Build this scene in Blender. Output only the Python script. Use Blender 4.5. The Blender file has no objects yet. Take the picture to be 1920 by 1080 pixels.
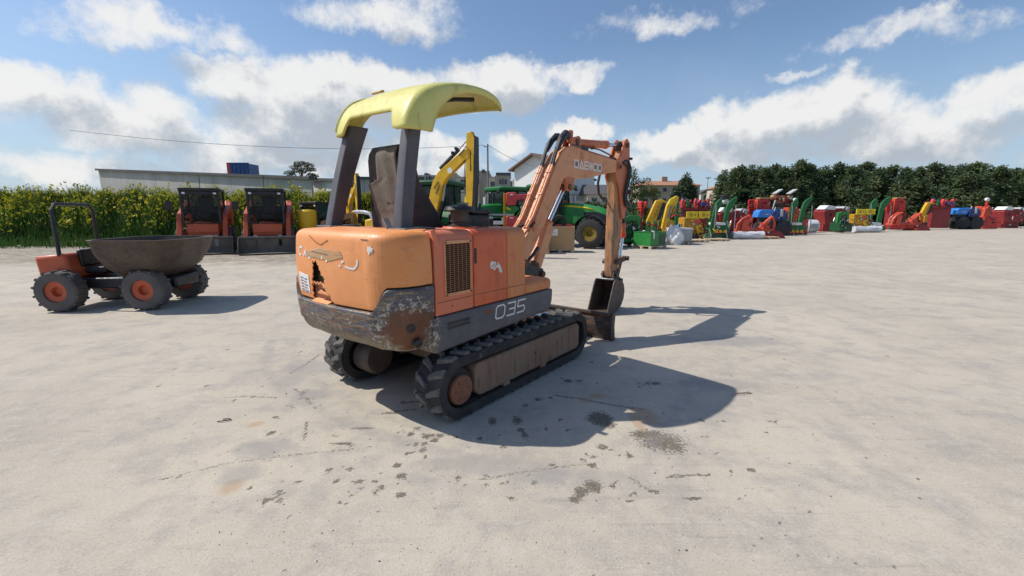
import bpy, bmesh, math, random
import numpy as np
from mathutils import Vector, Matrix
R = math.radians
rnd = random.Random(7)
S = bpy.context.scene
COL = S.collection

# ---------------------------------------------------------------- camera
F, HOR, H = 810.0, 397.0, 1.72
PITCH = math.atan((540 - HOR) / F)
cam_d = bpy.data.cameras.new('camera')
cam_d.sensor_fit = 'HORIZONTAL'; cam_d.sensor_width = 36.0
cam_d.lens = F / 1920.0 * 36.0
cam_d.clip_start = 0.05; cam_d.clip_end = 6000
cam = bpy.data.objects.new('camera', cam_d); COL.objects.link(cam)
cam.location = (0, 0, H); cam.rotation_euler = (math.pi / 2 - PITCH, 0, 0)
S.camera = cam
S.render.resolution_x = 1024; S.render.resolution_y = 576
_fw = Vector((0, math.cos(PITCH), -math.sin(PITCH))); _up = Vector((0, math.sin(PITCH), math.cos(PITCH)))
def ray(px, py): return _fw + Vector(((px - 960) / F, 0, 0)) - _up * ((py - 540) / F)
def at(px, py, Y):
    """world point at depth Y that was measured at (px, py) of the photograph"""
    r = ray(px, py); return Vector((0, 0, H)) + r * (Y / r.y)
def gr(px, py):
    r = ray(px, py); return Vector((0, 0, H)) + r * (-H / r.z)

# ---------------------------------------------------------------- sun, exposure
SUN_EL, SUN_AZ = R(49.5), R(173)          # azimuth counted from +X towards +Y
sd = Vector((math.cos(SUN_EL) * math.cos(SUN_AZ), math.cos(SUN_EL) * math.sin(SUN_AZ), math.sin(SUN_EL)))
sl = bpy.data.lights.new('sun', 'SUN'); sl.energy = 4.6; sl.angle = R(0.53); sl.color = (1.0, 0.945, 0.86)
so = bpy.data.objects.new('sun', sl); COL.objects.link(so)
so.rotation_euler = sd.to_track_quat('Z', 'Y').to_euler(); so.location = sd * 50
S.view_settings.view_transform = 'Standard'; S.view_settings.look = 'None'
S.view_settings.exposure = 0.0; S.view_settings.gamma = 1.0; S.view_settings.use_curve_mapping = False

# ---------------------------------------------------------------- world: Nishita sky + cumulus in direction space
W = bpy.data.worlds.new('World'); S.world = W; W.use_nodes = True
nt = W.node_tree; nt.nodes.clear()
def N(tree, t, **kw):
    n = tree.nodes.new(t)
    for k, v in kw.items(): setattr(n, k, v)
    return n
class G:
    """tiny arithmetic helper on a node tree"""
    def __init__(s, tree): s.t = tree
    def m(s, op, a, b=None, c=None, clamp=False):
        n = s.t.nodes.new('ShaderNodeMath'); n.operation = op; n.use_clamp = clamp
        for i, v in enumerate((a, b, c)):
            if v is None: continue
            if isinstance(v, (int, float)): n.inputs[i].default_value = v
            else: s.t.links.new(v, n.inputs[i])
        return n.outputs[0]
    def mr(s, v, a, b, c=0.0, d=1.0, smooth=False):
        n = s.t.nodes.new('ShaderNodeMapRange'); n.clamp = True
        if smooth: n.interpolation_type = 'SMOOTHSTEP'
        s.t.links.new(v, n.inputs[0])
        for i, x in zip((1, 2, 3, 4), (a, b, c, d)): n.inputs[i].default_value = x
        return n.outputs[0]
    def noise(s, vec, scale, detail=4, rough=0.55, dist=0.0, color=False):
        n = s.t.nodes.new('ShaderNodeTexNoise'); n.inputs['Scale'].default_value = scale
        n.inputs['Detail'].default_value = detail; n.inputs['Roughness'].default_value = rough
        n.inputs['Distortion'].default_value = dist
        if vec is not None: s.t.links.new(vec, n.inputs['Vector'])
        return n.outputs['Color' if color else 0]
    def mix(s, fac, a, b, mode='MIX'):
        n = s.t.nodes.new('ShaderNodeMix'); n.data_type = 'RGBA'; n.blend_type = mode; n.clamp_factor = True
        if isinstance(fac, (int, float)): n.inputs[0].default_value = fac
        else: s.t.links.new(fac, n.inputs[0])
        for i, v in ((6, a), (7, b)):
            if isinstance(v, (tuple, list)): n.inputs[i].default_value = (*v[:3], 1)
            else: s.t.links.new(v, n.inputs[i])
        return n.outputs[2]
g = G(nt)
sky = N(nt, 'ShaderNodeTexSky'); sky.sky_type = 'NISHITA'; sky.sun_disc = False
sky.sun_elevation = SUN_EL; sky.sun_rotation = math.pi / 2 - SUN_AZ
sky.air_density = 1.0; sky.dust_density = 0.8; sky.ozone_density = 1.6
tc = N(nt, 'ShaderNodeTexCoord')
dirv = tc.outputs['Generated']
# billow the lookup direction so that cloud rims are lumpy
def vadd(tree, a, b, s):
    n1 = N(tree, 'ShaderNodeVectorMath', operation='SUBTRACT'); tree.links.new(b, n1.inputs[0]); n1.inputs[1].default_value = (.5, .5, .5)
    n2 = N(tree, 'ShaderNodeVectorMath', operation='SCALE'); tree.links.new(n1.outputs[0], n2.inputs[0]); n2.inputs['Scale'].default_value = s
    n3 = N(tree, 'ShaderNodeVectorMath', operation='ADD'); tree.links.new(a, n3.inputs[0]); tree.links.new(n2.outputs[0], n3.inputs[1])
    return n3.outputs[0]
def cloud_density(vec):
    v2 = vadd(nt, vec, g.noise(vec, 9.0, 6, 0.6, color=True), 0.13)
    sx = N(nt, 'ShaderNodeSeparateXYZ'); nt.links.new(v2, sx.inputs[0])
    az = g.m('ARCTAN2', sx.outputs[0], sx.outputs[1]); el = g.m('ARCSINE', sx.outputs[2])
    best = None
    for (px, py, rx, ry, k) in CLOUDS:
        d = ray(px, py).normalized(); a0 = math.atan2(d.x, d.y); e0 = math.asin(d.z)
        sc = math.hypot((px - 960), (py - 540), F)
        ra, re = rx / sc / math.cos(e0), ry / sc
        u = g.m('MULTIPLY_ADD', az, 1 / ra, -a0 / ra); v = g.m('MULTIPLY_ADD', el, 1 / re, -e0 / re)
        # flat below: squash the lower half
        q = g.m('ADD', g.m('MULTIPLY', u, u), g.m('MULTIPLY', v, v))
        val = g.m('MULTIPLY_ADD', q, -k, k)
        best = val if best is None else g.m('MAXIMUM', best, val)
    fb = g.noise(vec, 13.0, 10, 0.66)
    fb2 = g.noise(vec, 4.0, 3, 0.5)
    return g.m('ADD', g.m('ADD', best, g.m('MULTIPLY_ADD', fb, 2.2, -1.1)), g.m('MULTIPLY_ADD', fb2, 0.8, -0.4)), el
CLOUDS = [(600, 188, 145, 80, 1.25), (690, 165, 100, 52, 1.05), (465, 165, 120, 48, .85), (530, 225, 110, 42, .9), (755, 158, 75, 36, .85), (460, 225, 90, 40, .5),
          (960, 160, 100, 52, .9), (1055, 146, 90, 20, .6), (850, 150, 70, 30, .6), (500, 300, 190, 42, .62), (650, 305, 120, 40, .6), (440, 265, 80, 46, .6), (760, 290, 70, 50, .6),
          (830, 300, 75, 42, .7), (955, 278, 40, 26, .75), (1092, 250, 48, 24, .9), (1420, 235, 130, 52, 1.0), (1260, 262, 90, 34, .95),
          (1340, 290, 190, 30, .7), (1520, 215, 120, 60, .9), (1490, 138, 40, 10, .4),
          (260, 230, 150, 70, .8), (90, 170, 120, 60, .8), (300, 60, 160, 36, .5), (1720, 250, 170, 70, .85), (1880, 190, 110, 60, .8),
          (1250, 40, 110, 22, .35), (700, 30, 140, 34, .5), (150, 310, 180, 34, .5), (1700, 60, 140, 24, .4)]
dens, el = cloud_density(dirv)
# second sample shifted towards the sun: lit rims, grey bodies
shift = N(nt, 'ShaderNodeVectorMath', operation='ADD'); nt.links.new(dirv, shift.inputs[0]); shift.inputs[1].default_value = (-0.028, 0.0, 0.05)
dens2, _ = cloud_density(shift.outputs[0])
alpha = g.mr(dens, -0.28, 0.62, 0, 1, True)
lit = g.mr(g.m('SUBTRACT', dens2, g.m('MULTIPLY', dens, 0.35)), -0.25, 0.75, 1, 0, True)
ccol = g.mix(lit, (0.50, 0.55, 0.62), (1.0, 0.99, 0.97))
cl = N(nt, 'ShaderNodeBackground'); nt.links.new(ccol, cl.inputs[0]); cl.inputs[1].default_value = 0.90
# pale air near the horizon
hz = g.mr(el, 0.0, 0.36, 0.78, 0.03, True)
skyc = g.mix(1.0, sky.outputs[0], (0.90, 0.98, 1.05), 'MULTIPLY')
sk = N(nt, 'ShaderNodeBackground'); nt.links.new(skyc, sk.inputs[0]); sk.inputs[1].default_value = 0.125
ph = N(nt, 'ShaderNodeBackground'); ph.inputs[0].default_value = (0.50, 0.65, 0.83, 1); ph.inputs[1].default_value = 0.86
m1 = N(nt, 'ShaderNodeMixShader'); nt.links.new(hz, m1.inputs[0]); nt.links.new(sk.outputs[0], m1.inputs[1]); nt.links.new(ph.outputs[0], m1.inputs[2])
m2 = N(nt, 'ShaderNodeMixShader'); nt.links.new(g.m('MULTIPLY', alpha, 0.93), m2.inputs[0]); nt.links.new(m1.outputs[0], m2.inputs[1]); nt.links.new(cl.outputs[0], m2.inputs[2])
wo = N(nt, 'ShaderNodeOutputWorld'); nt.links.new(m2.outputs[0], wo.inputs[0])
W.cycles.sampling_method = 'MANUAL'; W.cycles.sample_map_resolution = 512

# ---------------------------------------------------------------- materials
def mat(name, c, rough=0.6, metal=0.0, layers=(), bump=0.0, bsc=80.0, bstretch=(1, 1, 1), coat=0.0, spec=0.5, world=False):
    """layers: (colour, scale, lo, hi, stretch, detail) mixed over the base by noise"""
    m = bpy.data.materials.new(name); m.use_nodes = True; t = m.node_tree; t.nodes.clear(); q = G(t)
    b = N(t, 'ShaderNodeBsdfPrincipled'); o = N(t, 'ShaderNodeOutputMaterial'); t.links.new(b.outputs[0], o.inputs[0])
    b.inputs['Roughness'].default_value = rough; b.inputs['Metallic'].default_value = metal
    b.inputs['Coat Weight'].default_value = coat; b.inputs['Specular IOR Level'].default_value = spec
    b.inputs['Base Color'].default_value = (*c, 1)
    cur = None
    co = N(t, 'ShaderNodeNewGeometry').outputs['Position'] if world else N(t, 'ShaderNodeTexCoord').outputs['Object']
    def vec(st):
        if tuple(st) == (1, 1, 1): return co
        mp = N(t, 'ShaderNodeMapping'); t.links.new(co, mp.inputs[0]); mp.inputs['Scale'].default_value = st; return mp.outputs[0]
    cur = c
    for L in layers:
        col, sc, lo, hi = L[:4]; st = L[4] if len(L) > 4 else (1, 1, 1); det = L[5] if len(L) > 5 else 6
        f = q.mr(q.noise(vec(st), sc, det, 0.62), lo, hi)
        cur = q.mix(f, cur, col)
    if layers:
        t.links.new(cur, b.inputs['Base Color'])
        f = q.noise(co, 25, 4); rr = q.mr(f, 0.3, 0.7, max(0.05, rough - 0.12), min(1, rough + 0.15)); t.links.new(rr, b.inputs['Roughness'])
    if bump:
        n = q.noise(vec(bstretch), bsc, 6, 0.6); bp = N(t, 'ShaderNodeBump'); bp.inputs['Strength'].default_value = bump; bp.inputs['Distance'].default_value = 0.02
        t.links.new(n, bp.inputs['Height']); t.links.new(bp.outputs[0], b.inputs['Normal'])
    m['tree'] = 1
    return m
DUST = (0.36, 0.31, 0.25)
RUST = (0.16, 0.055, 0.02)
M = {}
M['cover'] = mat('faded_orange_paint', (0.75, 0.275, 0.082), 0.5, 0, [((0.79, 0.335, 0.13), 2.2, .42, .68), ((0.62, 0.22, 0.06), 5, .55, .8), ((0.50, 0.21, 0.075), 6, .62, .82, (1, 1, 8)), ((0.80, 0.44, 0.22), 8, .63, .70, (1, 1, 12)), ((0.30, 0.22, 0.15), 9, .66, .72, (1, 1, 9)), ((0.36, 0.17, 0.07), 26, .69, .74)], 0.12, 9)
M['redor'] = mat('red_orange_paint', (0.66, 0.125, 0.038), 0.48, 0, [((0.66, 0.15, 0.06), 2.5, .4, .7), ((0.50, 0.075, 0.02), 6, .5, .8), ((0.42, 0.20, 0.10), 22, .66, .74), ((0.48, 0.10, 0.035), 3, .54, .74, (3, 3, .5)), ((0.72, 0.26, 0.13), 12, .64, .70, (1, 1, 6))], 0.08, 10)
M['panelor'] = mat('pale_orange_paint', (0.64, 0.225, 0.075), 0.5, 0, [((0.62, 0.125, 0.04), 4, .5, .75, (3, 3, .6)), ((0.45, 0.2, 0.09), 20, .68, .78)], 0.04, 30)
M['pinkor'] = mat('pinkish_red_orange_paint', (0.66, 0.165, 0.075), 0.52, 0, [((0.64, 0.20, 0.11), 3, .4, .7), ((0.45, 0.18, 0.09), 24, .68, .78)], 0.04, 30)
M['boom'] = mat('boom_orange_paint', (0.66, 0.27, 0.115), 0.5, 0, [((0.70, 0.33, 0.16), 3, .4, .7), ((0.45, 0.13, 0.04), 5, .52, .75), ((0.24, 0.10, 0.045), 16, .66, .72), ((0.40, 0.27, 0.16), 9, .62, .8)], 0.06, 40)
M['boomred'] = mat('reddish_boom_paint', (0.50, 0.13, 0.05), 0.5, 0, [((0.56, 0.18, 0.08), 3, .4, .7), ((0.2, 0.08, 0.04), 14, .62, .70)], 0.06, 40)
M['armdirt'] = mat('muddy_arm_paint', (0.50, 0.21, 0.085), 0.7, 0, [((0.23, 0.15, 0.09), 4, .42, .60, (2, 2, .5)), ((0.14, 0.09, 0.055), 9, .52, .68, (2, 2, .4))], 0.12, 40)
M['skirt_side'] = mat('grey_side_paint', (0.105, 0.10, 0.115), 0.55, 0, [((0.14, 0.13, 0.14), 3, .45, .7), ((0.22, 0.11, 0.045), 5, .62, .74, (1, 1, 3))], 0.05, 30)
M['post'] = mat('dark_grey_post_paint', (0.075, 0.075, 0.09), 0.55, 0, [((0.10, 0.095, 0.105), 4, .4, .7), ((0.15, 0.09, 0.06), 8, .64, .76)], 0.05, 30)
M['black'] = mat('black_steel', (0.018, 0.018, 0.02), 0.5, 0, [((0.04, 0.035, 0.032), 6, .5, .75)])
M['hose'] = mat('black_rubber_hose', (0.022, 0.022, 0.026), 0.55)
M['rubber'] = mat('dusty_track_rubber', (0.026, 0.025, 0.026), 0.85, 0, [((0.06, 0.055, 0.05), 5, .45, .72), ((0.15, 0.125, 0.10), 9, .64, .76)], 0.25, 60)
M['lug'] = mat('worn_track_lug_rubber', (0.115, 0.108, 0.104), 0.85, 0, [((0.17, 0.155, 0.14), 5, .45, .7), ((0.28, 0.235, 0.185), 10, .55, .74), ((0.03, 0.03, 0.03), 13, .6, .7)], 0.3, 60)
M['frame'] = mat('muddy_track_frame', (0.23, 0.135, 0.088), 0.85, 0, [((0.26, 0.185, 0.13), 3, .4, .7, (1, 3, .5)), ((0.12, 0.07, 0.045), 7, .55, .7, (1, 3, .5))], 0.25, 50)
M['hub'] = mat('rusty_hub_cap', (0.25, 0.105, 0.06), 0.8, 0, [((0.22, 0.09, 0.05), 10, .45, .6), ((0.36, 0.22, 0.14), 18, .6, .72)], 0.3, 60)
M['rust'] = mat('rusty_steel', (0.17, 0.075, 0.04), 0.8, 0, [((0.09, 0.055, 0.04), 6, .42, .62), ((0.27, 0.15, 0.08), 12, .6, .72)], 0.25, 50)
M['brownsteel'] = mat('worn_brown_steel', (0.105, 0.075, 0.058), 0.62, 0.15, [((0.065, 0.052, 0.045), 5, .42, .62), ((0.22, 0.12, 0.07), 14, .62, .72)], 0.2, 40)
M['bladesteel'] = mat('scraped_blade_steel', (0.055, 0.05, 0.048), 0.55, 0.2, [((0.22, 0.10, 0.05), 5, .5, .66, (1, 1, 2.5)), ((0.40, 0.33, 0.26), 16, .68, .75, (3, 1, .4))], 0.2, 40)
M['chrome'] = mat('cylinder_rod_chrome', (0.62, 0.64, 0.68), 0.18, 1.0)
M['canopy'] = mat('yellow_green_plastic', (0.60, 0.535, 0.13), 0.45, 0, [((0.66, 0.63, 0.21), 2, .4, .7), ((0.50, 0.46, 0.12), 7, .62, .8), ((0.36, 0.31, 0.13), 20, .68, .76), ((0.40, 0.34, 0.12), 5, .56, .76, (2.5, 2.5, .5))], 0.06, 8)
M['seat'] = mat('brown_grey_seat_cover', (0.115, 0.098, 0.076), 0.9, 0, [((0.165, 0.14, 0.112), 4, .4, .7), ((0.09, 0.075, 0.06), 11, .66, .78)], 0.25, 40)
M['seatdark'] = mat('dark_seat_fabric', (0.050, 0.042, 0.040), 0.9, 0, [((0.07, 0.06, 0.055), 6, .4, .7)], 0.2, 60)
M['decalwhite'] = mat('worn_white_decal', (0.72, 0.70, 0.66), 0.6, 0, [((0.45, 0.36, 0.28), 30, .62, .7)])
M['decalgrey'] = mat('dark_decal_fill', (0.16, 0.14, 0.13), 0.6)
M['decalpink'] = mat('faded_pink_decal', (0.66, 0.30, 0.20), 0.6, 0, [((0.56, 0.21, 0.08), 40, .5, .6)])
M['sticker'] = mat('worn_white_sticker', (0.74, 0.72, 0.70), 0.6, 0, [((0.50, 0.48, 0.52), 40, .58, .64, (1, 1, 4)), ((0.62, 0.32, 0.13), 12, .62, .68)])
M['cavity'] = mat('dark_dusty_steel_inside', (0.13, 0.11, 0.065), 0.8, 0, [((0.18, 0.155, 0.085), 12, .45, .6), ((0.03, 0.025, 0.02), 9, .55, .65)], 0.3, 40)
M['cavityred'] = mat('red_brown_inside', (0.21, 0.06, 0.025), 0.6, 0, [((0.30, 0.10, 0.04), 10, .5, .7)])
# generic ones for the machines behind
def simple(k, c, rough=0.45, v=0.25, dirt=True, **kw):
    d = tuple(x * (1 - v) for x in c); ly = [(d, 3, .45, .7)]
    if dirt: ly.append((tuple(0.5 * x + 0.5 * y * 0.6 for x, y in zip(c, DUST)), 7, .6, .78))
    M[k] = mat(k, c, rough, layers=ly, **kw)
simple('green_paint', (0.010, 0.135, 0.030)); simple('dark_green_paint', (0.006, 0.07, 0.020)); simple('bright_green_paint', (0.02, 0.22, 0.04))
simple('yellow_paint', (0.72, 0.42, 0.012)); simple('lemon_paint', (0.80, 0.62, 0.02)); simple('ochre_paint', (0.50, 0.26, 0.015))
simple('red_paint', (0.56, 0.030, 0.022)); simple('dark_red_paint', (0.25, 0.018, 0.02)); simple('orange_red_paint', (0.60, 0.075, 0.03)); simple('pink_red_paint', (0.66, 0.06, 0.06))
simple('blue_paint', (0.03, 0.22, 0.66)); simple('deep_blue_paint', (0.012, 0.06, 0.24)); simple('container_blue', (0.03, 0.09, 0.26))
simple('black_paint', (0.016, 0.016, 0.02), dirt=False); simple('grey_paint', (0.20, 0.20, 0.21)); simple('light_grey_paint', (0.48, 0.48, 0.48)); simple('white_paint', (0.78, 0.78, 0.77), 0.5, 0.1)
simple('tan_paint', (0.48, 0.28, 0.12)); simple('skid_orange', (0.52, 0.095, 0.035)); simple('tyre', (0.030, 0.030, 0.032), 0.85); simple('dusty_tyre', (0.12, 0.11, 0.105), 0.9)
simple('galvanised', (0.42, 0.44, 0.46), 0.4, 0.2, metal=0.6)
simple('plastic_film', (0.62, 0.63, 0.66), 0.25, 0.3, False); simple('white_sack', (0.74, 0.74, 0.75), 0.7, 0.12, False); simple('grey_film', (0.34, 0.36, 0.37), 0.35, 0.2)
simple('cardboard', (0.43, 0.27, 0.135), 0.85, 0.1, False, bump=0.05); simple('pallet_wood', (0.55, 0.44, 0.30), 0.85, 0.3, False, bump=0.1)
simple('bucket_steel', (0.14, 0.118, 0.098), 0.75, 0.35); simple('shaded_dusty_rim', (0.22, 0.16, 0.02), 0.6, 0.4)  # tractor rim yellow darkened to stand for shade on the wheels, plus dust
def glass(name, c, a):
    m = bpy.data.materials.new(name); m.use_nodes = True; b = m.node_tree.nodes['Principled BSDF']
    b.inputs['Base Color'].default_value = (*c, 1); b.inputs['Roughness'].default_value = 0.05; b.inputs['Alpha'].default_value = a
    return m
M['glass'] = glass('tinted_cab_glass', (0.03, 0.075, 0.065), 0.55)
M['window_glass'] = glass('dark_window_glass', (0.02, 0.025, 0.03), 1.0)
M['lens'] = glass('lamp_lens', (0.7, 0.72, 0.74), 1.0)

# ---------------------------------------------------------------- mesh helpers
class MB:
    def __init__(s): s.v = []; s.f = []
    def add(s, vs, fs):
        o = len(s.v); s.v += [tuple(p) for p in vs]; s.f += [tuple(i + o for i in f) for f in fs]; return s
    def box(s, x0, x1, y0, y1, z0, z1):
        vs = [(x, y, z) for z in (z0, z1) for y in (y0, y1) for x in (x0, x1)]
        return s.add(vs, [(0, 2, 3, 1), (4, 5, 7, 6), (0, 1, 5, 4), (2, 6, 7, 3), (0, 4, 6, 2), (1, 3, 7, 5)])
    def obox(s, c, size, rot=(0, 0, 0)):
        m = Matrix.Translation(c) @ __import__('mathutils').Euler(rot).to_matrix().to_4x4()
        hx, hy, hz = (d / 2 for d in size)
        vs = [m @ Vector((x, y, z)) for z in (-hz, hz) for y in (-hy, hy) for x in (-hx, hx)]
        return s.add(vs, [(0, 2, 3, 1), (4, 5, 7, 6), (0, 1, 5, 4), (2, 6, 7, 3), (0, 4, 6, 2), (1, 3, 7, 5)])
    def prism(s, pr, x0, x1, axis='x'):
        """profile of (p, q) extruded along axis: x -> (x, p, q); y -> (p, y, q); z -> (p, q, z)"""
        n = len(pr)
        mk = {'x': lambda e, p, q: (e, p, q), 'y': lambda e, p, q: (p, e, q), 'z': lambda e, p, q: (p, q, e)}[axis]
        vs = [mk(x0, *p) for p in pr] + [mk(x1, *p) for p in pr]
        return s.add(vs, [tuple(range(n)), tuple(range(2 * n - 1, n - 1, -1))] + [(i, i + n, (i + 1) % n + n, (i + 1) % n) for i in range(n)])
    def tube(s, pts, r, n=8, caps=True):
        pts = [Vector(p) for p in pts]; k = len(pts); rs = r if isinstance(r, (list, tuple)) else [r] * k
        vs = []; up = None
        for i, p in enumerate(pts):
            d = (pts[min(i + 1, k - 1)] - pts[max(i - 1, 0)]).normalized()
            if up is None: up = Vector((0, 0, 1)) if abs(d.z) < 0.9 else Vector((1, 0, 0))
            a = d.cross(up).normalized(); up = a.cross(d).normalized()
            for j in range(n):
                t = 2 * math.pi * j / n; vs.append(p + (a * math.cos(t) + up * math.sin(t)) * rs[i])
        fs = [(i * n + j, i * n + (j + 1) % n, (i + 1) * n + (j + 1) % n, (i + 1) * n + j) for i in range(k - 1) for j in range(n)]
        if caps: fs += [tuple(range(n - 1, -1, -1)), tuple(range((k - 1) * n, k * n))]
        return s.add(vs, fs)
    def bar(s, p0, p1, w, h, up=(0, 0, 1)):
        p0, p1 = Vector(p0), Vector(p1); d = (p1 - p0).normalized(); u = Vector(up)
        if abs(d.dot(u)) > 0.95: u = Vector((0, 1, 0))
        a = d.cross(u).normalized(); u = a.cross(d)
        vs = [p + a * x * w / 2 + u * y * h / 2 for p in (p0, p1) for y in (-1, 1) for x in (-1, 1)]
        return s.add(vs, [(0, 2, 3, 1), (4, 5, 7, 6), (0, 1, 5, 4), (2, 6, 7, 3), (0, 4, 6, 2), (1, 3, 7, 5)])
    def lathe(s, prof, c=(0, 0, 0), axis='z', n=24):
        """prof: (radius, height) pairs around an axis"""
        c = Vector(c); vs = []
        for r, h in prof:
            for j in range(n):
                t = 2 * math.pi * j / n; x, y = r * math.cos(t), r * math.sin(t)
                vs.append(c + Vector({'z': (x, y, h), 'x': (h, x, y), 'y': (y, h, x)}[axis]))
        k = len(prof)
        fs = [(i * n + j, i * n + (j + 1) % n, (i + 1) * n + (j + 1) % n, (i + 1) * n + j) for i in range(k - 1) for j in range(n)]
        if prof[0][0] > 1e-4 and prof[-1][0] > 1e-4 and abs(prof[0][0] - prof[-1][0]) < 1e-4: fs += [((k - 1) * n + j, (k - 1) * n + (j + 1) % n, (j + 1) % n, j) for j in range(n)]
        else: fs += [tuple(range(n - 1, -1, -1)), tuple(range((k - 1) * n, k * n))]
        return s.add(vs, fs)
    def grid(s, P, closed=False):
        """P: list of rows of points"""
        r, c = len(P), len(P[0]); vs = [p for row in P for p in row]
        fs = []
        for i in range(r - 1):
            for j in range(c if closed else c - 1):
                fs.append((i * c + j, i * c + (j + 1) % c, (i + 1) * c + (j + 1) % c, (i + 1) * c + j))
        return s.add(vs, fs)
    def mesh(s, name, m, smooth=35):
        me = bpy.data.meshes.new(name); me.from_pydata(s.v, [], s.f); me.update()
        bm = bmesh.new(); bm.from_mesh(me); bmesh.ops.recalc_face_normals(bm, faces=bm.faces); bm.to_mesh(me); bm.free()
        if m: me.materials.append(M[m] if isinstance(m, str) else m)
        if smooth: me.shade_smooth(); me.set_sharp_from_angle(angle=R(smooth))
        return me
    def build(s, name, m, parent=None, bevel=0.0, smooth=35, loc=None, label=None, seg=2, solid=0.0):
        o = bpy.data.objects.new(name, s.mesh(name, m, smooth)); COL.objects.link(o)
        if parent: o.parent = parent
        if loc is not None: o.location = loc
        if solid:
            md = o.modifiers.new('solid', 'SOLIDIFY'); md.thickness = solid; md.offset = -1
        if bevel:
            md = o.modifiers.new('bevel', 'BEVEL'); md.width = bevel; md.segments = seg; md.limit_method = 'ANGLE'; md.angle_limit = R(40)
        if label: o['label'] = label
        return o
def tag(o, label=None, cat=None, group=None, kind=None):
    for k, v in (('label', label), ('category', cat), ('group', group), ('kind', kind)):
        if v: o[k] = v
    return o
def thing(name, label, cat, loc=(0, 0, 0), rotz=0.0, group=None):
    o = bpy.data.objects.new(name, None); COL.objects.link(o); o.empty_display_size = 0.2
    o.location = loc; o.rotation_euler = (0, 0, rotz)
    return tag(o, label, cat, group)
def dup(o, parent=None, **kw):
    c = o.copy(); COL.objects.link(c)
    if parent is not None: c.parent = parent
    for ch in list(o.children): dup(ch, c)
    for k, v in kw.items():
        if k in ('label', 'group'): c[k] = v
        else: setattr(c, k, v)
    return c
def head(fx, fy): return math.atan2(-fx, fy)
def arc(cx, cy, r, a0, a1, n): return [(cx + r * math.cos(R(a0 + (a1 - a0) * i / n)), cy + r * math.sin(R(a0 + (a1 - a0) * i / n))) for i in range(n + 1)]
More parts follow.
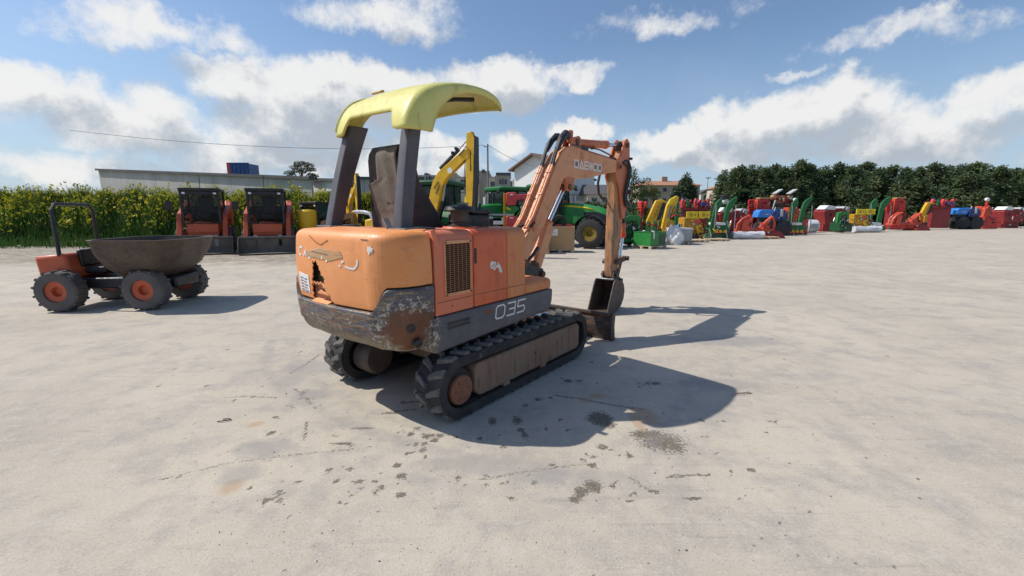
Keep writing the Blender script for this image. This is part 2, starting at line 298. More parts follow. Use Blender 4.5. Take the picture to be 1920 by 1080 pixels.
# ================================================================ GROUND
def ground_mat():
    m = bpy.data.materials.new('worn_concrete'); m.use_nodes = True; t = m.node_tree; t.nodes.clear(); q = G(t)
    b = N(t, 'ShaderNodeBsdfPrincipled'); o = N(t, 'ShaderNodeOutputMaterial'); t.links.new(b.outputs[0], o.inputs[0])
    b.inputs['Roughness'].default_value = 0.92; b.inputs['Specular IOR Level'].default_value = 0.25
    co = N(t, 'ShaderNodeNewGeometry').outputs['Position']
    def mp(st, rot=0.0):
        n = N(t, 'ShaderNodeMapping'); t.links.new(co, n.inputs[0]); n.inputs['Scale'].default_value = st; n.inputs['Rotation'].default_value = (0, 0, rot); return n.outputs[0]
    flat = mp((1, 1, 0))
    cur = q.mix(q.mr(q.noise(flat, 0.55, 5, .6), .35, .68), (0.500, 0.440, 0.355), (0.395, 0.348, 0.288))
    cur = q.mix(q.mr(q.noise(flat, 2.2, 7, .7), .48, .68, 0, .8), cur, (0.315, 0.295, 0.272))
    cur = q.mix(q.mr(q.noise(mp((0.5, 2.2, 0), R(-14)), 1.6, 6, .65), .54, .72, 0, .55), cur, (0.50, 0.455, 0.39))
    # tyre-mark streaks in two directions
    for rot, sc, lo in ((R(24), 2.2, .64), (R(-38), 3.0, .66), (R(68), 2.4, .64)):
        cur = q.mix(q.mr(q.noise(mp((0.16, 3.2, 0), rot), sc, 5, .6, 1.2), lo, lo + .10, 0, .45), cur, (0.235, 0.218, 0.20))
    cur = q.mix(q.mr(q.noise(flat, 8, 7, .75), .52, .66, 0, .6), cur, (0.52, 0.475, 0.405)); cur = q.mix(q.mr(q.noise(mp((1.1, .9, 1)), 11, 7, .75), .56, .68, 0, .55), cur, (0.28, 0.26, 0.235))
    # aggregate: pale and dark grains
    g1 = q.noise(flat, 70, 3, .6); g2 = q.noise(flat, 150, 2, .6)
    cur = q.mix(q.mr(g1, .57, .66, 0, .65), cur, (0.54, 0.50, 0.43)); cur = q.mix(q.mr(g1, .42, .33, 0, .6), cur, (0.27, 0.25, 0.225))
    cur = q.mix(q.mr(g2, .64, .72, 0, .6), cur, (0.60, 0.56, 0.49)); cur = q.mix(q.mr(g2, .36, .28, 0, .5), cur, (0.20, 0.185, 0.165))
    # small dark specks
    sp = q.noise(flat, 19, 5, .7); cur = q.mix(q.mr(sp, .70, .735, 0, .8), cur, (0.16, 0.145, 0.125))
    # dirt and gravel along the far edge of the yard
    sx = N(t, 'ShaderNodeSeparateXYZ'); t.links.new(co, sx.inputs[0])
    dd = q.m('ADD', sx.outputs[1], q.m('MULTIPLY_ADD', q.noise(flat, .5, 6, .7), 7, -3.5))
    dl = q.mr(sx.outputs[0], -3.0, 1.0, 1, 0)
    cur = q.mix(q.m('MULTIPLY', q.m('MULTIPLY', q.mr(dd, 13.5, 15.0, 0, .95), dl), q.mr(q.noise(flat, 1.8, 7, .75), .36, .58)), cur, (0.205, 0.172, 0.125))
    # painted-on attribute: oil and dust stains with their own ragged shapes
    at_ = N(t, 'ShaderNodeAttribute'); at_.attribute_name = 'stain'; sc_ = N(t, 'ShaderNodeSeparateColor'); t.links.new(at_.outputs['Color'], sc_.inputs[0])
    rag = q.m('MULTIPLY_ADD', q.noise(flat, 38, 8, .8), 2.6, -1.3); rag2 = q.m('MULTIPLY_ADD', q.noise(flat, 7, 6, .7), 1.2, -.6)
    f1 = q.mr(q.m('ADD', sc_.outputs[0], rag), .36, .54, 0, .92)
    cur = q.mix(q.m('MULTIPLY', f1, q.mr(sc_.outputs[0], .08, .2)), cur, q.mix(q.mr(g1, .4, .62), (0.085, 0.073, 0.058), (0.20, 0.175, 0.135)))
    f2 = q.m('MULTIPLY', q.mr(q.m('ADD', sc_.outputs[1], rag2), .35, .75, 0, .6), q.mr(sc_.outputs[1], .05, .2))
    cur = q.mix(f2, cur, (0.40, 0.265, 0.16))
    f3 = q.m('MULTIPLY', q.mr(q.m('ADD', sc_.outputs[2], rag2), .35, .8, 0, .5), q.mr(sc_.outputs[2], .05, .2))
    cur = q.mix(f3, cur, (0.27, 0.255, 0.25))
    t.links.new(cur, b.inputs['Base Color'])
    h = q.m('ADD', q.m('MULTIPLY', g1, .6), q.m('ADD', q.m('MULTIPLY', g2, .3), q.m('MULTIPLY', q.noise(flat, 6, 5), .8)))
    bp = N(t, 'ShaderNodeBump'); bp.inputs['Strength'].default_value = 0.35; bp.inputs['Distance'].default_value = 0.012
    t.links.new(h, bp.inputs['Height']); t.links.new(bp.outputs[0], b.inputs['Normal'])
    return m
M['concrete'] = ground_mat()
M['earth'] = mat('dry_earth', (0.20, 0.17, 0.11), 0.95, 0, [((0.10, 0.12, 0.04), .8, .4, .6), ((0.28, 0.24, 0.17), 3, .5, .7)], 0.3, 3, world=True)
gd = tag(MB().add([(-1500, -600, -0.006), (1500, -600, -0.006), (1500, 3000, -0.006), (-1500, 3000, -0.006)], [(0, 1, 2, 3)]).build('ground', 'earth', smooth=0), kind='structure')
# the concrete yard: a fine sheet near the camera inside a coarse one
def yard():
    x0, x1, y0, y1, st = -5.6, 6.6, 1.5, 9.0, 0.0235
    nx, ny = int((x1 - x0) / st), int((y1 - y0) / st)
    X, Y = np.meshgrid(np.linspace(x0, x1, nx + 1), np.linspace(y0, y1, ny + 1))
    rs = np.random.RandomState(5)
    Z = np.zeros_like(X)
    V = np.stack([X, Y, Z], -1).reshape(-1, 3)
    i = np.arange(ny)[:, None] * (nx + 1) + np.arange(nx)[None]
    Q = np.stack([i, i + 1, i + nx + 2, i + nx + 1], -1).reshape(-1, 4)
    base = len(V)
    ox = [(-60, -25), (60, -25), (60, 60), (-60, 60)]
    V = np.concatenate([V, np.array([[*p, 0] for p in ox], float)])
    c = [0, nx, base - 1, base - 1 - nx]
    # ring of quads out to the far edge (edges of the fine sheet as n-gons)
    bot = list(range(0, nx + 1)); top = list(range(base - 1 - nx, base)); lef = [k * (nx + 1) for k in range(ny + 1)]; rig = [k * (nx + 1) + nx for k in range(ny + 1)]
    ng = [[base, base + 1] + bot[::-1], [base + 2, base + 3] + top, [base + 1, base + 2] + rig[::-1], [base + 3, base] + lef]
    me = bpy.data.meshes.new('concrete_yard')
    nq = len(Q); loops = np.concatenate([Q.reshape(-1)] + [np.array(g_) for g_ in ng]); tot = np.concatenate([np.full(nq, 4), [len(g_) for g_ in ng]]); sta = np.concatenate([[0], np.cumsum(tot)[:-1]])
    me.vertices.add(len(V)); me.vertices.foreach_set('co', V.reshape(-1)); me.loops.add(len(loops)); me.loops.foreach_set('vertex_index', loops.astype(np.int32))
    me.polygons.add(len(tot)); me.polygons.foreach_set('loop_start', sta.astype(np.int32)); me.update(calc_edges=True); me.validate()
    A = np.zeros((len(V), 4), np.float32); A[:, 3] = 1
    def blob(px, py, rx, ry, ch=0, k=1.0):
        p = gr(px, py); e = gr(px + rx, py); f = gr(px, py - ry); ax = abs(e.x - p.x) + 1e-3; ay = abs(f.y - p.y) + 1e-3
        d = np.sqrt(((V[:, 0] - p.x) / ax) ** 2 + ((V[:, 1] - p.y) / ay) ** 2)
        A[:, ch] = np.maximum(A[:, ch], k * np.clip(1.25 - 0.75 * d, 0, 1))
    spots = [(1240, 828, 48, 20), (1215, 815, 30, 8), (1268, 838, 16, 14), (1125, 785, 22, 12), (1140, 795, 14, 8), (1112, 911, 17, 11), (1090, 922, 12, 9), (1078, 936, 12, 7), (1110, 873, 9, 5), (1130, 838, 12, 6), (1112, 857, 7, 4),
             (1093, 862, 5, 3), (1180, 855, 7, 5), (1149, 911, 7, 5), (1190, 925, 5, 4), (1228, 922, 8, 4), (1408, 881, 9, 4), (1372, 884, 5, 3), (1318, 789, 5, 3), (1357, 790, 5, 2), (1443, 790, 4, 2), (1437, 811, 5, 2), (1325, 818, 4, 2), (1311, 890, 7, 3),
             (970, 788, 10, 8), (985, 760, 6, 4), (984, 815, 7, 7), (976, 806, 6, 4), (1008, 749, 5, 3), (1025, 805, 5, 3), (1065, 806, 5, 3), (1050, 787, 4, 3), (1032, 746, 4, 2), (1065, 714, 8, 3), (1085, 714, 8, 3), (1230, 719, 9, 3), (1215, 719, 7, 3), (923, 790, 8, 7),
             (673, 903, 9, 4), (632, 902, 6, 3), (716, 914, 9, 5), (752, 893, 9, 6), (744, 873, 8, 4), (703, 903, 5, 3), (705, 921, 8, 5), (676, 917, 5, 3), (752, 928, 8, 5), (655, 880, 8, 3), (617, 881, 6, 3), (555, 905, 5, 3), (523, 922, 6, 4), (500, 938, 8, 6), (637, 942, 6, 4), (524, 938, 8, 5), (657, 928, 7, 3),
             (780, 833, 7, 4), (796, 832, 5, 4), (770, 814, 6, 5), (800, 818, 8, 5), (815, 826, 8, 4), (825, 816, 9, 4), (793, 844, 6, 4), (765, 850, 5, 3), (797, 857, 3, 3), (782, 803, 6, 3), (754, 806, 3, 2), (807, 817, 8, 4), (855, 820, 6, 4), (900, 823, 6, 3), (944, 838, 5, 3), (880, 839, 5, 2),
             (860, 897, 7, 6), (910, 892, 6, 3), (912, 910, 5, 4), (872, 914, 2, 2), (779, 939, 3, 2), (568, 738, 4, 2), (578, 748, 4, 2), (570, 735, 3, 2), (517, 782, 5, 2), (510, 811, 7, 3), (625, 817, 4, 2), (640, 832, 20, 2), (655, 832, 9, 3), (563, 660, 3, 2), (591, 763, 3, 2), (546, 761, 3, 2), (680, 803, 20, 2), (730, 775, 20, 2), (440, 750, 5, 2), (470, 915, 4, 3), (960, 935, 9, 5), (950, 905, 6, 3), (1034, 872, 6, 3), (1002, 905, 6, 4),
             (1310, 850, 4, 2), (1340, 850, 3, 2), (1345, 850, 3, 2), (1480, 868, 3, 2), (1388, 935, 4, 2), (1180, 940, 8, 2), (1300, 935, 18, 3), (1280, 890, 30, 2)]
    for s_ in spots: blob(*s_, 0, rs.uniform(.62, 1.0))
    for k in range(170): blob(rs.uniform(200, 1800), 620 + 460 * rs.rand() ** .8, rs.uniform(1.5, 4), rs.uniform(1, 2.2), 0, rs.uniform(.5, .9))
    for s_ in spots:
        for k in range(3): blob(s_[0] + rs.randn() * (s_[2] + 6), s_[1] + rs.randn() * (s_[3] + 2), rs.uniform(1.5, 3), rs.uniform(.8, 1.6), 0, rs.uniform(.5, .9))
    for s_ in ((1205, 780, 30, 16), (1122, 743, 16, 6), (435, 912, 22, 14), (1195, 790, 12, 18), (480, 795, 14, 6), (1100, 750, 10, 5)): blob(*s_, ch=1)
    for s_ in ((590, 690, 70, 14), (540, 715, 30, 16), (500, 840, 60, 18), (450, 890, 40, 20), (640, 660, 40, 8), (590, 740, 40, 10), (900, 870, 120, 20), (1350, 720, 90, 12), (1380, 640, 100, 10), (1000, 890, 80, 20)): blob(*s_, ch=2)
    def line(pts, w, ch, k):
        g_ = [gr(*p) for p in pts]
        for a_, b_ in zip(g_, g_[1:]):
            dx, dy = b_.x - a_.x, b_.y - a_.y; L2 = dx * dx + dy * dy
            t_ = np.clip(((V[:, 0] - a_.x) * dx + (V[:, 1] - a_.y) * dy) / L2, 0, 1); d = np.hypot(V[:, 0] - a_.x - t_ * dx, V[:, 1] - a_.y - t_ * dy)
            A[:, ch] = np.maximum(A[:, ch], k * np.clip(1.4 - d / w, 0, 1))
    for pts, w, ch, k in (([(1040, 741), (1090, 748), (1150, 760), (1210, 768)], .022, 0, .62), ([(752, 756), (800, 751), (845, 748)], .022, 0, .62), ([(712, 776), (745, 771), (780, 767)], .02, 0, .6), ([(545, 700), (575, 682), (600, 664)], .022, 0, .6), ([(570, 826), (572, 808), (576, 790)], .02, 0, .55),
                          ([(420, 745), (470, 743), (520, 746)], .02, 0, .5), ([(548, 728), (568, 742), (584, 758)], .02, 0, .55), ([(1180, 895), (1210, 915), (1228, 925)], .02, 0, .55), ([(1250, 895), (1300, 891), (1330, 890)], .02, 0, .6), ([(1365, 743), (1390, 741), (1410, 737)], .018, 0, .5), ([(900, 900), (1010, 880), (1120, 868)], .02, 0, .45), ([(300, 900), (420, 870), (560, 852), (700, 838)], .02, 0, .42),
                          ([(505, 640), (500, 690), (530, 730), (600, 770), (700, 810), (830, 850), (1000, 880), (1200, 900)], .11, 2, .62), ([(545, 635), (555, 680), (600, 720), (690, 765), (800, 805)], .10, 2, .55), ([(1500, 640), (1380, 680), (1290, 740), (1220, 830), (1180, 945)], .12, 2, .5), ([(1560, 655), (1440, 700), (1350, 770), (1290, 860), (1260, 960)], .12, 2, .5),
                          ([(250, 760), (420, 720), (560, 640)], .13, 2, .5), ([(300, 1000), (520, 930), (760, 900), (1000, 930), (1300, 1000)], .10, 2, .45), ([(1250, 560), (1400, 600), (1560, 690), (1700, 800)], .14, 2, .45)): line(pts, w, ch, k)
    at_ = me.attributes.new('stain', 'FLOAT_COLOR', 'POINT'); at_.data.foreach_set('color', A.reshape(-1))
    me.materials.append(M['concrete'])
    ob = bpy.data.objects.new('concrete_yard', me); COL.objects.link(ob); return tag(ob, kind='structure')
yard()
# loose chips of stone
def pebbles():
    b = MB(); r2 = random.Random(11)
    for i in range(900):
        if i < 500: p = gr(r2.uniform(330, 1600), 560 + 500 * r2.random() ** 0.7)
        else: p = gr(r2.uniform(200, 1700), 470 + 110 * r2.random())
        if (p - EXO_).length < 1.4 and False: continue
        s = r2.uniform(.002, .0065) * (1 + 0.10 * p.y) * (1.6 if r2.random() < .08 else 1)
        vs = [(p.x + s * r2.uniform(.6, 1.2) * math.cos(a), p.y + s * r2.uniform(.6, 1.2) * math.sin(a), -.001) for a in (0, 1.57, 3.14, 4.71)] + [(p.x, p.y, s * r2.uniform(.5, 1))]
        b.add(vs, [(0, 1, 4), (1, 2, 4), (2, 3, 4), (3, 0, 4)])
    M['stone'] = mat('pale_stone_chips', (0.42, 0.39, 0.33), 0.9, 0, [((0.16, 0.14, 0.12), 4, .5, .55)], world=True)
    tag(b.build('gravel', 'stone', smooth=0), kind='stuff')
EXO_ = Vector((-0.5, 4.6, 0)); pebbles()
# a bent bit of wire lying at the left
pw = gr(424, 790)
tag(MB().tube([pw + Vector(v) for v in ((-.06, -.02, .008), (-.02, -.016, .012), (.02, 0, .01), (.03, .02, .008), (.0, .03, .01), (-.04, .022, .008))], .004, 6).build('wire_loop', 'black'), 'small bent loop of dark wire lying on the concrete at the left', 'wire')
pw = gr(1400, 738)
tag(MB().tube([pw + Vector(v) for v in ((-.12, -.012, .006), (-.02, .0, .01), (.03, .012, .012), (.035, -.01, .008), (.0, -.008, .006))], .0035, 6).build('wire_scrap', 'rust'), 'thin scrap of curled rusty wire on the concrete right of the shadow', 'wire')

# ================================================================ BANK WITH WEEDS
BANK = [(-62, 22.5), (-30, 22.0), (-19, 21.8), (-10, 22.6), (-5, 24.6), (0, 27.0), (6, 28.6), (12, 31.5), (20, 38.0), (34, 50.0), (60, 70.0)]
BH = [1.85, 1.85, 1.88, 1.8, 1.5, 1.0, .5, .40, .40, .4, .4]
def bank():
    sec = [(0, 0), (.6, .18), (1.4, .6), (2.2, .92), (3.2, 1.0), (6, 1.0), (9, .9), (14, 0)]
    P = []; r2 = random.Random(2); pts = []
    n = 140
    for i in range(n + 1):
        t = i / n * (len(BANK) - 1); k = min(int(t), len(BANK) - 2); u = t - k
        p = Vector(BANK[k]).lerp(Vector(BANK[k + 1]), u); d = (Vector(BANK[k + 1]) - Vector(BANK[k])).normalized(); nr = Vector((-d.y, d.x)); h = BH[k] + (BH[k + 1] - BH[k]) * u
        P.append([(p.x + nr.x * s, p.y + nr.y * s, -0.02 + h * z + (r2.uniform(-.08, .08) if 0 < z else 0)) for s, z in sec])
    M['weedsoil'] = mat('weedy_soil', (0.055, 0.085, 0.018), 0.95, 0, [((0.09, 0.11, 0.03), .9, .4, .65), ((0.12, 0.10, 0.05), 3, .6, .75)], 0.3, 4, world=True)
    tag(MB().grid(P).build('grass_bank', 'weedsoil', smooth=60), kind='structure')
    return P
BP_ = bank()
def leaves_mesh(name, C, D, Wd, mats, mi):
    """one blade (two triangles) per entry: base C, direction*length D, half width vector Wd"""
    n = len(C); V = np.empty((n, 4, 3)); V[:, 0] = C - Wd; V[:, 1] = C + Wd; V[:, 2] = C + D * .6 + Wd * .8; V[:, 3] = C + D
    V[:, 2] = C + D + Wd * .15; V[:, 3] = C + D * .55 - Wd * .9
    me = bpy.data.meshes.new(name); me.vertices.add(4 * n); me.vertices.foreach_set('co', V.reshape(-1)); me.loops.add(4 * n); me.loops.foreach_set('vertex_index', np.arange(4 * n, dtype=np.int32))
    me.polygons.add(n); me.polygons.foreach_set('loop_start', np.arange(n, dtype=np.int32) * 4); me.polygons.foreach_set('material_index', np.asarray(mi, np.int32)); me.update(calc_edges=True)
    for k in mats: me.materials.append(M[k])
    return me
def leafmat(k, c, v=0.5):
    d = tuple(x * v for x in c)
    M[k] = mat(k, c, 0.6, 0, [(d, .7, .35, .65)], world=True, spec=0.3)
    t = M[k].node_tree; b = t.nodes['Principled BSDF']; b.inputs['Subsurface Weight'].default_value = 0.0
    tr = N(t, 'ShaderNodeBsdfTranslucent'); mx = N(t, 'ShaderNodeMixShader'); mx.inputs[0].default_value = 0.28; o = next(n for n in t.nodes if n.type == 'OUTPUT_MATERIAL')
    t.links.new(b.inputs['Base Color'].links[0].from_socket, tr.inputs[0]); t.links.new(b.outputs[0], mx.inputs[1]); t.links.new(tr.outputs[0], mx.inputs[2]); t.links.new(mx.outputs[0], o.inputs[0])
leafmat('weed_green', (0.07, 0.17, 0.03), .6); leafmat('weed_deep', (0.055, 0.115, 0.018)); leafmat('weed_yellow', (0.50, 0.46, 0.03), .8); leafmat('weed_straw', (0.24, 0.20, 0.09))
leafmat('conifer_green', (0.10, 0.15, 0.065), .75); leafmat('conifer_olive', (0.14, 0.165, 0.065), .75); leafmat('conifer_deep', (0.07, 0.11, 0.055), .75); leafmat('tree_green', (0.06, 0.10, 0.03)); leafmat('pine_green', (0.085, 0.105, 0.075), .75); leafmat('pale_leaf', (0.14, 0.19, 0.06))
def weeds():
    rs = np.random.RandomState(4); P = np.array(BP_); n = 270000
    ii = rs.rand(n) ** 1.0 * (len(P) - 1); keepx = None
    k = ii.astype(int).clip(0, len(P) - 2); u = (ii - k)[:, None]
    s = rs.rand(n) ** 0.8 * 4.2; j = s.astype(int).clip(0, 4); w = (s - j)[:, None]
    A = P[k, j] * (1 - u) + P[k + 1, j] * u; B = P[k, j + 1] * (1 - u) + P[k + 1, j + 1] * u; C = A * (1 - w) + B * w
    toe = (rs.rand(n) < .5) & (s < .8); C[toe, 1] -= rs.rand(toe.sum()) ** 2 * 1.6; C[toe, 0] += rs.randn(toe.sum()) * .5; C[toe, 2] = np.maximum(C[toe, 2] * .3, 0)
    m = (C[:, 0] > -40) & (C[:, 0] < 42); C = C[m]; s = s[m]; n = len(C)
    left = np.clip((2 - C[:, 0]) / 8, 0, 1)
    clump = np.sin(C[:, 0] * 1.7 + 2 * np.sin(C[:, 1] * .9)) * .5 + np.sin(C[:, 0] * 4.1 + C[:, 1] * 2.3) * .5
    L = (0.35 + 0.55 * rs.rand(n) + .28 * clump.clip(-1, 1)) * (0.7 + .45 * left) * np.clip(.35 + s * .35, .3, 1.15)
    L = L.clip(.15, 2)
    a = rs.rand(n) * 2 * np.pi; tilt = rs.rand(n) * .38
    D = np.stack([np.cos(a) * tilt, np.sin(a) * tilt, np.ones(n)], -1) * L[:, None]
    b2 = rs.rand(n) * np.pi; Wd = np.stack([np.cos(b2), np.sin(b2), .2 * rs.randn(n)], -1) * (0.009 + 0.014 * rs.rand(n))[:, None]
    mi = rs.choice([0, 0, 1, 3], n, p=[.4, .3, .22, .08])
    # yellow flower heads on the tallest
    up = (rs.rand(n) < .25 * left + .03) & (L > .68); tip = C[up] + D[up] * rs.uniform(.75, 1.05, up.sum())[:, None]; q = len(tip)
    fD = rs.randn(q, 3) * .06 + np.array([0, 0, .08]); fW = rs.randn(q, 3) * .03
    # broad leaf tufts for body
    o = rs.rand(n) < .45; C2 = C[o] + D[o] * rs.rand(o.sum())[:, None] * .8; q2 = len(C2); D2 = rs.randn(q2, 3) * .075 + np.array([0, 0, .05]); W2 = rs.randn(q2, 3) * .026; mi2 = rs.choice([0, 1], q2)
    me = leaves_mesh('weeds', np.concatenate([C, tip, C2]), np.concatenate([D, fD, D2]), np.concatenate([Wd, fW, W2]), ['weed_green', 'weed_deep', 'weed_yellow', 'weed_straw'], np.concatenate([mi, np.full(q, 2), mi2]))
    ob = bpy.data.objects.new('weeds', me); COL.objects.link(ob); tag(ob, kind='stuff')
weeds()

# ================================================================ TREES
def crown(name, clumps, n, leaf, mats, probs, seed, flat=1.0):
    rs = np.random.RandomState(seed); cl = np.array(clumps, float); vol = (cl[:, 3] * cl[:, 4] * cl[:, 5]) ** .7; pk = rs.choice(len(cl), n, p=vol / vol.sum())
    d = rs.randn(n, 3); d /= np.linalg.norm(d, axis=1)[:, None]; r = rs.rand(n) ** .38
    C = cl[pk, :3] + d * r[:, None] * cl[pk, 3:6]
    D = rs.randn(n, 3); D /= np.linalg.norm(D, axis=1)[:, None]; D = (D + d * .6 + np.array([0, 0, -.1])) * leaf * rs.uniform(.6, 1.4, n)[:, None]; D[:, 2] *= flat
    Wd = rs.randn(n, 3); Wd /= np.linalg.norm(Wd, axis=1)[:, None]; Wd *= leaf * .38
    # each clump leans to one tone so that light and dark masses appear
    tone = rs.choice(len(mats), len(cl), p=probs); mi = np.where(rs.rand(n) < .6, tone[pk], rs.choice(len(mats), n, p=probs))
    return leaves_mesh(name, C, D, Wd, mats, mi)
M['bark'] = mat('grey_brown_bark', (0.13, 0.10, 0.075), 0.9, 0, [((0.07, 0.055, 0.04), 4, .45, .6, (3, 3, .5))], 0.3, 20)
M['palebark'] = mat('pale_bark', (0.44, 0.40, 0.34), 0.9, 0, [((0.26, 0.22, 0.18), 5, .5, .62)], 0.2, 20)
def tree(name, label, loc, crown_me, trunk, cat='tree', group=None, rotz=0.0, scale=1.0, bark='bark'):
    t = thing(name, label, cat, loc, rotz, group); t.scale = (scale,) * 3
    b = MB()
    for pts, r in trunk: b.tube(pts, r, 7)
    b.build('trunk', bark, t)
    c = bpy.data.objects.new('crown', crown_me); COL.objects.link(c); c.parent = t
    return t
def conifer_clumps(h, w, seed):
    r2 = random.Random(seed); out = []
    n = int(h * 7)
    for i in range(n):
        z = r2.uniform(.06, 1.0) ; prof = (1 - z) ** .62 * (1 if z > .15 else .8) * (0.8 + .3 * r2.random()); a = r2.uniform(0, 6.283); rr = w * prof * r2.uniform(.35, 1.0)
        s = w * (.16 + .26 * (1 - z)) * r2.uniform(.7, 1.2); out.append((rr * math.cos(a), rr * math.sin(a), .3 + z * h * .96, s, s, s * r2.uniform(.7, 1.5)))
    out.append((0, 0, h * .97, w * .10, w * .10, h * .06))
    return out
CON = [crown('conifer_crown', conifer_clumps(h, w, sd_), 9500, .27, ['conifer_green', 'conifer_olive', 'conifer_deep'], [.45, .25, .30], sd_) for h, w, sd_ in ((9.0, 2.6, 1), (8.4, 2.9, 2), (9.6, 2.4, 3))]
TRK = [([(0, 0, 0), (.05, .02, 4), (0, .05, 8)], [.22, .15, .05]), ([(0, 0, 2.5), (1.0, .3, 3.4)], [.08, .03]), ([(0, 0, 3.8), (-.9, -.2, 4.8)], [.07, .03])]
proto = {}
row = []
k = 0; r3 = random.Random(21)
names = ['leftmost conifer of the dark row at the right, narrow and lower', 'dark conifer second from the left end of the row', 'dense conifer behind the red and green machines', 'olive tinted conifer in the middle of the tree row', 'tall dark conifer rising above its neighbours', 'broad conifer right of the tallest one', 'conifer behind the raised rake arms', 'conifer at the right above the blue tractor']
for i in range(28):
    px = 1354 + i * 15.5 + r3.uniform(-3, 3) if i < 12 else 1540 + (i - 12) * 25; Y = 62 + r3.uniform(-3, 5) - (0 if i < 12 else (i - 12) * .4)
    top = 324 if i == 0 else 316 + r3.uniform(-6, 6) - (7 if i in (8, 9) else 0); p = at(px, 397, Y)
    hgt = H + (397 - top) * Y / F; v = r3.randrange(3); sc = hgt / (9.0, 8.4, 9.6)[v]
    lab = names[i] if i < 8 else 'dark green conifer in the long row beyond the right end of the machines'
    row.append(tree('conifer_tree', lab, (p.x, Y, 0), CON[v], TRK, group='conifers in the row at the right', rotz=r3.uniform(0, 6), scale=sc)); row[-1].scale = (sc * r3.uniform(1.1, 1.4), sc * 1.25, sc)
# umbrella pine beyond the wall
uc_ = [(dx, dy, 5.2 + dz, s, s, s * .42) for dx, dy, dz, s in ((-2.1, 0, -.7, 1.0), (-1.2, .4, .35, 1.0), (0, -.3, .9, 1.15), (1.2, .2, .75, 1.0), (2.0, -.2, -.1, .9), (.6, .6, .1, 1.0), (-.6, -.5, -.3, .9), (1.7, .5, -1.0, .8), (-2.2, .2, -1.3, .7), (2.4, 0, -1.2, .7), (.2, .1, -.5, .7))]
p = at(571, 397, 75)
tree('umbrella_pine', 'dark umbrella pine with a flat ragged crown beyond the concrete wall', (p.x, 75, 4.0), crown('pine_crown', uc_, 2500, .22, ['pine_green', 'conifer_deep'], [.7, .3], 5, .7),
     [([(0, 0, -4.4), (.1, 0, 3.2), (.0, 0, 4.6)], [.34, .24, .14]), ([(.05, 0, 2.6), (-1.2, .1, 4.2), (-2.0, 0, 4.7)], [.14, .1, .04]), ([(.05, 0, 2.8), (1.0, .1, 4.2), (1.9, 0, 4.9)], [.14, .1, .04]), ([(0, 0, 3.4), (-.7, 0, 5.2)], [.1, .04]), ([(0, 0, 3.4), (.6, 0, 5.5)], [.1, .04])], scale=0.92)
# slim young tree with a pale trunk, dark bushy tree, cypress far off
p = at(1184, 397, 31)
yc = [(-.1, 0, 3.2, .55, .5, .5), (.1, 0, 3.8, .42, .4, .6), (0, .1, 4.4, .25, .25, .55), (.5, 0, 3.6, .35, .3, .3), (.95, .1, 3.9, .3, .25, .16), (-.5, 0, 2.7, .4, .4, .4), (.3, -.2, 2.6, .5, .4, .35), (.0, .2, 2.2, .55, .4, .35), (.75, 0, 3.0, .35, .3, .25)]
tree('young_tree', 'slim young tree with sparse leaves and a pale trunk behind the excavator arm', (p.x, 31, 0), crown('young_crown', yc, 1700, .11, ['tree_green', 'weed_deep', 'pale_leaf'], [.55, .33, .12], 8),
     [([(0, 0, 0), (-.03, 0, 2.2), (.02, 0, 4.6)], [.075, .06, .015]), ([(0, 0, 2.4), (.6, .1, 3.4), (1.2, .1, 3.95)], [.035, .02, .008]), ([(0, 0, 2.1), (-.5, 0, 2.8)], [.03, .01])], bark='palebark')
p = at(1281, 397, 70)
bc_ = [(0, 0, 3.2, .9, .9, 1.3), (.8, 0, 2.6, .8, .8, 1.0), (-.8, .2, 2.4, .8, .8, 1.0), (-1.3, 0, 1.7, .6, .6, .8), (1.2, .1, 1.8, .6, .6, .8), (.2, 0, 4.4, .45, .45, .8), (.4, -.2, 3.6, .6, .6, .8), (-.4, 0, 3.9, .4, .4, .6)]
tree('bushy_tree', 'dark bushy tree standing in front of the tiled house', (p.x, 70, 1.9), crown('bush_crown', bc_, 3200, .22, ['conifer_deep', 'pine_green', 'conifer_green'], [.45, .35, .2], 9), [([(0, 0, -2), (0, 0, 3)], [.2, .08])], scale=1.15)
tree('light_flowering_shrub', 'pale blossoming shrub before the left corner of the tiled house', (at(1213, 397, 60).x, 60, 1.2), crown('shrub_crown', [(0, 0, 3.4, 1.1, .8, .9), (.9, 0, 2.9, .8, .7, .8), (-.8, 0, 2.9, .7, .7, .7)], 1300, .2, ['pale_leaf', 'weed_straw', 'tree_green'], [.5, .3, .2], 12), [([(0, 0, -2), (0, 0, 3)], [.1, .05])], cat='shrub')
cyp = crown('cypress_crown', conifer_clumps(8, 1.0, 14), 1500, .3, ['conifer_deep', 'pine_green'], [.6, .4], 14)
for px, Y, s_, lab in ((1341, 150, 1.15, 'distant pointed cypress left of the dark conifer row'), (1349, 95, 1.05, 'narrow cypress touching the left end of the conifer row'), (1319, 150, .85, 'small distant cypress beside the light mast')):
    tree('cypress_tree', lab, (at(px, 397, Y).x, Y, 0), cyp, TRK[:1], group=None, scale=s_)
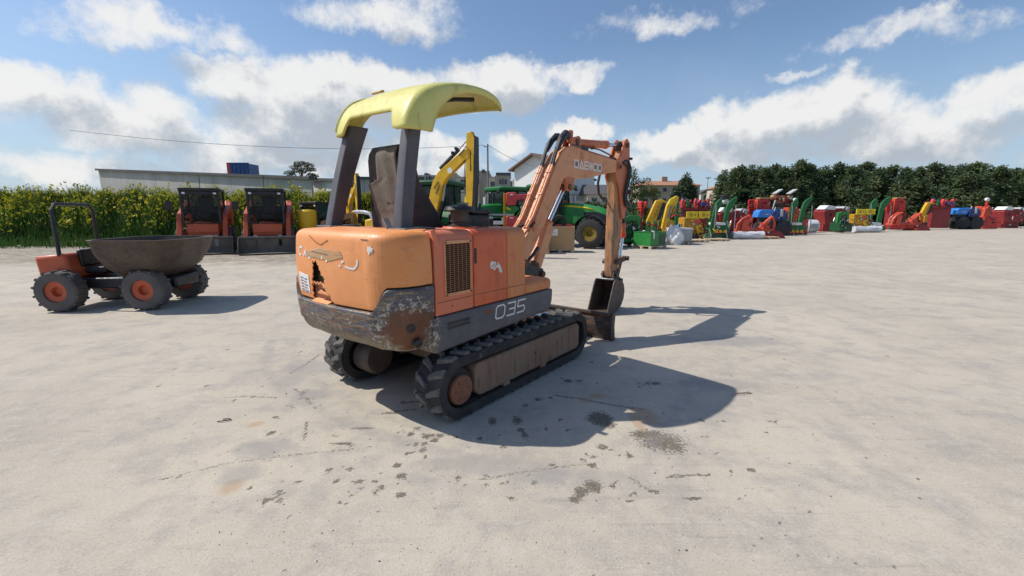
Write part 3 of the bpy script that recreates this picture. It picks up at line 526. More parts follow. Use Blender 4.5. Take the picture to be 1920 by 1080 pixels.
# dark hedge behind the green tractor
def hedge(name, label, x0, x1, Y, h, n, seed):
    r2 = random.Random(seed); cl = [(r2.uniform(x0, x1), Y + r2.uniform(-.6, .6), h * r2.uniform(.2, .85), .6, .5, .5) for _ in range(int((x1 - x0) * 4))]
    t = thing(name, label, 'hedge', ((x0 + x1) / 2, Y, 0))
    c = bpy.data.objects.new('foliage', crown('hedge_foliage', [(a - (x0 + x1) / 2, b - Y, c_, *d) for a, b, c_, *d in cl], n, .17, ['weed_deep', 'conifer_green', 'tree_green'], [.4, .35, .25], seed)); COL.objects.link(c); c.parent = t
    for i in range(0, int(x1 - x0), 2): MB().tube([(i - (x1 - x0) / 2 + .5, 0, 0), (i - (x1 - x0) / 2 + .5, 0, h * .6)], .03, 5).build('stem', 'bark', t)
hedge('hedge', 'dark overgrown hedge behind the green tractor with the yellow stripe', 3.4, 8.2, 27.5, 2.3, 5200, 31)
hedge('hedge', 'low hedge running behind the row of machines at the right', 8.6, 34.0, 44.0, 2.0, 9000, 33)

# ================================================================ BUILDINGS
M['render_white'] = mat('white_render', (0.80, 0.79, 0.77), 0.85, 0, [((0.70, 0.69, 0.66), .4, .4, .7)], 0.05, 3)
M['render_grey'] = mat('grey_beige_render', (0.40, 0.36, 0.31), 0.9, 0, [((0.33, 0.30, 0.26), .5, .4, .7)], 0.05, 3)
M['render_cream'] = mat('cream_render', (0.62, 0.55, 0.45), 0.9, 0, [((0.47, 0.41, 0.33), .5, .4, .7)], 0.05, 3)
M['render_beige'] = mat('beige_render', (0.42, 0.35, 0.26), 0.9, 0, [((0.36, 0.30, 0.23), .6, .4, .7)], 0.05, 3)
M['slate'] = mat('dark_roof', (0.085, 0.08, 0.085), 0.8, 0, [((0.12, 0.11, 0.11), 2, .4, .7)])
M['tiles'] = mat('clay_tiles', (0.42, 0.20, 0.115), 0.85, 0, [((0.32, 0.16, 0.10), 3, .4, .65), ((0.48, 0.27, 0.17), 6, .55, .7)], 0.3, 12)
M['browntile'] = mat('dark_brown_tiles', (0.15, 0.10, 0.085), 0.85, 0, [((0.22, 0.13, 0.10), 3, .4, .65)], 0.3, 12)
M['wallconc'] = mat('weathered_precast_concrete', (0.46, 0.45, 0.42), 0.9, 0, [((0.36, 0.35, 0.32), .5, .4, .65, (1, 1, .4)), ((0.26, 0.25, 0.22), .8, .58, .75, (2, 2, .3))], 0.1, 8)
WINM = MB().box(-.5, .5, -.06, .05, -.5, .5).mesh('window', 'window_glass', 0)
FRM = MB().box(-.56, .56, -.09, .03, .5, .56).box(-.56, .56, -.13, .03, -.58, -.5).box(-.56, -.5, -.09, .03, -.5, .5).box(.5, .56, -.09, .03, -.5, .5).box(-.025, .025, -.09, .0, -.5, .5).mesh('window_frame', 'light_grey_paint', 0)
def window(parent, x, y, z, w, h, rot=0.0):
    o = bpy.data.objects.new('window', WINM); COL.objects.link(o); o.parent = parent; o.location = (x, y, z); o.scale = (w, 1, h); o.rotation_euler = (0, 0, rot)
    f = bpy.data.objects.new('window_frame', FRM); COL.objects.link(f); f.parent = o
    return o
def front(px0, px1, Y):
    a, c = at(px0, 397, Y), at(px1, 397, Y); return (a.x + c.x) / 2, c.x - a.x
def zat(py, Y, px=960): return at(px, py, Y).z
# white gabled house behind the boom
Y = 70; cx, w = front(962, 1040, Y); ez, rz = zat(311, Y), zat(291, Y)
hs = thing('white_house', 'tall white gabled house with a dark tiled roof rising behind the orange boom', 'house', (cx, Y, 0), R(-42)); w *= 1.25
MB().prism([(-w / 2, 0), (w / 2, 0), (w / 2, ez), (0, rz), (-w / 2, ez)], 0, 11, 'y').build('wall', 'render_white', hs, smooth=0)
rf = MB()
for s_ in (-1, 1): rf.prism([(s_ * (w / 2 + .7), ez - .62), (0, rz + .02), (0, rz + .30), (s_ * (w / 2 + .75), ez - .38)], -.8, 11.8, 'y')
rf.build('roof', 'browntile', hs, smooth=0)
MB().box(.55 * w / 2 - .45, .55 * w / 2 + .25, -.03, .1, 2, ez + .3).build('stair_window_strip', 'light_grey_paint', hs, smooth=0)
for z in (ez - .5, ez - 2.6, ez - 5): window(hs, .55 * w / 2 - .1, -.06, z, .55, 1.5)
window(hs, w / 2 - .75, 0, ez - 1.4, .5, .9)
for z in (ez - 2.5, ez - 5): window(hs, -w / 2, 5, z, 1.2, 1.4, -math.pi / 2)
MB().box(-w / 2 - .9, -w / 2, .5, 4.5, ez - 2.9, ez - 2.7).box(-w / 2 - .9, -w / 2 - .84, .5, 4.5, ez - 2.7, ez - 1.8).build('balcony', 'light_grey_paint', hs, smooth=0)
# lower grey buildings to the right of it
Y = 78; cx, w = front(1080, 1113, Y)
hb_ = thing('grey_house', 'grey shaded house block seen under the boom left of the arm', 'house', (cx, Y, 0))
MB().box(-w / 2, w / 2, 0, 9, 0, zat(338, Y)).build('wall', 'render_white', hb_, smooth=0)
MB().prism([(-w / 2 - .5, zat(338, Y)), (w / 2 + .5, zat(338, Y)), (0, zat(326, Y))], -.4, 9.4, 'y').build('roof', 'slate', hb_, smooth=0)
window(hb_, 0, 0, zat(352, Y), 1.0, 1.2)
Y = 66; cx, w = front(1101, 1146, Y)
hb_ = thing('low_house', 'low cream house with a dark roof between boom and arm', 'house', (cx, Y, 0))
MB().box(-w / 2, w / 2, 0, 6, 0, zat(362, Y)).build('wall', 'render_cream', hb_, smooth=0)
MB().prism([(-.4, zat(364, Y)), (3, zat(344, Y)), (6.4, zat(364, Y))], -w / 2 - .4, w / 2 + .4).build('roof', 'slate', hb_, smooth=0)
for x in (-.8, .8): window(hb_, x, 0, zat(377, Y), .8, .9)
# beige flats with flat roofs
Y = 95
fb = thing('apartment_block', 'beige flat roofed apartment block behind the yellow excavator and the utility pole', 'building', (0, Y, 0))
for i, (a, c, top, dy, mm) in enumerate(((778, 836, 330, 0, 'render_cream'), (834, 858, 326, 3, 'render_grey'), (856, 899, 333, 1, 'render_cream'), (898, 918, 322, 2, 'render_grey'), (917, 931, 333, 1, 'render_cream'), (929, 957, 331, 0, 'render_grey'), (956, 968, 341, 1, 'render_cream'))):
    cx, w = front(a, c, Y + dy); MB().box(cx - w / 2, cx + w / 2, dy + i * .01, 14, 0, zat(top, Y + dy)).build('wall', mm, fb, smooth=0)
    MB().box(cx - w / 2 - .1, cx + w / 2 + .1, dy - .12 + i * .01, dy + .1, zat(top, Y + dy) - .05, zat(top, Y + dy) + .18).build('parapet', 'render_grey', fb, smooth=0)
for a, c, t_, bt in ((797, 803, 324, 331), (904, 909, 317, 323), (930, 958, 323, 332)):
    cx, w = front(a, c, Y); MB().box(cx - w / 2, cx + w / 2, .6, 5, zat(bt, Y), zat(t_, Y)).build('chimney' if c - a < 10 else 'roof_storey', 'slate', fb, smooth=0)
for px, py, ww, hh in ((791, 337, 1.1, 1.2), (803, 337, 1.1, 1.2), (811, 337, 1.6, 1.2), (824, 345, 1.2, 1.3), (868, 342, 1.2, 1.3), (884, 342, 1.2, 1.3), (892, 338, 1.4, 1.5), (946, 341, 1.0, 1.1), (940, 341, .9, 1.1), (962, 346, .7, 1.1), (950, 354, 1, 1.1), (923, 345, .8, 1.1)):
    p = at(px, py, Y); window(fb, p.x, 1.0 if 856 < px < 898 or px > 956 or 917 < px < 930 else 0, p.z, ww, hh)
# tiled country house
Y = 95; cx, w = front(1197, 1309, Y); ez, rz = zat(347, Y), zat(337, Y)
th = thing('tiled_house', 'long beige house with a clay tiled roof behind the dark bushy tree', 'house', (cx, Y, 0))
MB().box(-w / 2, w / 2, 0, 8, 0, ez).build('wall', 'render_beige', th, smooth=0)
MB().add([(-w / 2 - .5, -.5, ez - .05), (w / 2 + .5, -.5, ez - .05), (w / 2 + .5, 8.5, ez - .05), (-w / 2 - .5, 8.5, ez - .05), (-w / 2 + 2, 4, rz), (w / 2 - 2, 4, rz)], [(0, 1, 5, 4), (1, 2, 5), (2, 3, 4, 5), (3, 0, 4), (3, 2, 1, 0)]).build('roof', 'tiles', th, smooth=0)
MB().box(-.6, .6, 3.4, 4.6, rz - .3, rz + .9).build('chimney', 'render_beige', th, smooth=0)
for i in range(6):
    window(th, -w / 2 + 1.3 + i * (w - 2.6) / 5, 0, ez - 1.0, .75, .8); window(th, -w / 2 + 1.3 + i * (w - 2.6) / 5, 0, ez - 3.4, .8, 1.2)
# far roofs before the conifers
Y = 150; cx, w = front(1312, 1348, Y)
fh = thing('distant_house', 'distant pale house with a low dark roof left of the conifer row', 'house', (cx, Y, 0))
MB().box(-w / 2, w / 2, 0, 8, 0, zat(362, Y)).build('wall', 'render_cream', fh, smooth=0)
MB().prism([(-w / 2 - .5, zat(362, Y)), (w / 2 + .5, zat(362, Y)), (w / 4, zat(355, Y)), (-w / 4, zat(355, Y))], -.5, 8.5, 'y').build('roof', 'slate', fh, smooth=0)
for x in (-1.6, 1.6): window(fh, x, 0, zat(368, Y), .9, 1.0)
Y = 85; cx, w = front(1348, 1366, Y)
fh = thing('cream_house', 'small cream house corner showing at the foot of the conifers', 'house', (cx, Y, 0))
MB().box(-w / 2, w / 2, 0, 6, 0, zat(352, Y)).build('wall', 'render_cream', fh, smooth=0)
MB().prism([(-w / 2 - .3, zat(352, Y)), (w / 2 + .3, zat(352, Y)), (0, zat(347, Y))], -.3, 6.3, 'y').build('roof', 'tiles', fh, smooth=0); window(fh, .1, 0, zat(366, Y), .6, .9)
# precast wall at the left with a dark capping, a lighter stretch after the gap
def conc_wall(name, label, A, B, npan, cap=True, mt='wallconc'):
    A, B = Vector(A), Vector(B); d = (B - A); L = Vector((d.x, d.y, 0)).length; t = thing(name, label, 'wall', (A.x, A.y, 0), math.atan2(d.y, d.x))
    pw_ = L / npan; h0, h1 = A.z, B.z
    for i in range(npan):
        za = h0 + (h1 - h0) * i / npan; zb_ = h0 + (h1 - h0) * (i + 1) / npan
        MB().prism([(i * pw_ + .02, 0), ((i + 1) * pw_ - .02, 0), ((i + 1) * pw_ - .02, zb_), (i * pw_ + .02, za)], 0, .18, 'y').build('wall_panel', mt, t, smooth=0)
    if cap: MB().prism([(-.1, h0 + .003), (L + .1, h1 + .003), (L + .1, h1 + .22), (-.1, h0 + .22)], -.25, .5, 'y').build('capping', 'slate', t, smooth=0)
    return t
a_, c_ = at(420, 330, 39), at(583, 337, 33.5)
ext = a_ + (a_ - c_) * 2.2
conc_wall('concrete_wall', 'long weathered concrete wall with dark capping above the weeds at the left', ext, c_, 14)
a_, c_ = at(585, 339, 35.5), at(640, 341, 33)
conc_wall('pale_wall', 'short sunlit pale wall stretch at the right end of the concrete wall', a_, c_, 3, True, 'render_white')
a_, c_ = at(642, 336, 39), at(790, 337, 44)
conc_wall('low_shed', 'dark capped low wall behind the small yellow digger', a_, c_, 8, True)
a_, c_ = at(940, 372, 50), at(1210, 381, 54)
conc_wall('boundary_wall', 'low grey boundary wall behind the tractors', a_, c_, 12, False, 'render_grey')
# blue container on the structure behind the wall
Y = 41; p0, p1 = at(423, 329, Y), at(462, 304, Y)
bx = thing('blue_container', 'blue open container with an orange end standing above the concrete wall', 'container', ((p0.x + p1.x) / 2, Y + .3, p0.z - .15)); w = p1.x - p0.x; h = p1.z - p0.z + .15
MB().box(-w / 2 + .30, w / 2, 0, 1.6, 0, h * .93).build('body', 'container_blue', bx, smooth=0)
MB().box(-w / 2, -w / 2 + .29, .0, 1.6, 0, h).build('end_panel', 'orange_red_paint', bx, smooth=0)
MB().box(-w / 2 + .30, w / 2 + .04, -.05, 0.0, h * .93, h * .99).build('rim', 'container_blue', bx, smooth=0)
for i in range(5): MB().box(-w / 2 + .45 + i * (w - .6) / 4, -w / 2 + .51 + i * (w - .6) / 4, -.045, -.001, 0, h * .92).build('rib', 'container_blue', bx, smooth=0)

# ================================================================ POLES AND WIRES
Y = 52; p = at(915.5, 397, Y); zt = zat(270, Y)
up = thing('utility_pole', 'thin grey utility pole between the yellow excavator and the white house', 'pole', (p.x, Y, 0))
MB().tube([(0, 0, 0), (0, 0, zt)], [.15, .09], 10).build('shaft', 'grey_paint', up)
MB().box(-.42, .1, -.05, .05, zt - .35, zt - .27).build('cross_arm', 'grey_paint', up)
for x in (-.38, .05): MB().lathe([(0, 0), (.04, 0), (.05, .06), (.03, .12), (0, .12)], (x, 0, zt - .27), 'z', 8).build('insulator', 'dark_red_paint', up)
def wire(name, label, A, B, sag):
    A, B = Vector(A), Vector(B)
    tag(MB().tube([A.lerp(B, i / 20) - Vector((0, 0, sag * 4 * (i / 20) * (1 - i / 20))) for i in range(21)], .022, 5).build(name, 'black'), label, 'cable')
top = Vector((p.x - .36, Y, zt - .12))
wire('overhead_cable', 'thin overhead cable sagging across the sky left of the utility pole', at(130, 244, 46), top, 1.0)
wire('overhead_cable', 'short overhead cable dropping from the pole towards the white house', Vector((p.x + .06, Y, zt - .12)), Vector(at(1000, 312, 69)), .3)
Y = 140; p = at(1323, 397, Y)
lm = thing('light_mast', 'slender distant light mast between the tiled house and the conifers', 'lamp', (p.x, Y, 0)); zt = zat(334, Y)
MB().tube([(0, 0, 0), (0, 0, zt)], [.16, .09], 8).build('shaft', 'grey_paint', lm)
MB().box(-.7, .7, -.1, .1, zt - .1, zt + .05).build('lamp_bar', 'grey_paint', lm)
for x in (-.6, 0, .6): MB().box(x - .18, x + .18, -.25, 0, zt + .05, zt + .3).build('flood_light', 'light_grey_paint', lm)
# ================================================================ THE MINI EXCAVATOR (local x = right, y = forward)
YAW = math.atan((1600 - 960) / F * math.cos(PITCH))
EXO = Vector((-0.553, 4.582, 0))
EX = thing('mini_excavator', 'faded orange mini excavator with yellow canopy standing alone on the concrete in the foreground', 'excavator', EXO, -YAW)

# ---- plan outline of the rear body, right front corner round the back to the left front corner
def outline():
    pts = [(0.75, -1.05), (0.75, -1.17)]
    pts += [(x, y) for x, y in arc(0.45, -1.17, 0.30, 0, -90, 14)][1:]
    for i in range(1, 25):
        t = i / 25; x = 0.45 - 0.95 * t; pts.append((x, -1.47 - 0.035 * math.sin(math.pi * t)))
    pts += [(x, y) for x, y in arc(-0.50, -1.17, 0.30, -90, -180, 14)]
    pts += [(-0.80, -1.05)]
    return pts
_ol = [Vector((*p, 0)) for p in outline()]
_cum = [0]
for a_, b_ in zip(_ol, _ol[1:]): _cum.append(_cum[-1] + (b_ - a_).length)
OL = _cum[-1]
def ol(s, inset=0.0):
    s = min(max(s, 0), OL - 1e-6); i = max(k for k in range(len(_cum) - 1) if _cum[k] <= s)
    t = (s - _cum[i]) / (_cum[i + 1] - _cum[i]); p = _ol[i].lerp(_ol[i + 1], t); d = (_ol[i + 1] - _ol[i]).normalized()
    e = 0.02
    nrm = Vector((-d.y, d.x, 0))
    # smooth the normal
    if 0 < i < len(_ol) - 2:
        d2 = ((_ol[i + 1] - _ol[i - 1]).normalized()).lerp((_ol[min(i + 2, len(_ol) - 1)] - _ol[i]).normalized(), t).normalized(); nrm = Vector((-d2.y, d2.x, 0))
    c = Vector((-0.02, -0.9, 0))
    if nrm.dot(p - c) > 0: nrm = -nrm
    return p + nrm * inset            # positive = inwards
SC = 0.12 + 0.30 * math.pi / 4        # arclength of the middle of the right corner
def zb(s):                            # boundary between cover and grey skirt
    q = min(s, OL - s)
    hi, lo = 1.165, 0.985
    t = (q - (SC + 0.02)) / 0.16
    t = min(max(t, 0), 1); t = t * t * (3 - 2 * t)
    return hi + (lo - hi) * t - 0.0
# cover -----------------------------------------------------------
NS, ZT = 420, 1.575
def inpoly(p, poly):
    r = False; j = len(poly) - 1
    for i in range(len(poly)):
        if (poly[i][1] > p[1]) != (poly[j][1] > p[1]) and p[0] < (poly[j][0] - poly[i][0]) * (p[1] - poly[i][1]) / (poly[j][1] - poly[i][1]) + poly[i][0]: r = not r
        j = i
    return r
HOLES = [[(-0.235, 1.31), (-0.165, 1.325), (-0.12, 1.25), (-0.055, 1.18), (-0.06, 1.135), (-0.10, 1.15), (-0.28, 1.14), (-0.245, 1.22)],
         [(-0.285, 1.128), (-0.10, 1.135), (-0.06, 1.09), (0.0, 1.06), (0.045, 0.97), (-0.295, 0.97)],
         [(-0.72, 1.30), (-0.66, 1.27), (-0.635, 1.17), (-0.69, 1.21), (-0.76, 1.22)]]
rows = []; 
NZ = 84
for k in range(NZ + 1):
    row = []
    for i in range(NS + 1):
        s = OL * i / NS; z0 = zb(s) + 0.008; z = z0 + (1.50 - z0) * k / NZ
        bul = 0.012 + 0.02 * ((z - 1.25) / 0.3) ** 2
        row.append(ol(s, bul) + Vector((0, 0, z)))
    rows.append(row)
for k in range(1, 7):
    t = math.pi / 2 * k / 6
    rows.append([ol(OL * i / NS, 0.026 + 0.085 * (1 - math.cos(t))) + Vector((0, 0, 1.50 + (ZT - 1.50) * math.sin(t))) for i in range(NS + 1)])
for k in (1, 2, 3):
    rows.append([ol(OL * i / NS, 0.111).lerp(Vector((-0.02 + (0.5 - i / NS) * 1.3, -1.0, 0)), k / 3) + Vector((0, 0, ZT + 0.004 * k)) for i in range(NS + 1)])
cv = MB(); jr = random.Random(3)
cv.grid(rows)
cols = NS + 1
keep = []
for f in cv.f:
    c = sum((Vector(cv.v[i]) for i in f), Vector()) / 4
    if c.y < -1.25 and any(inpoly((c.x + 0.007 * math.sin(c.z * 131) + .005 * math.sin(c.z * 310 + 2), c.z + 0.007 * math.sin(c.x * 113) + .004 * math.sin(c.x * 290)), h) for h in HOLES): continue
    if c.z > 1.33 and c.z < 1.49 and c.x < -0.55 and c.y < -1.1:      # perforated corner: small vent holes
        i, k = f[0] % cols, f[0] // cols
        if i % 6 < 3 and (k % 6) // 2 == ((i // 6) % 2) * 2 % 3: continue
    keep.append(f)
cv.f = keep
cover = cv.build('counterweight_cover', 'cover', EX, smooth=40, solid=0.008, label='faded orange rear cover torn open at the lower left')
# core behind the cover
co = MB(); rows = []
for z, ins in ((0.72, .09), (1.0, .075), (1.45, .085), (1.52, .16)): rows.append([ol(OL * i / 60, ins) + Vector((0, 0, z)) for i in range(61)])
co.grid(rows); co.f.append(tuple(range(3 * 61, 4 * 61)))
co.build('counterweight_core', 'cavity', EX)
fl = MB()                                        # torn flaps and the red box in the lower hole
fl.box(-0.29, 0.03, -1.452, -1.415, 0.985, 1.125)
fl.build('inner_box', 'cavityred', cover)
fl = MB()
fl.prism([(-1.495, 0.975), (-1.445, 0.985), (-1.42, 1.02), (-1.43, 1.025), (-1.46, 0.998), (-1.495, 0.985)], -0.28, -0.02)
fl.prism([(-0.20, 1.055), (-0.02, 1.05), (0.0, 1.075), (-0.10, 1.078), (-0.14, 1.09)], -1.485, -1.478, 'y')
fl.build('torn_flap', 'cover', cover, bevel=0.003)
# skirt -------------------------------------------------------------
# grey, dented, rust patch round the two bolts at the corner
def skirtmat():
    m = mat('scraped_grey_skirt_paint', (0.085, 0.085, 0.10), 0.5, 0.0, [((0.125, 0.12, 0.13), 4, .45, .7)], 0.25, 30, (1, 1, 5))
    t = m.node_tree; q = G(t); b = t.nodes['Principled BSDF']; cur = b.inputs['Base Color'].links[0].from_socket
    co = N(t, 'ShaderNodeTexCoord').outputs['Object']
    sx = N(t, 'ShaderNodeSeparateXYZ'); t.links.new(co, sx.inputs[0])
    def mp(st):
        n = N(t, 'ShaderNodeMapping'); t.links.new(co, n.inputs[0]); n.inputs['Scale'].default_value = st; return n.outputs[0]
    # more wear on the back and the corner than on the sides
    wear = q.mr(sx.outputs[1], -1.20, -0.95, 1, 0.0)
    low = q.mr(sx.outputs[2], 0.70, 0.86, 1, 0)
    n1 = q.noise(mp((1.0, 1.0, 9)), 4.5, 8, 0.68)
    cur = q.mix(q.m('MULTIPLY', q.mr(n1, .50, .56), wear), cur, (0.25, 0.185, 0.12))
    n2 = q.noise(mp((1.3, 1.3, 11)), 4.0, 8, 0.7, 0.3)
    cur = q.mix(q.m('MULTIPLY', q.mr(n2, .52, .57), wear), cur, (0.20, 0.095, 0.04))
    n2b = q.noise(mp((1.6, 1.6, 14)), 5.0, 6, 0.7)
    cur = q.mix(q.m('MULTIPLY', q.mr(n2b, .54, .58), wear), cur, (0.045, 0.048, 0.06))
    n3 = q.noise(mp((2, 2, 2.5)), 9, 6, 0.7)
    cur = q.mix(q.m('MULTIPLY', q.mr(n3, .61, .65), wear), cur, (0.50, 0.41, 0.30))
    n4 = q.noise(mp((1, 1, 3)), 5, 6, 0.7)
    cur = q.mix(q.m('MULTIPLY', q.mr(q.m('ADD', n4, q.m('MULTIPLY_ADD', low, .30, -.12)), .52, .64), q.mr(sx.outputs[1], -1.2, -1.0, .85, 0.12)), cur, (0.21, 0.165, 0.095))
    # rust round the bolts
    vd = N(t, 'ShaderNodeVectorMath', operation='DISTANCE'); mpn = mp((1, 1, .95)); t.links.new(mpn, vd.inputs[0]); vd.inputs[1].default_value = (0.735, -1.26, 0.775)
    rd = q.m('ADD', vd.outputs['Value'], q.m('MULTIPLY_ADD', q.noise(co, 9, 8, .75), .56, -.28))
    cur = q.mix(q.mr(rd, .165, .195, 1, 0), cur, q.mix(q.mr(q.noise(co, 11, 5), .4, .62), (0.17, 0.06, 0.026), (0.115, 0.05, 0.028)))
    ring = q.m('MULTIPLY', q.mr(rd, .18, .205, 0, 1), q.mr(rd, .25, .31, 1, 0))
    cur = q.mix(q.m('MULTIPLY', ring, q.mr(q.noise(co, 26, 5, .7), .52, .57)), cur, (0.46, 0.42, 0.38))
    t.links.new(cur, b.inputs['Base Color'])
    return m
M['skirt'] = skirtmat()
rows = []; n = 160
for k, (zf, ins) in enumerate([(0.0, .30), (0.005, .16), (0.06, .10), (0.16, .062), (0.30, .035), (0.5, .012), (0.75, -.002), (0.93, -.006), (0.975, -.006), (1.0, .004), (1.0, .03), (.99, .06)]):
    row = []
    for i in range(n + 1):
        s = OL * i / n; zt = zb(s) - 0.006; q = min(s, OL - s)
        zbot = 0.665 - 0.045 * max(0, 1 - q / 0.7)
        row.append(ol(s, ins) + Vector((0, 0, zbot + (zt - zbot) * zf)))
    rows.append(row)
MB().grid(rows).build('rear_skirt', 'skirt', EX, smooth=50, label='dark grey rear skirt scraped and rusted')
bo = [(0.715, -1.415, 0.835, 15), (0.705, -1.40, 0.715, 15), (-0.60, -1.45, 0.80, 20)]
for (s_, z_) in ((SC - 0.14, 0.855), (SC - 0.20, 0.725), (OL - SC - 0.06, 0.81)):
    p = ol(s_, 0.02); p2 = ol(s_, 0.1); d = (p - p2).normalized()
    b = MB(); b.lathe([(0.0, -0.03), (0.036, -0.03), (0.036, 0.006), (0.030, 0.009), (0.0, 0.0095)], axis='z', n=16)
    o = b.build('bolt_recess', 'black', EX); o.location = p + Vector((0, 0, z_)) - d * 0.002
    o.rotation_euler = (d + Vector((0, 0, -0.18))).to_track_quat('Z', 'Y').to_euler()
# dirt marks and what is left of the rear lettering (thin stickers on the cover)
def on_cover(x, z, out=0.004):
    best = min((abs(ol(OL * i / 400).x - x), i) for i in range(60, 341))[1]; s = OL * best / 400
    return ol(s, 0.012 + 0.02 * ((z - 1.25) / 0.3) ** 2 - out) + Vector((0, 0, z))
def sticker(poly, m, name, parent, out=0.0035):
    b = MB(); k = 8
    x0 = min(p[0] for p in poly); x1 = max(p[0] for p in poly); z0 = min(p[1] for p in poly); z1 = max(p[1] for p in poly)
    nx = max(2, int((x1 - x0) / 0.006)); nz = max(2, int((z1 - z0) / 0.006))
    P = [[on_cover(x0 + (x1 - x0) * i / nx, z0 + (z1 - z0) * j / nz, out) for i in range(nx + 1)] for j in range(nz + 1)]
    b.grid(P)
    if len(poly) > 4 or True:
        kf = []
        for f in b.f:
            j, i = divmod(f[0], nx + 1)
            c = (x0 + (x1 - x0) * (i + .5) / nx, z0 + (z1 - z0) * (j + .5) / nz)
            if inpoly(c, poly): kf.append(f)
        b.f = kf
    return b.build(name, m, parent, smooth=60, solid=0.001)
M['crackdark'] = mat('brown_crack', (0.17, 0.09, 0.045), 0.8)
sticker([(-0.535, 1.205), (-0.335, 1.19), (-0.34, 1.035), (-0.535, 1.035)], 'sticker', 'warning_sticker', EX)
M['grime'] = mat('grey_scuff', (0.40, 0.30, 0.18), 0.7, 0, [((0.60, 0.25, 0.08), 12, .46, .56, (1, 1, 5)), ((0.26, 0.23, 0.17), 15, .58, .64, (1, 1, 4))])
sticker([(-0.33, 1.40), (-0.10, 1.435), (0.19, 1.42), (0.22, 1.37), (0.05, 1.335), (-0.34, 1.355)], 'grime', 'scuff_mark', cover, 0.0025)
for i_ in range(5): sticker([(-0.51, 1.165 - .026 * i_), (-0.37 - .02 * (i_ % 2), 1.155 - .026 * i_), (-0.37 - .02 * (i_ % 2), 1.145 - .026 * i_), (-0.51, 1.155 - .026 * i_)], 'grey_paint', 'sticker_print', EX, 0.0048)
# remains of the rear lettering: broken pieces of white letters
def strokes(lst, w, name, m, out=0.004):
    b = MB()
    for (x0, z0, x1, z1) in lst:
        d = Vector((x1 - x0, z1 - z0)); L = d.length; nrm = Vector((-d.y, d.x)) / L * w / 2; k = max(2, int(L / 0.02))
        b.grid([[on_cover(x0 + d.x * i / k + nrm.x * sg, z0 + d.y * i / k + nrm.y * sg, out) for i in range(k + 1)] for sg in (-1, 1)])
    return b.build(name, m, cover, smooth=0, solid=0.001)
for l_ in ([(-0.50, 1.36, -0.50, 1.42), (-0.50, 1.36, -0.455, 1.357)], [(-0.49, 1.425, -0.43, 1.42)], [(-0.40, 1.35, -0.37, 1.40), (-0.37, 1.40, -0.345, 1.35)], [(-0.30, 1.345, -0.265, 1.345)], [(-0.07, 1.345, -0.065, 1.37)], [(-0.01, 1.335, 0.015, 1.338)], [(0.17, 1.312, 0.195, 1.31)], [(0.20, 1.335, 0.23, 1.35)],
           [(0.245, 1.31, 0.29, 1.30), (0.29, 1.30, 0.35, 1.297), (0.35, 1.297, 0.385, 1.33), (0.385, 1.33, 0.39, 1.37)]):
    strokes(l_, 0.016, 'letter_remnant', 'decalwhite')
sticker([(0.495, 1.435), (0.505, 1.455), (0.50, 1.475), (0.52, 1.468), (0.53, 1.478), (0.54, 1.46), (0.56, 1.455), (0.545, 1.44), (0.55, 1.425), (0.53, 1.43), (0.52, 1.405), (0.51, 1.43)], 'decalwhite', 'sticker_remnant', cover)
for l_ in ([(-0.30, 1.53, -0.16, 1.475), (-0.16, 1.475, -0.08, 1.46), (-0.08, 1.46, 0.02, 1.50)], [(0.42, 1.52, 0.50, 1.518)], [(-0.24, 1.40, 0.03, 1.385)]): strokes(l_, 0.006, 'crack', 'crackdark')

# ---- side panels on the right ---------------------------------------------------------------
def panel_prof(x, ztop, zbot, rr=0.085, n=6):
    """cross-section (x, z) from the lower edge up, over the rounded shoulder and a little inwards"""
    pr = [(x, zbot)]
    pr += [(x - rr + rr * math.cos(R(90 * i / n)), ztop - rr + rr * math.sin(R(90 * i / n))) for i in range(n + 1)]
    return pr + [(x - 0.38, ztop + 0.004), (x - 0.38, zbot)]
def panel(name, mt, y0, y1, x=0.75, ztop=1.575, zbot=0.905, **kw):
    return MB().prism(panel_prof(x, ztop, zbot), y0, y1, 'y').build(name, mt, EX, bevel=0.010, smooth=30, **kw)
gp = panel('grille_panel', 'pinkor', -1.03, -0.598)
gp['label'] = 'pinkish side panel with the radiator grille'
dr = panel('engine_door', 'redor', -0.586, -0.138, label='red orange engine door')
fp = panel('front_side_panel', 'panelor', -0.130, 0.150, ztop=1.572, label='faded orange front panel')
st = MB().prism([(0.75, 0.905), (0.75, 0.985), (0.735, 1.01), (0.70, 1.02), (0.10, 1.02), (0.10, 0.905)], 0.156, 0.625, 'y').build('step_cover', 'panelor', EX, bevel=0.018, smooth=30, seg=3)
def groove(y0, y1, z, name, parent, w=0.006):
    return MB().box(0.748, 0.7515, y0, y1, z - w / 2, z + w / 2).build(name, 'cavityred', parent, smooth=0)
for y0, y1, pp in ((-1.02, -0.61, gp), (-0.575, -0.15, dr), (-0.12, 0.145, fp)): groove(y0, y1, 1.012, 'panel_seam', pp)
# torn strip between cover and panel
MB().prism([(-1.06, 1.585), (-1.02, 1.588), (-0.99, 1.50), (-0.985, 1.42), (-1.01, 1.43), (-1.03, 1.50)], 0.735, 0.757, 'x').build('torn_trim', 'pinkor', gp, bevel=0.006)
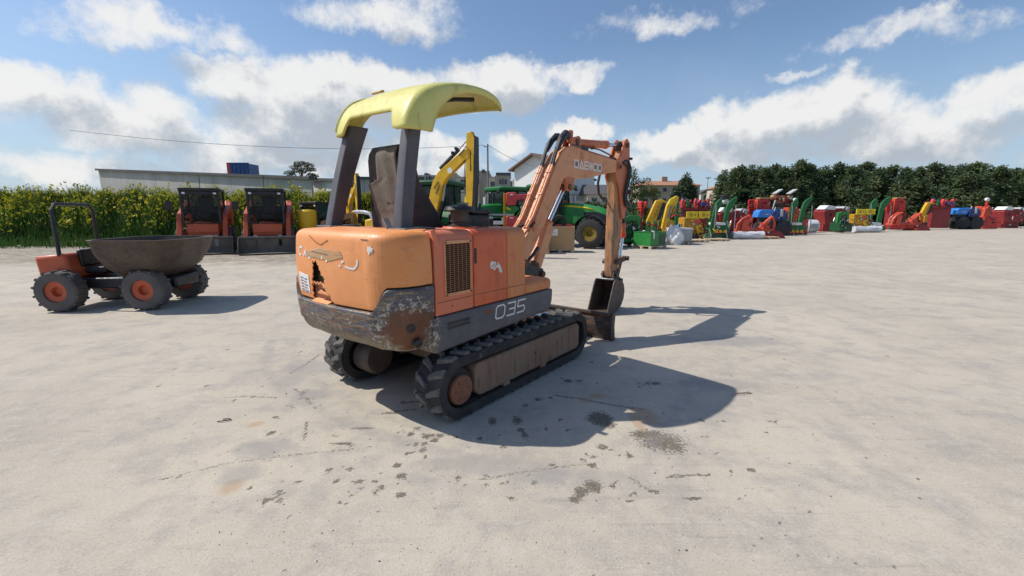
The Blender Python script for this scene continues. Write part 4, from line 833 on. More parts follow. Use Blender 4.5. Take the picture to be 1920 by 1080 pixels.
# grille
gf = MB(); y0, y1, z0, z1 = -0.925, -0.645, 1.075, 1.468
for bx in ((0.748, 0.764, y0 - .012, y1 + .012, z1, z1 + .028), (0.748, 0.764, y0 - .012, y1 + .012, z0 - .028, z0), (0.748, 0.762, y0 - .012, y0, z0, z1), (0.748, 0.762, y1, y1 + .012, z0, z1)): gf.box(*bx)
gfr = gf.build('grille_frame', 'boom', gp, bevel=0.003)
M['grilledark'] = mat('dark_grille_opening', (0.02, 0.012, 0.010), 0.9)
MB().box(0.7505, 0.7525, y0, y1, z0, z1).build('grille_back', 'grilledark', gp, smooth=0)
M['slat'] = mat('dusty_orange_slat', (0.36, 0.16, 0.07), 0.6)
k = 24; dz = (z1 - z0) / k
for i in range(1, k):
    zz = z0 + dz * i
    o = MB().bar((0.757, y0, zz), (0.757, y1, zz), 0.007, 0.0030).build('grille_slat', 'slat', gp, smooth=0) if i == 1 else None
    if o: sl0 = o
    else:
        o = sl0.copy(); COL.objects.link(o); o.parent = gp; o.location.z = dz * (i - 1)
for i in range(1, 6):
    yy = y0 + (y1 - y0) * i / 6
    if i == 1: o = gm0 = MB().box(0.7525, 0.7605, yy - .0016, yy + .0016, z0, z1).build('grille_mullion', 'slat', gp, smooth=0)
    else: o = gm0.copy(); COL.objects.link(o); o.parent = gp; o.location.y = (y1 - y0) * (i - 1) / 6
for y_, z_ in ((y0, z0 - .014), (y0, z1 + .014), (y1, z0 - .014), (y1, z1 + .014)):
    MB().lathe([(0, .762), (.009, .762), (.008, .769), (0, .769)], (0, y_, z_), 'x', 8).build('grille_screw', 'rust', gp)
MB().lathe([(0, .748), (.007, .748), (.006, .7535), (0, .7535)], (0, -0.86, 0.965), 'x', 8).build('panel_screw', 'rust', gp)
MB().box(0.747, 0.757, -0.583, -0.560, 1.285, 1.415).build('door_latch', 'seatdark', dr, bevel=0.003)
# worn logo on the door
b = MB()
def patch(poly, x, name, m, parent, t=0.0015):
    return MB().prism(poly, x, x + t).build(name, m, parent, smooth=0)
for i, (cy, cz, ry, rz, ro) in enumerate(((-0.335, 1.245, .05, .036, -.5), (-0.25, 1.215, .020, .055, .55))):
    pl = []
    for j in range(22):
        t = 2 * math.pi * j / 22; w = 1 + 0.18 * math.sin(5 * t + i) * (j % 2)
        x_, y_ = ry * w * math.cos(t), rz * w * math.sin(t); pl.append((cy + x_ * math.cos(ro) - y_ * math.sin(ro), cz + x_ * math.sin(ro) + y_ * math.cos(ro)))
    patch(pl, 0.7505, 'worn_logo', 'decalwhite', dr)
for q in ([(-0.36, 1.235), (-0.33, 1.265), (-0.322, 1.262), (-0.352, 1.232)], [(-0.335, 1.222), (-0.305, 1.252), (-0.298, 1.248), (-0.328, 1.218)]):
    patch(q, 0.7522, 'logo_gap', 'redor', dr)

# ---- side skirts, deck, hood top -------------------------------------------------------------
sk = MB().prism([(-1.052, 0.600), (-1.052, 0.898), (0.655, 0.898), (0.66, 0.88), (0.655, 0.78), (0.63, 0.705), (0.58, 0.672), (0.30, 0.655), (-0.10, 0.638), (-0.6, 0.618)], 0.30, 0.752).build('side_skirt', 'skirt', EX, bevel=0.022, seg=3, label='grey side skirt with the number')
sk2 = MB().prism([(-1.052, 0.640), (-1.052, 0.898), (0.655, 0.898), (0.66, 0.88), (0.655, 0.78), (0.63, 0.705), (0.58, 0.672), (-0.6, 0.66)], -0.802, -0.35).build('side_skirt', 'skirt_side', EX, bevel=0.022, seg=3)
for i in range(2):
    for j in range(5):
        y = -0.915 + 0.054 * j; z = 0.787 + 0.034 * i + 0.0 * j
        MB().box(0.7515, 0.7555, y, y + 0.045, z - 0.012, z + 0.012).build('vent_slot', 'black', sk, smooth=0)
MB().box(0.7515, 0.756, -0.455, -0.365, 0.815, 0.85).build('side_lamp', 'cavityred', sk, bevel=0.004)
# number 035: squared stroke lettering, slightly slanted
def num(parent):
    def stroke(pts, w, nm):
        o = MB()
        for (a, c) in zip(pts, pts[1:]):
            d = Vector((c[0] - a[0], c[1] - a[1])); nn = Vector((-d.y, d.x)).normalized() * w / 2; e = d.normalized() * w * 0.42
            o.prism([(a[0] - e.x + nn.x, a[1] - e.y + nn.y), (c[0] + e.x + nn.x, c[1] + e.y + nn.y), (c[0] + e.x - nn.x, c[1] + e.y - nn.y), (a[0] - e.x - nn.x, a[1] - e.y - nn.y)], 0.7525 + 0.0002 * (len(o.v) // 8), 0.7538 + 0.0002 * (len(o.v) // 8))
        o.build(nm, 'decalwhite', parent, smooth=0)
    sl = 0.18
    def L(y, z): return (y + sl * (z - 0.75), z)
    zt, zl = 0.862, 0.745; zm = (zt + zl) / 2; w = 0.0155
    y = -0.315; d = 0.125
    stroke([L(y, zl + .012), L(y, zt - .02), L(y + .02, zt), L(y + d - .025, zt), L(y + d, zt - .022), L(y + d, zl + .022), L(y + d - .025, zl), L(y + .02, zl), L(y, zl + .016)], w, 'digit_zero')
    y = -0.145; d = 0.115
    stroke([L(y, zt), L(y + d, zt), L(y + d, zl), L(y, zl)], w, 'digit_three'); stroke([L(y + .03, zm), L(y + d, zm)], w, 'digit_three')
    y = 0.015; d = 0.115
    stroke([L(y + d, zt), L(y, zt), L(y, zm), L(y + d - .02, zm), L(y + d, zm - .02), L(y + d, zl + .02), L(y + d - .02, zl), L(y, zl)], w, 'digit_five')
num(sk)
b = MB()
for i in range(9): b.box(0.7525, 0.7535, -0.25 + i * 0.022, -0.25 + i * 0.022 + 0.014, 0.880, 0.889)
b.build('small_script', 'decalgrey', sk, smooth=0)
# hood top, left column, deck
MB().prism(panel_prof(0.375, 1.577, 0.9), -1.0, -0.50, 'y').build('hood_top', 'pinkor', EX, bevel=0.01)
MB().box(-0.79, -0.005, -1.02, -0.50, 0.9, 1.57).build('engine_hood', 'pinkor', EX, bevel=0.03, seg=3)
MB().box(-0.79, 0.36, -0.50, 0.62, 0.86, 0.925).build('floor_plate', 'black', EX, bevel=0.008)
MB().box(-0.55, 0.10, -0.50, 0.02, 0.925, 1.28).build('seat_base', 'black', EX, bevel=0.02)
# turntable, undercarriage
MB().lathe([(0.42, 0.50), (0.42, 0.62), (0.46, 0.62), (0.46, 0.66)], n=32).build('slew_ring', 'black', EX)
uc = MB().box(-0.56, 0.56, -0.42, 0.42, 0.20, 0.50).build('undercarriage_frame', 'frame', EX, bevel=0.03)
MB().box(-0.30, 0.30, 0.42, 0.75, 0.30, 0.42).build('blade_bracket', 'boom', uc, bevel=0.02)

# ---- tracks ----------------------------------------------------------------------------------
YR, YF, RO, ZC = -0.85, 1.04, 0.262, 0.287      # idler centres, belt outer radius, centre height
def stadium(r, n=20):
    pts = []
    for i in range(n + 1): t = R(90 + 180 * i / n); pts.append((YR + r * math.cos(t), ZC + r * math.sin(t)))
    for i in range(n + 1): t = R(-90 + 180 * i / n); pts.append((YF + r * math.cos(t), ZC + r * math.sin(t)))
    return pts
PER = 2 * (YF - YR) + 2 * math.pi * RO
def belt(s):
    s %= PER; L = YF - YR
    if s < L: return Vector((0, YF - s, ZC + RO)), Vector((0, -1, 0)), Vector((0, 0, 1))
    s -= L
    if s < math.pi * RO:
        t = math.pi / 2 + s / RO; nrm = Vector((0, math.cos(t), math.sin(t))); return Vector((0, YR, ZC)) + nrm * RO, Vector((0, -math.sin(t), math.cos(t))), nrm
    s -= math.pi * RO
    if s < L: return Vector((0, YR + s, ZC - RO)), Vector((0, 1, 0)), Vector((0, 0, -1))
    s -= L
    t = -math.pi / 2 + s / RO; nrm = Vector((0, math.cos(t), math.sin(t))); return Vector((0, YF, ZC)) + nrm * RO, Vector((0, -math.sin(t), math.cos(t))), nrm
def lugmesh(side):
    """one half-width chevron tread block, local x across, y along, z out"""
    b = MB(); sgn = side
    x0, x1 = 0.004 * sgn, 0.1485 * sgn
    base = [(x0, 0.030), (x0 + .06 * sgn, -0.012), (x1, -0.052), (x1, 0.030), (x0 + .070 * sgn, 0.052), (x0, 0.080)]
    top = [(x0 + .010 * sgn, 0.034), (x0 + .064 * sgn, -0.004), (x1 - .013 * sgn, -0.036), (x1 - .013 * sgn, 0.016), (x0 + .068 * sgn, 0.038), (x0 + .010 * sgn, 0.064)]
    vs = [(x, y, -0.018) for x, y in base] + [(x, y, 0.026) for x, y in top]
    b.add(vs, [tuple(range(5, -1, -1)), tuple(range(6, 12))] + [(i, (i + 1) % 6, (i + 1) % 6 + 6, i + 6) for i in range(6)])
    return b.mesh('tread_lug', 'lug', 0)
LUG = {1: lugmesh(1), -1: lugmesh(-1)}
NL = 37
for side in (1, -1):
    cx = 0.70 * side
    tb = MB(); A, Bn = stadium(RO), stadium(RO - 0.080)
    rows = []
    for (pr, xx) in ((A, -0.15), (A, 0.15), (Bn, 0.148), (Bn, -0.148), (A, -0.15)): rows.append([(cx + xx, y, z) for y, z in pr])
    tb.grid(rows, closed=True)
    tr = tb.build('track', 'rubber', EX, smooth=40)
    for i in range(NL):
        for hs in (1, -1):
            p, tdir, nrm = belt(PER * (i + (0.5 if hs < 0 else 0)) / NL)
            o = bpy.data.objects.new('tread_lug', LUG[hs]); COL.objects.link(o); o.parent = tr
            xx = tdir.cross(nrm)
            mtx = Matrix((xx, tdir, nrm)).transposed().to_4x4(); mtx.translation = p + Vector((cx, 0, 0)); o.matrix_local = mtx
    fr = MB(); ox = cx + 0.02 * side
    fr.prism([(-0.62, 0.125), (-0.685, 0.19), (-0.685, 0.40), (-0.65, 0.435), (1.08, 0.435), (1.13, 0.40), (1.13, 0.16), (1.08, 0.125)], ox - 0.115, ox + 0.115)
    f_ = fr.build('track_frame', 'frame', tr, bevel=0.022, seg=3)
    MB().prism([(0.87, 0.145), (0.87, 0.42), (1.10, 0.41), (1.10, 0.155)], ox - 0.10, ox + 0.124 if side > 0 else ox - 0.124).build('idler_guard', 'frame', tr, bevel=0.012) if side > 0 else None
    MB().lathe([(0.0, -0.12), (0.165, -0.12), (0.175, -0.06), (0.175, 0.05), (0.14, 0.07), (0.15, 0.10), (0.0, 0.10)] if side > 0 else [(0.0, -0.10), (0.15, -0.10), (0.15, -0.07), (0.175, -0.05), (0.175, 0.06), (0.0, 0.06)], (cx, YR, ZC - .005), 'x', 32).build('drive_sprocket', 'black', tr)
    hb = MB().lathe([(0.0, 0.09), (0.128, 0.09), (0.128, 0.128), (0.118, 0.142), (0.03, 0.146), (0.0, 0.146)] if side > 0 else [(0.0, -0.146), (0.118, -0.142), (0.128, -0.128), (0.128, -0.09), (0.0, -0.09)], (cx, YR, ZC - .03), 'x', 32).build('hub_cap', 'hub', tr)
    for i in range(6):
        t = math.pi / 3 * i; y = YR + 0.085 * math.cos(t); z = ZC - .03 + 0.085 * math.sin(t)
        if side > 0: hb2 = MB().lathe([(0, .14), (.012, .14), (.011, .152), (0, .152)], (cx, y, z), 'x', 6).build('hub_bolt', 'hub', tr)
    # inner motor drum
    MB().lathe([(0.0, -0.30), (0.11, -0.30), (0.12, -0.28), (0.12, -0.15), (0.0, -0.15)] if side > 0 else [(0.0, 0.15), (0.165, 0.15), (0.165, 0.34), (0.145, 0.37), (0.0, 0.37)], (cx, YR + .03, ZC - .01), 'x', 32).build('travel_motor', 'black' if side > 0 else 'brownsteel', tr)
    MB().lathe([(0.0, -0.10), (0.16, -0.10), (0.175, -0.05), (0.175, 0.05), (0.16, 0.10), (0.0, 0.10)], (cx, YF, ZC - .005), 'x', 28).build('idler_wheel', 'black', tr)
    for y in (-0.45, -0.1, 0.25, 0.6):
        MB().lathe([(0.0, -0.11), (0.06, -0.11), (0.06, 0.11), (0.0, 0.11)], (cx, y, 0.165), 'x', 16).build('track_roller', 'black', tr)
    if side > 0:
        MB().lathe([(0, .13), (.016, .13), (.016, .1385), (0, .1385)], (cx, 0.22, 0.30), 'x', 10).build('grease_hole', 'black', f_)
        for y in (-0.3, 0.32): MB().box(cx + .07, cx + .142, y, y + .09, 0.105, 0.15).build('roller_bracket', 'frame', f_, bevel=0.006)

# ---- dozer blade ------------------------------------------------------------------------------
bl = MB()
prof = [(1.99, 0.02), (1.955, 0.10), (1.95, 0.20), (1.965, 0.30), (1.995, 0.375), (2.015, 0.372), (1.985, 0.29), (1.972, 0.20), (1.977, 0.10), (2.02, 0.02)]
bl.prism(prof, -0.86, 0.86)
BLD = bl.build('dozer_blade', 'bladesteel', EX, bevel=0.003)
MB().prism([(1.975, 0.0), (1.93, 0.10), (1.925, 0.22), (1.95, 0.33), (1.985, 0.385), (2.05, 0.375), (2.03, 0.2), (2.06, 0.0)], 0.845, 0.875).build('blade_end_plate', 'brownsteel', BLD, bevel=0.004)
MB().prism([(1.975, 0.0), (1.93, 0.10), (1.925, 0.22), (1.95, 0.33), (1.985, 0.385), (2.05, 0.375), (2.03, 0.2), (2.06, 0.0)], -0.875, -0.845).build('blade_end_plate', 'brownsteel', BLD, bevel=0.004)
MB().box(-0.84, 0.84, 1.945, 1.985, 0.345, 0.385).build('blade_top_rail', 'brownsteel', BLD, bevel=0.006)
MB().box(-0.84, 0.84, 1.985, 2.035, 0.0, 0.035).build('cutting_edge', 'bladesteel', BLD, bevel=0.004)
for x in (-0.32, 0.32):
    MB().bar((x, 0.55, 0.33), (x, 1.97, 0.24), 0.09, 0.13).build('blade_arm', 'boom', BLD, bevel=0.012)
MB().tube([(0, 0.7, 0.38), (0, 1.35, 0.33)], 0.05, 14).build('blade_cylinder', 'boom', BLD)
MB().tube([(0, 1.35, 0.33), (0, 1.94, 0.29)], 0.026, 12).build('blade_cylinder_rod', 'chrome', BLD)

# ---- swing post and boom -----------------------------------------------------------------------
sp = MB().prism([(0.55, 0.70), (0.55, 0.98), (0.74, 1.03), (0.84, 1.13), (0.92, 1.17), (1.02, 1.13), (1.10, 1.06), (1.34, 1.0), (1.38, 0.92), (1.32, 0.84), (1.02, 0.74)], -0.17, -0.115).build('swing_post', 'black', EX, bevel=0.012)
MB().prism([(0.55, 0.70), (0.55, 0.98), (0.74, 1.03), (0.84, 1.13), (0.92, 1.17), (1.02, 1.13), (1.10, 1.06), (1.34, 1.0), (1.38, 0.92), (1.32, 0.84), (1.02, 0.74)], 0.115, 0.17).build('swing_post_plate', 'black', sp, bevel=0.012)
MB().box(-0.115, 0.115, 0.55, 0.80, 0.70, 1.05).build('swing_post_web', 'black', sp, bevel=0.01)
for (y, z) in ((0.93, 1.09), (1.31, 0.93)): MB().tube([(-0.20, y, z), (0.20, y, z)], 0.04, 14).build('pivot_pin', 'rust', sp)
BP = [(0.86, 1.06), (0.86, 1.16), (0.95, 1.32), (1.10, 1.46), (1.25, 1.62), (1.72, 2.33), (1.85, 2.50), (1.98, 2.585), (2.14, 2.615), (2.30, 2.605), (2.68, 2.585), (3.30, 2.565), (3.64, 2.55), (3.73, 2.52),
      (3.76, 2.45), (3.73, 2.385), (3.64, 2.365), (3.32, 2.33), (2.75, 2.235), (2.50, 2.20), (2.29, 2.19), (2.05, 2.195), (1.94, 2.165), (1.87, 2.10), (1.81, 1.98), (1.58, 1.70), (1.22, 1.25), (1.03, 1.06), (0.94, 1.01)]
BM = MB().prism(BP, -0.10, 0.10).build('boom', 'boom', EX, bevel=0.012, smooth=30)
# weld-on side plates standing proud of the web
MB().tube([(-0.125, 3.66, 2.455), (0.125, 3.66, 2.455)], 0.065, 18).build('boom_nose_boss', 'boomred', BM, bevel=0.004)
MB().tube([(-0.112, 0.93, 1.09), (0.112, 0.93, 1.09)], 0.07, 18).build('boom_foot_boss', 'boom', BM, bevel=0.004)
MB().prism([(2.10, 2.60), (2.16, 2.73), (2.36, 2.78), (2.44, 2.73), (2.42, 2.60)], -0.075, -0.045).build('cylinder_lug', 'boomred', BM, bevel=0.006)
MB().prism([(2.10, 2.60), (2.16, 2.73), (2.36, 2.78), (2.44, 2.73), (2.42, 2.60)], 0.045, 0.075).build('cylinder_lug', 'boomred', BM, bevel=0.006)
MB().prism([(1.96, 2.20), (2.02, 2.02), (2.14, 2.00), (2.20, 2.05), (2.25, 2.20)], -0.09, -0.055).build('cylinder_lug', 'boomred', BM, bevel=0.006)
MB().prism([(1.96, 2.20), (2.02, 2.02), (2.14, 2.00), (2.20, 2.05), (2.25, 2.20)], 0.055, 0.09).build('cylinder_lug', 'boomred', BM, bevel=0.006)
MB().box(0.098, 0.104, 2.36, 2.44, 2.47, 2.57).build('boom_side_clip', 'boomred', BM)
# steel pipes up the back of the boom
def along(off, x):
    pts = [(x, 1.12, 1.50), (x, 1.26, 1.645), (x, 1.50, 2.01), (x, 1.70, 2.315)]
    d = Vector((0, -0.83, 0.55)) * off
    return [Vector(p) + d for p in pts]
for x, r_ in ((-0.115, .016), (-0.085, .016), (0.045, .017), (0.080, .017)):
    MB().tube(along(0.035, x), r_, 10).build('hydraulic_pipe', 'boom', BM)
for yz in ((1.22, 1.60), (1.43, 1.92), (1.62, 2.21)):
    for x in (-0.10, 0.062):
        MB().obox((x, yz[0] - .028, yz[1] + .022), (0.070, 0.032, 0.026), (R(56), 0, 0)).build('pipe_clamp', 'boomred', BM, bevel=0.004)
MB().obox((0.104, 1.21, 1.52), (0.02, 0.06, 0.06), (R(56), 0, 0)).build('pipe_clamp', 'boomred', BM, bevel=0.005)
MB().tube([(-0.02, 1.02, 1.53), (0.02, 1.10, 1.55), (0.10, 1.16, 1.545), (0.112, 1.22, 1.59)], 0.016, 8).build('hydraulic_hose', 'hose', BM)
# black hoses and sleeve over the knee of the boom
for i, (x, dz) in enumerate(((-0.115, 0.0), (-0.085, .03), (0.045, 0.0), (0.080, .02))):
    MB().tube([(x, 1.66, 2.31), (x, 1.74, 2.46 + dz), (x, 1.84, 2.63 + dz), (x * .9, 1.97, 2.745 + dz * .6), (x * .7, 2.10, 2.75), (x * .6, 2.20, 2.70), (x * .5, 2.33, 2.66)], 0.019, 10).build('hydraulic_hose', 'hose', BM)
MB().tube([(0.06, 1.80, 2.54), (0.055, 1.91, 2.69), (0.04, 2.04, 2.765), (0.03, 2.13, 2.755)], [0.036, 0.050, 0.056, 0.046], 14).build('hose_sleeve', 'hose', BM)
MB().tube([(-0.09, 1.78, 2.53), (-0.085, 1.90, 2.68), (-0.06, 2.02, 2.75)], [0.028, 0.040, 0.04], 14).build('hose_sleeve', 'hose', BM)
MB().box(0.0, 0.07, 2.12, 2.20, 2.66, 2.83).build('hose_bracket', 'boomred', BM, bevel=0.012)
# thin pipe along the upper boom to the arm
MB().tube([(0.07, 2.16, 2.64), (0.07, 2.40, 2.635), (0.07, 2.70, 2.655), (0.07, 3.00, 2.66), (0.07, 3.35, 2.62), (0.075, 3.65, 2.56), (0.10, 3.80, 2.52)], 0.012, 8).build('hydraulic_pipe', 'brownsteel', BM)
MB().tube([(0.055, 2.30, 2.62), (0.055, 2.75, 2.60), (0.055, 3.35, 2.575), (0.06, 3.66, 2.56)], 0.012, 8).build('hydraulic_pipe', 'boomred', BM)
for y, z in ((2.78, 2.66), (3.42, 2.585)): MB().lathe([(0, -.03), (.022, -.03), (.022, .03), (0, .03)], (0.07, y, z), 'x', 10).build('pipe_clamp', 'rust', BM)
# lettering on the right face of the boom
def letter_polys():
    # squared block capitals on a 0..1 x 0..1 cell, as lists of strokes
    return {'D': [[(0, 0), (.75, 0), (1, .25), (1, .75), (.75, 1), (0, 1), (0, 0)]], 'A': [[(0, 0), (.5, 1), (1, 0), (.12, 0)]],
            'E': [[(1, 0), (0, 0), (0, 1), (1, 1)], [(0, .5), (.9, .5)]], 'W': [[(0, 1), (.2, 0), (.5, .95), (.8, 0), (1, 1)]],
            'O': [[(.2, 0), (.8, 0), (1, .25), (1, .75), (.8, 1), (.2, 1), (0, .75), (0, .25), (.2, 0)]]}
LP = letter_polys()
def letters(word, y0, y1, z0, z1, x, w, m, name, tilt=0.0, skipfrac=0.0):
    n_ = len(word); cw = (y1 - y0) / n_; k = 0
    for i, ch in enumerate(word):
        o = MB()
        for pl in LP[ch]:
            for a, c in zip(pl, pl[1:]):
                if skipfrac and rnd.random() < skipfrac: continue
                A_ = Vector((y0 + cw * (i + a[0] * .76), z0 + (z1 - z0) * a[1] + tilt * i)); C_ = Vector((y0 + cw * (i + c[0] * .76), z0 + (z1 - z0) * c[1] + tilt * i))
                d = C_ - A_; nn = Vector((-d.y, d.x)).normalized() * w / 2; e = d.normalized() * w * .45; k += 1
                q = [A_ - e + nn, C_ + e + nn, C_ + e - nn, A_ - e - nn]
                o.prism([tuple(v) for v in q], x + 0.00012 * (k % 8), x + 0.0012 + 0.00012 * (k % 8))
        if o.f: o.build(name, m, BM, smooth=0)
letters('DAEWOO', 2.20, 3.06, 2.335, 2.432, 0.1005, 0.0215, 'decalwhite', 'boom_letter', 0.0)
# dark counters inside the pale letters
for i, ch in enumerate('DAEWOO'):
    cw = 0.86 / 6; y = 2.20 + cw * i
    if ch in 'DO': MB().box(0.1006, 0.1012, y + .022, y + cw * .76 - .022, 2.358, 2.410).build('letter_counter', 'decalgrey', BM, smooth=0)
# faded script to the left of it
o = MB()
for i, (yy, hh) in enumerate(((1.93, .02), (1.98, .05), (2.01, .05), (2.045, .04), (2.08, .045), (2.11, .05), (2.145, .055))):
    o.box(0.1005, 0.1012, yy, yy + .012, 2.36, 2.36 + hh); o.box(0.1003, 0.1010, yy - .012, yy + .02, 2.395, 2.405)
o.build('faded_lettering', 'decalpink', BM, smooth=0)

# boom cylinder under the boom
bc = MB().tube([(0, 1.31, 0.93), (0, 1.69, 1.56)], 0.062, 16).build('boom_cylinder', 'boom', EX, smooth=40)
MB().obox((0, 1.52, 1.28), (0.15, 0.17, 0.60), (R(-31), 0, 0)).build('cylinder_guard', 'boom', bc, bevel=0.02)
MB().tube([(0, 1.69, 1.56), (0, 2.10, 2.06)], 0.030, 14).build('cylinder_rod', 'chrome', bc)
MB().tube([(-0.10, 2.10, 2.06), (0.10, 2.10, 2.06)], 0.045, 14).build('cylinder_eye', 'rust', bc)
MB().tube([(-0.03, 1.67, 1.52), (0, 1.72, 1.60)], 0.07, 14).build('cylinder_gland', 'boomred', bc)
MB().obox((0.0, 1.30, 1.02), (0.19, 0.11, 0.13), (R(-31), 0, 0)).build('cylinder_clamp', 'rust', bc, bevel=0.015)
MB().tube([(0.08, 0.98, 1.10), (0.06, 1.10, 1.08), (0.08, 1.24, 1.18), (0.05, 1.38, 1.26)], 0.022, 8).build('hydraulic_hose', 'hose', bc)
# arm cylinder on top of the boom
ac = MB().tube([(0, 2.46, 2.70), (0, 3.30, 2.775)], 0.058, 18).build('arm_cylinder', 'boomred', EX, smooth=40)
MB().tube([(0, 2.30, 2.69), (0, 2.47, 2.70)], 0.066, 16).build('cylinder_base', 'boomred', ac)
MB().tube([(-0.09, 2.30, 2.69), (0.09, 2.30, 2.69)], 0.045, 14).build('cylinder_eye', 'rust', ac)
MB().tube([(0, 3.28, 2.773), (0, 3.36, 2.78)], 0.066, 16).build('cylinder_gland', 'boomred', ac)
MB().tube([(0, 3.36, 2.78), (0, 3.92, 2.825)], 0.030, 14).build('cylinder_rod', 'chrome', ac)
MB().box(-0.05, 0.055, 3.76, 3.94, 2.74, 2.88).build('rod_head', 'black', ac, bevel=0.02)
MB().box(0.04, 0.068, 2.42, 2.66, 2.60, 2.66).build('port_block', 'black', ac, bevel=0.01)

# ---- arm ---------------------------------------------------------------------------------------
AP = [(3.86, 2.88), (3.95, 2.92), (4.02, 2.88), (4.06, 2.60), (4.06, 2.30), (4.00, 1.8), (3.86, 0.95), (3.80, 0.66), (3.72, 0.58), (3.63, 0.60), (3.60, 0.72), (3.60, 1.2), (3.62, 1.9), (3.60, 2.28), (3.58, 2.42), (3.62, 2.52), (3.74, 2.60), (3.82, 2.74)]
ARM = MB().prism(AP, -0.072, 0.072).build('arm', 'armdirt', EX, bevel=0.012, label='orange arm browned by dried mud')
MB().prism([(3.56, 2.30), (3.56, 2.56), (3.72, 2.66), (3.84, 2.88), (3.95, 2.94), (4.05, 2.88), (4.09, 2.55), (4.07, 2.2), (3.98, 1.6), (3.86, 1.6), (3.70, 2.1)], 0.0722, 0.105).build('arm_cheek', 'boomred', ARM, bevel=0.005)
MB().prism([(3.56, 2.30), (3.56, 2.56), (3.72, 2.66), (3.84, 2.88), (3.95, 2.94), (4.05, 2.88), (4.09, 2.55), (4.07, 2.2), (3.98, 1.6), (3.86, 1.6), (3.70, 2.1)], -0.105, -0.0722).build('arm_cheek', 'boomred', ARM, bevel=0.005)
MB().tube([(-0.14, 3.66, 2.455), (0.145, 3.66, 2.455)], 0.035, 14).build('pivot_pin', 'rust', ARM)
MB().tube([(-0.10, 3.93, 2.825), (0.14, 3.93, 2.825)], 0.038, 14).build('pivot_pin', 'rust', ARM)
MB().tube([(0.10, 4.06, 2.62), (0.14, 4.10, 2.62)], 0.022, 8).build('hose_fitting', 'black', ARM)
for i, pts in enumerate(([(0.10, 3.78, 2.53), (0.135, 3.92, 2.50), (0.145, 3.98, 2.40), (0.14, 3.93, 2.22), (0.135, 3.86, 2.0), (0.13, 3.92, 1.84), (0.13, 4.03, 1.80)],
                         [(0.09, 3.82, 2.56), (0.12, 3.99, 2.58), (0.14, 4.05, 2.46), (0.14, 4.02, 2.28), (0.13, 3.93, 2.05), (0.13, 3.95, 1.92), (0.13, 4.05, 1.86)],
                         [(-0.11, 3.40, 2.33), (-0.12, 3.36, 2.18), (-0.12, 3.40, 2.02), (-0.115, 3.52, 1.94), (-0.11, 3.60, 1.95)])):
    MB().tube(pts, 0.021, 10).build('hydraulic_hose', 'hose', ARM, smooth=60)
# bucket cylinder on the front of the arm
kc = MB().tube([(0, 4.14, 2.05), (0, 4.16, 1.35)], 0.052, 16).build('bucket_cylinder', 'boomred', EX, smooth=40)
MB().tube([(0, 4.16, 1.36), (0, 4.16, 1.26)], 0.060, 14).build('cylinder_gland', 'orange_red_paint', kc)
MB().box(-0.03, 0.062, 4.07, 4.15, 1.52, 1.74).build('port_block', 'black', kc, bevel=0.01)
MB().tube([(0, 4.16, 1.26), (0, 4.08, 0.92)], 0.028, 12).build('cylinder_rod', 'chrome', kc)
MB().tube([(-0.14, 4.14, 2.06), (0.14, 4.14, 2.06)], 0.045, 12).build('cylinder_eye', 'rust', kc)
MB().box(-0.07, 0.07, 4.00, 4.15, 2.0, 2.12).build('cylinder_bracket', 'boomred', kc, bevel=0.01)
# linkage
lk = MB()
lk.bar((-0.115, 3.72, 0.86), (-0.115, 4.08, 0.90), 0.022, 0.085); lk.bar((0.115, 3.72, 0.86), (0.115, 4.08, 0.90), 0.022, 0.085)
LK = lk.build('bucket_link', 'rust', EX, bevel=0.004)
MB().bar((0, 4.07, 0.90), (0, 3.88, 0.52), 0.11, 0.10, (0, 1, 0)).build('bucket_push_link', 'rust', LK, bevel=0.012)
for y, z, w in ((3.72, 0.86, .15), (4.07, 0.90, .17), (3.88, 0.52, .15), (3.69, 0.64, .15)): MB().tube([(-w, y, z), (w, y, z)], 0.042, 14).build('pivot_pin', 'brownsteel', LK)
# bucket: opening towards the machine, two side plates and a curved shell
outer = [(3.52, 0.575), (3.64, 0.565), (3.78, 0.54), (3.88, 0.46), (3.92, 0.34), (3.89, 0.20), (3.80, 0.09), (3.68, 0.035), (3.50, 0.02), (3.28, 0.03)]
BK = MB()
inner = [(3.53, 0.555), (3.64, 0.545), (3.77, 0.52), (3.86, 0.45), (3.895, 0.34), (3.87, 0.21), (3.79, 0.11), (3.68, 0.06), (3.50, 0.045), (3.28, 0.045)]
BK.prism(outer + inner[::-1], -0.17, 0.17)
BKT = BK.build('bucket', 'brownsteel', EX, smooth=40, bevel=0.002)
sidep = outer + [(3.25, 0.05), (3.47, 0.53)]
MB().prism(sidep, 0.17, 0.19).build('bucket_side', 'brownsteel', BKT, bevel=0.004); MB().prism(sidep, -0.19, -0.17).build('bucket_side', 'brownsteel', BKT, bevel=0.004)
MB().box(-0.17, 0.17, 3.25, 3.33, 0.018, 0.05).build('cutting_lip', 'brownsteel', BKT, bevel=0.004)
for i in range(4): MB().prism([(3.27, 0.015), (3.27, 0.06), (3.14, 0.035), (3.13, 0.022)], -0.165 + i * .10, -0.135 + i * .10).build('bucket_tooth', 'rust', BKT, bevel=0.003)
for x in (-0.11, 0.085): MB().prism([(3.58, 0.56), (3.62, 0.70), (3.72, 0.71), (3.82, 0.62), (3.90, 0.56), (3.89, 0.47), (3.76, 0.53)], x, x + .025).build('bucket_ear', 'brownsteel', BKT, bevel=0.004)
MB().box(-0.15, 0.15, 3.50, 3.56, 0.578, 0.592).build('bucket_top_plate', 'galvanised', BKT, bevel=0.003)

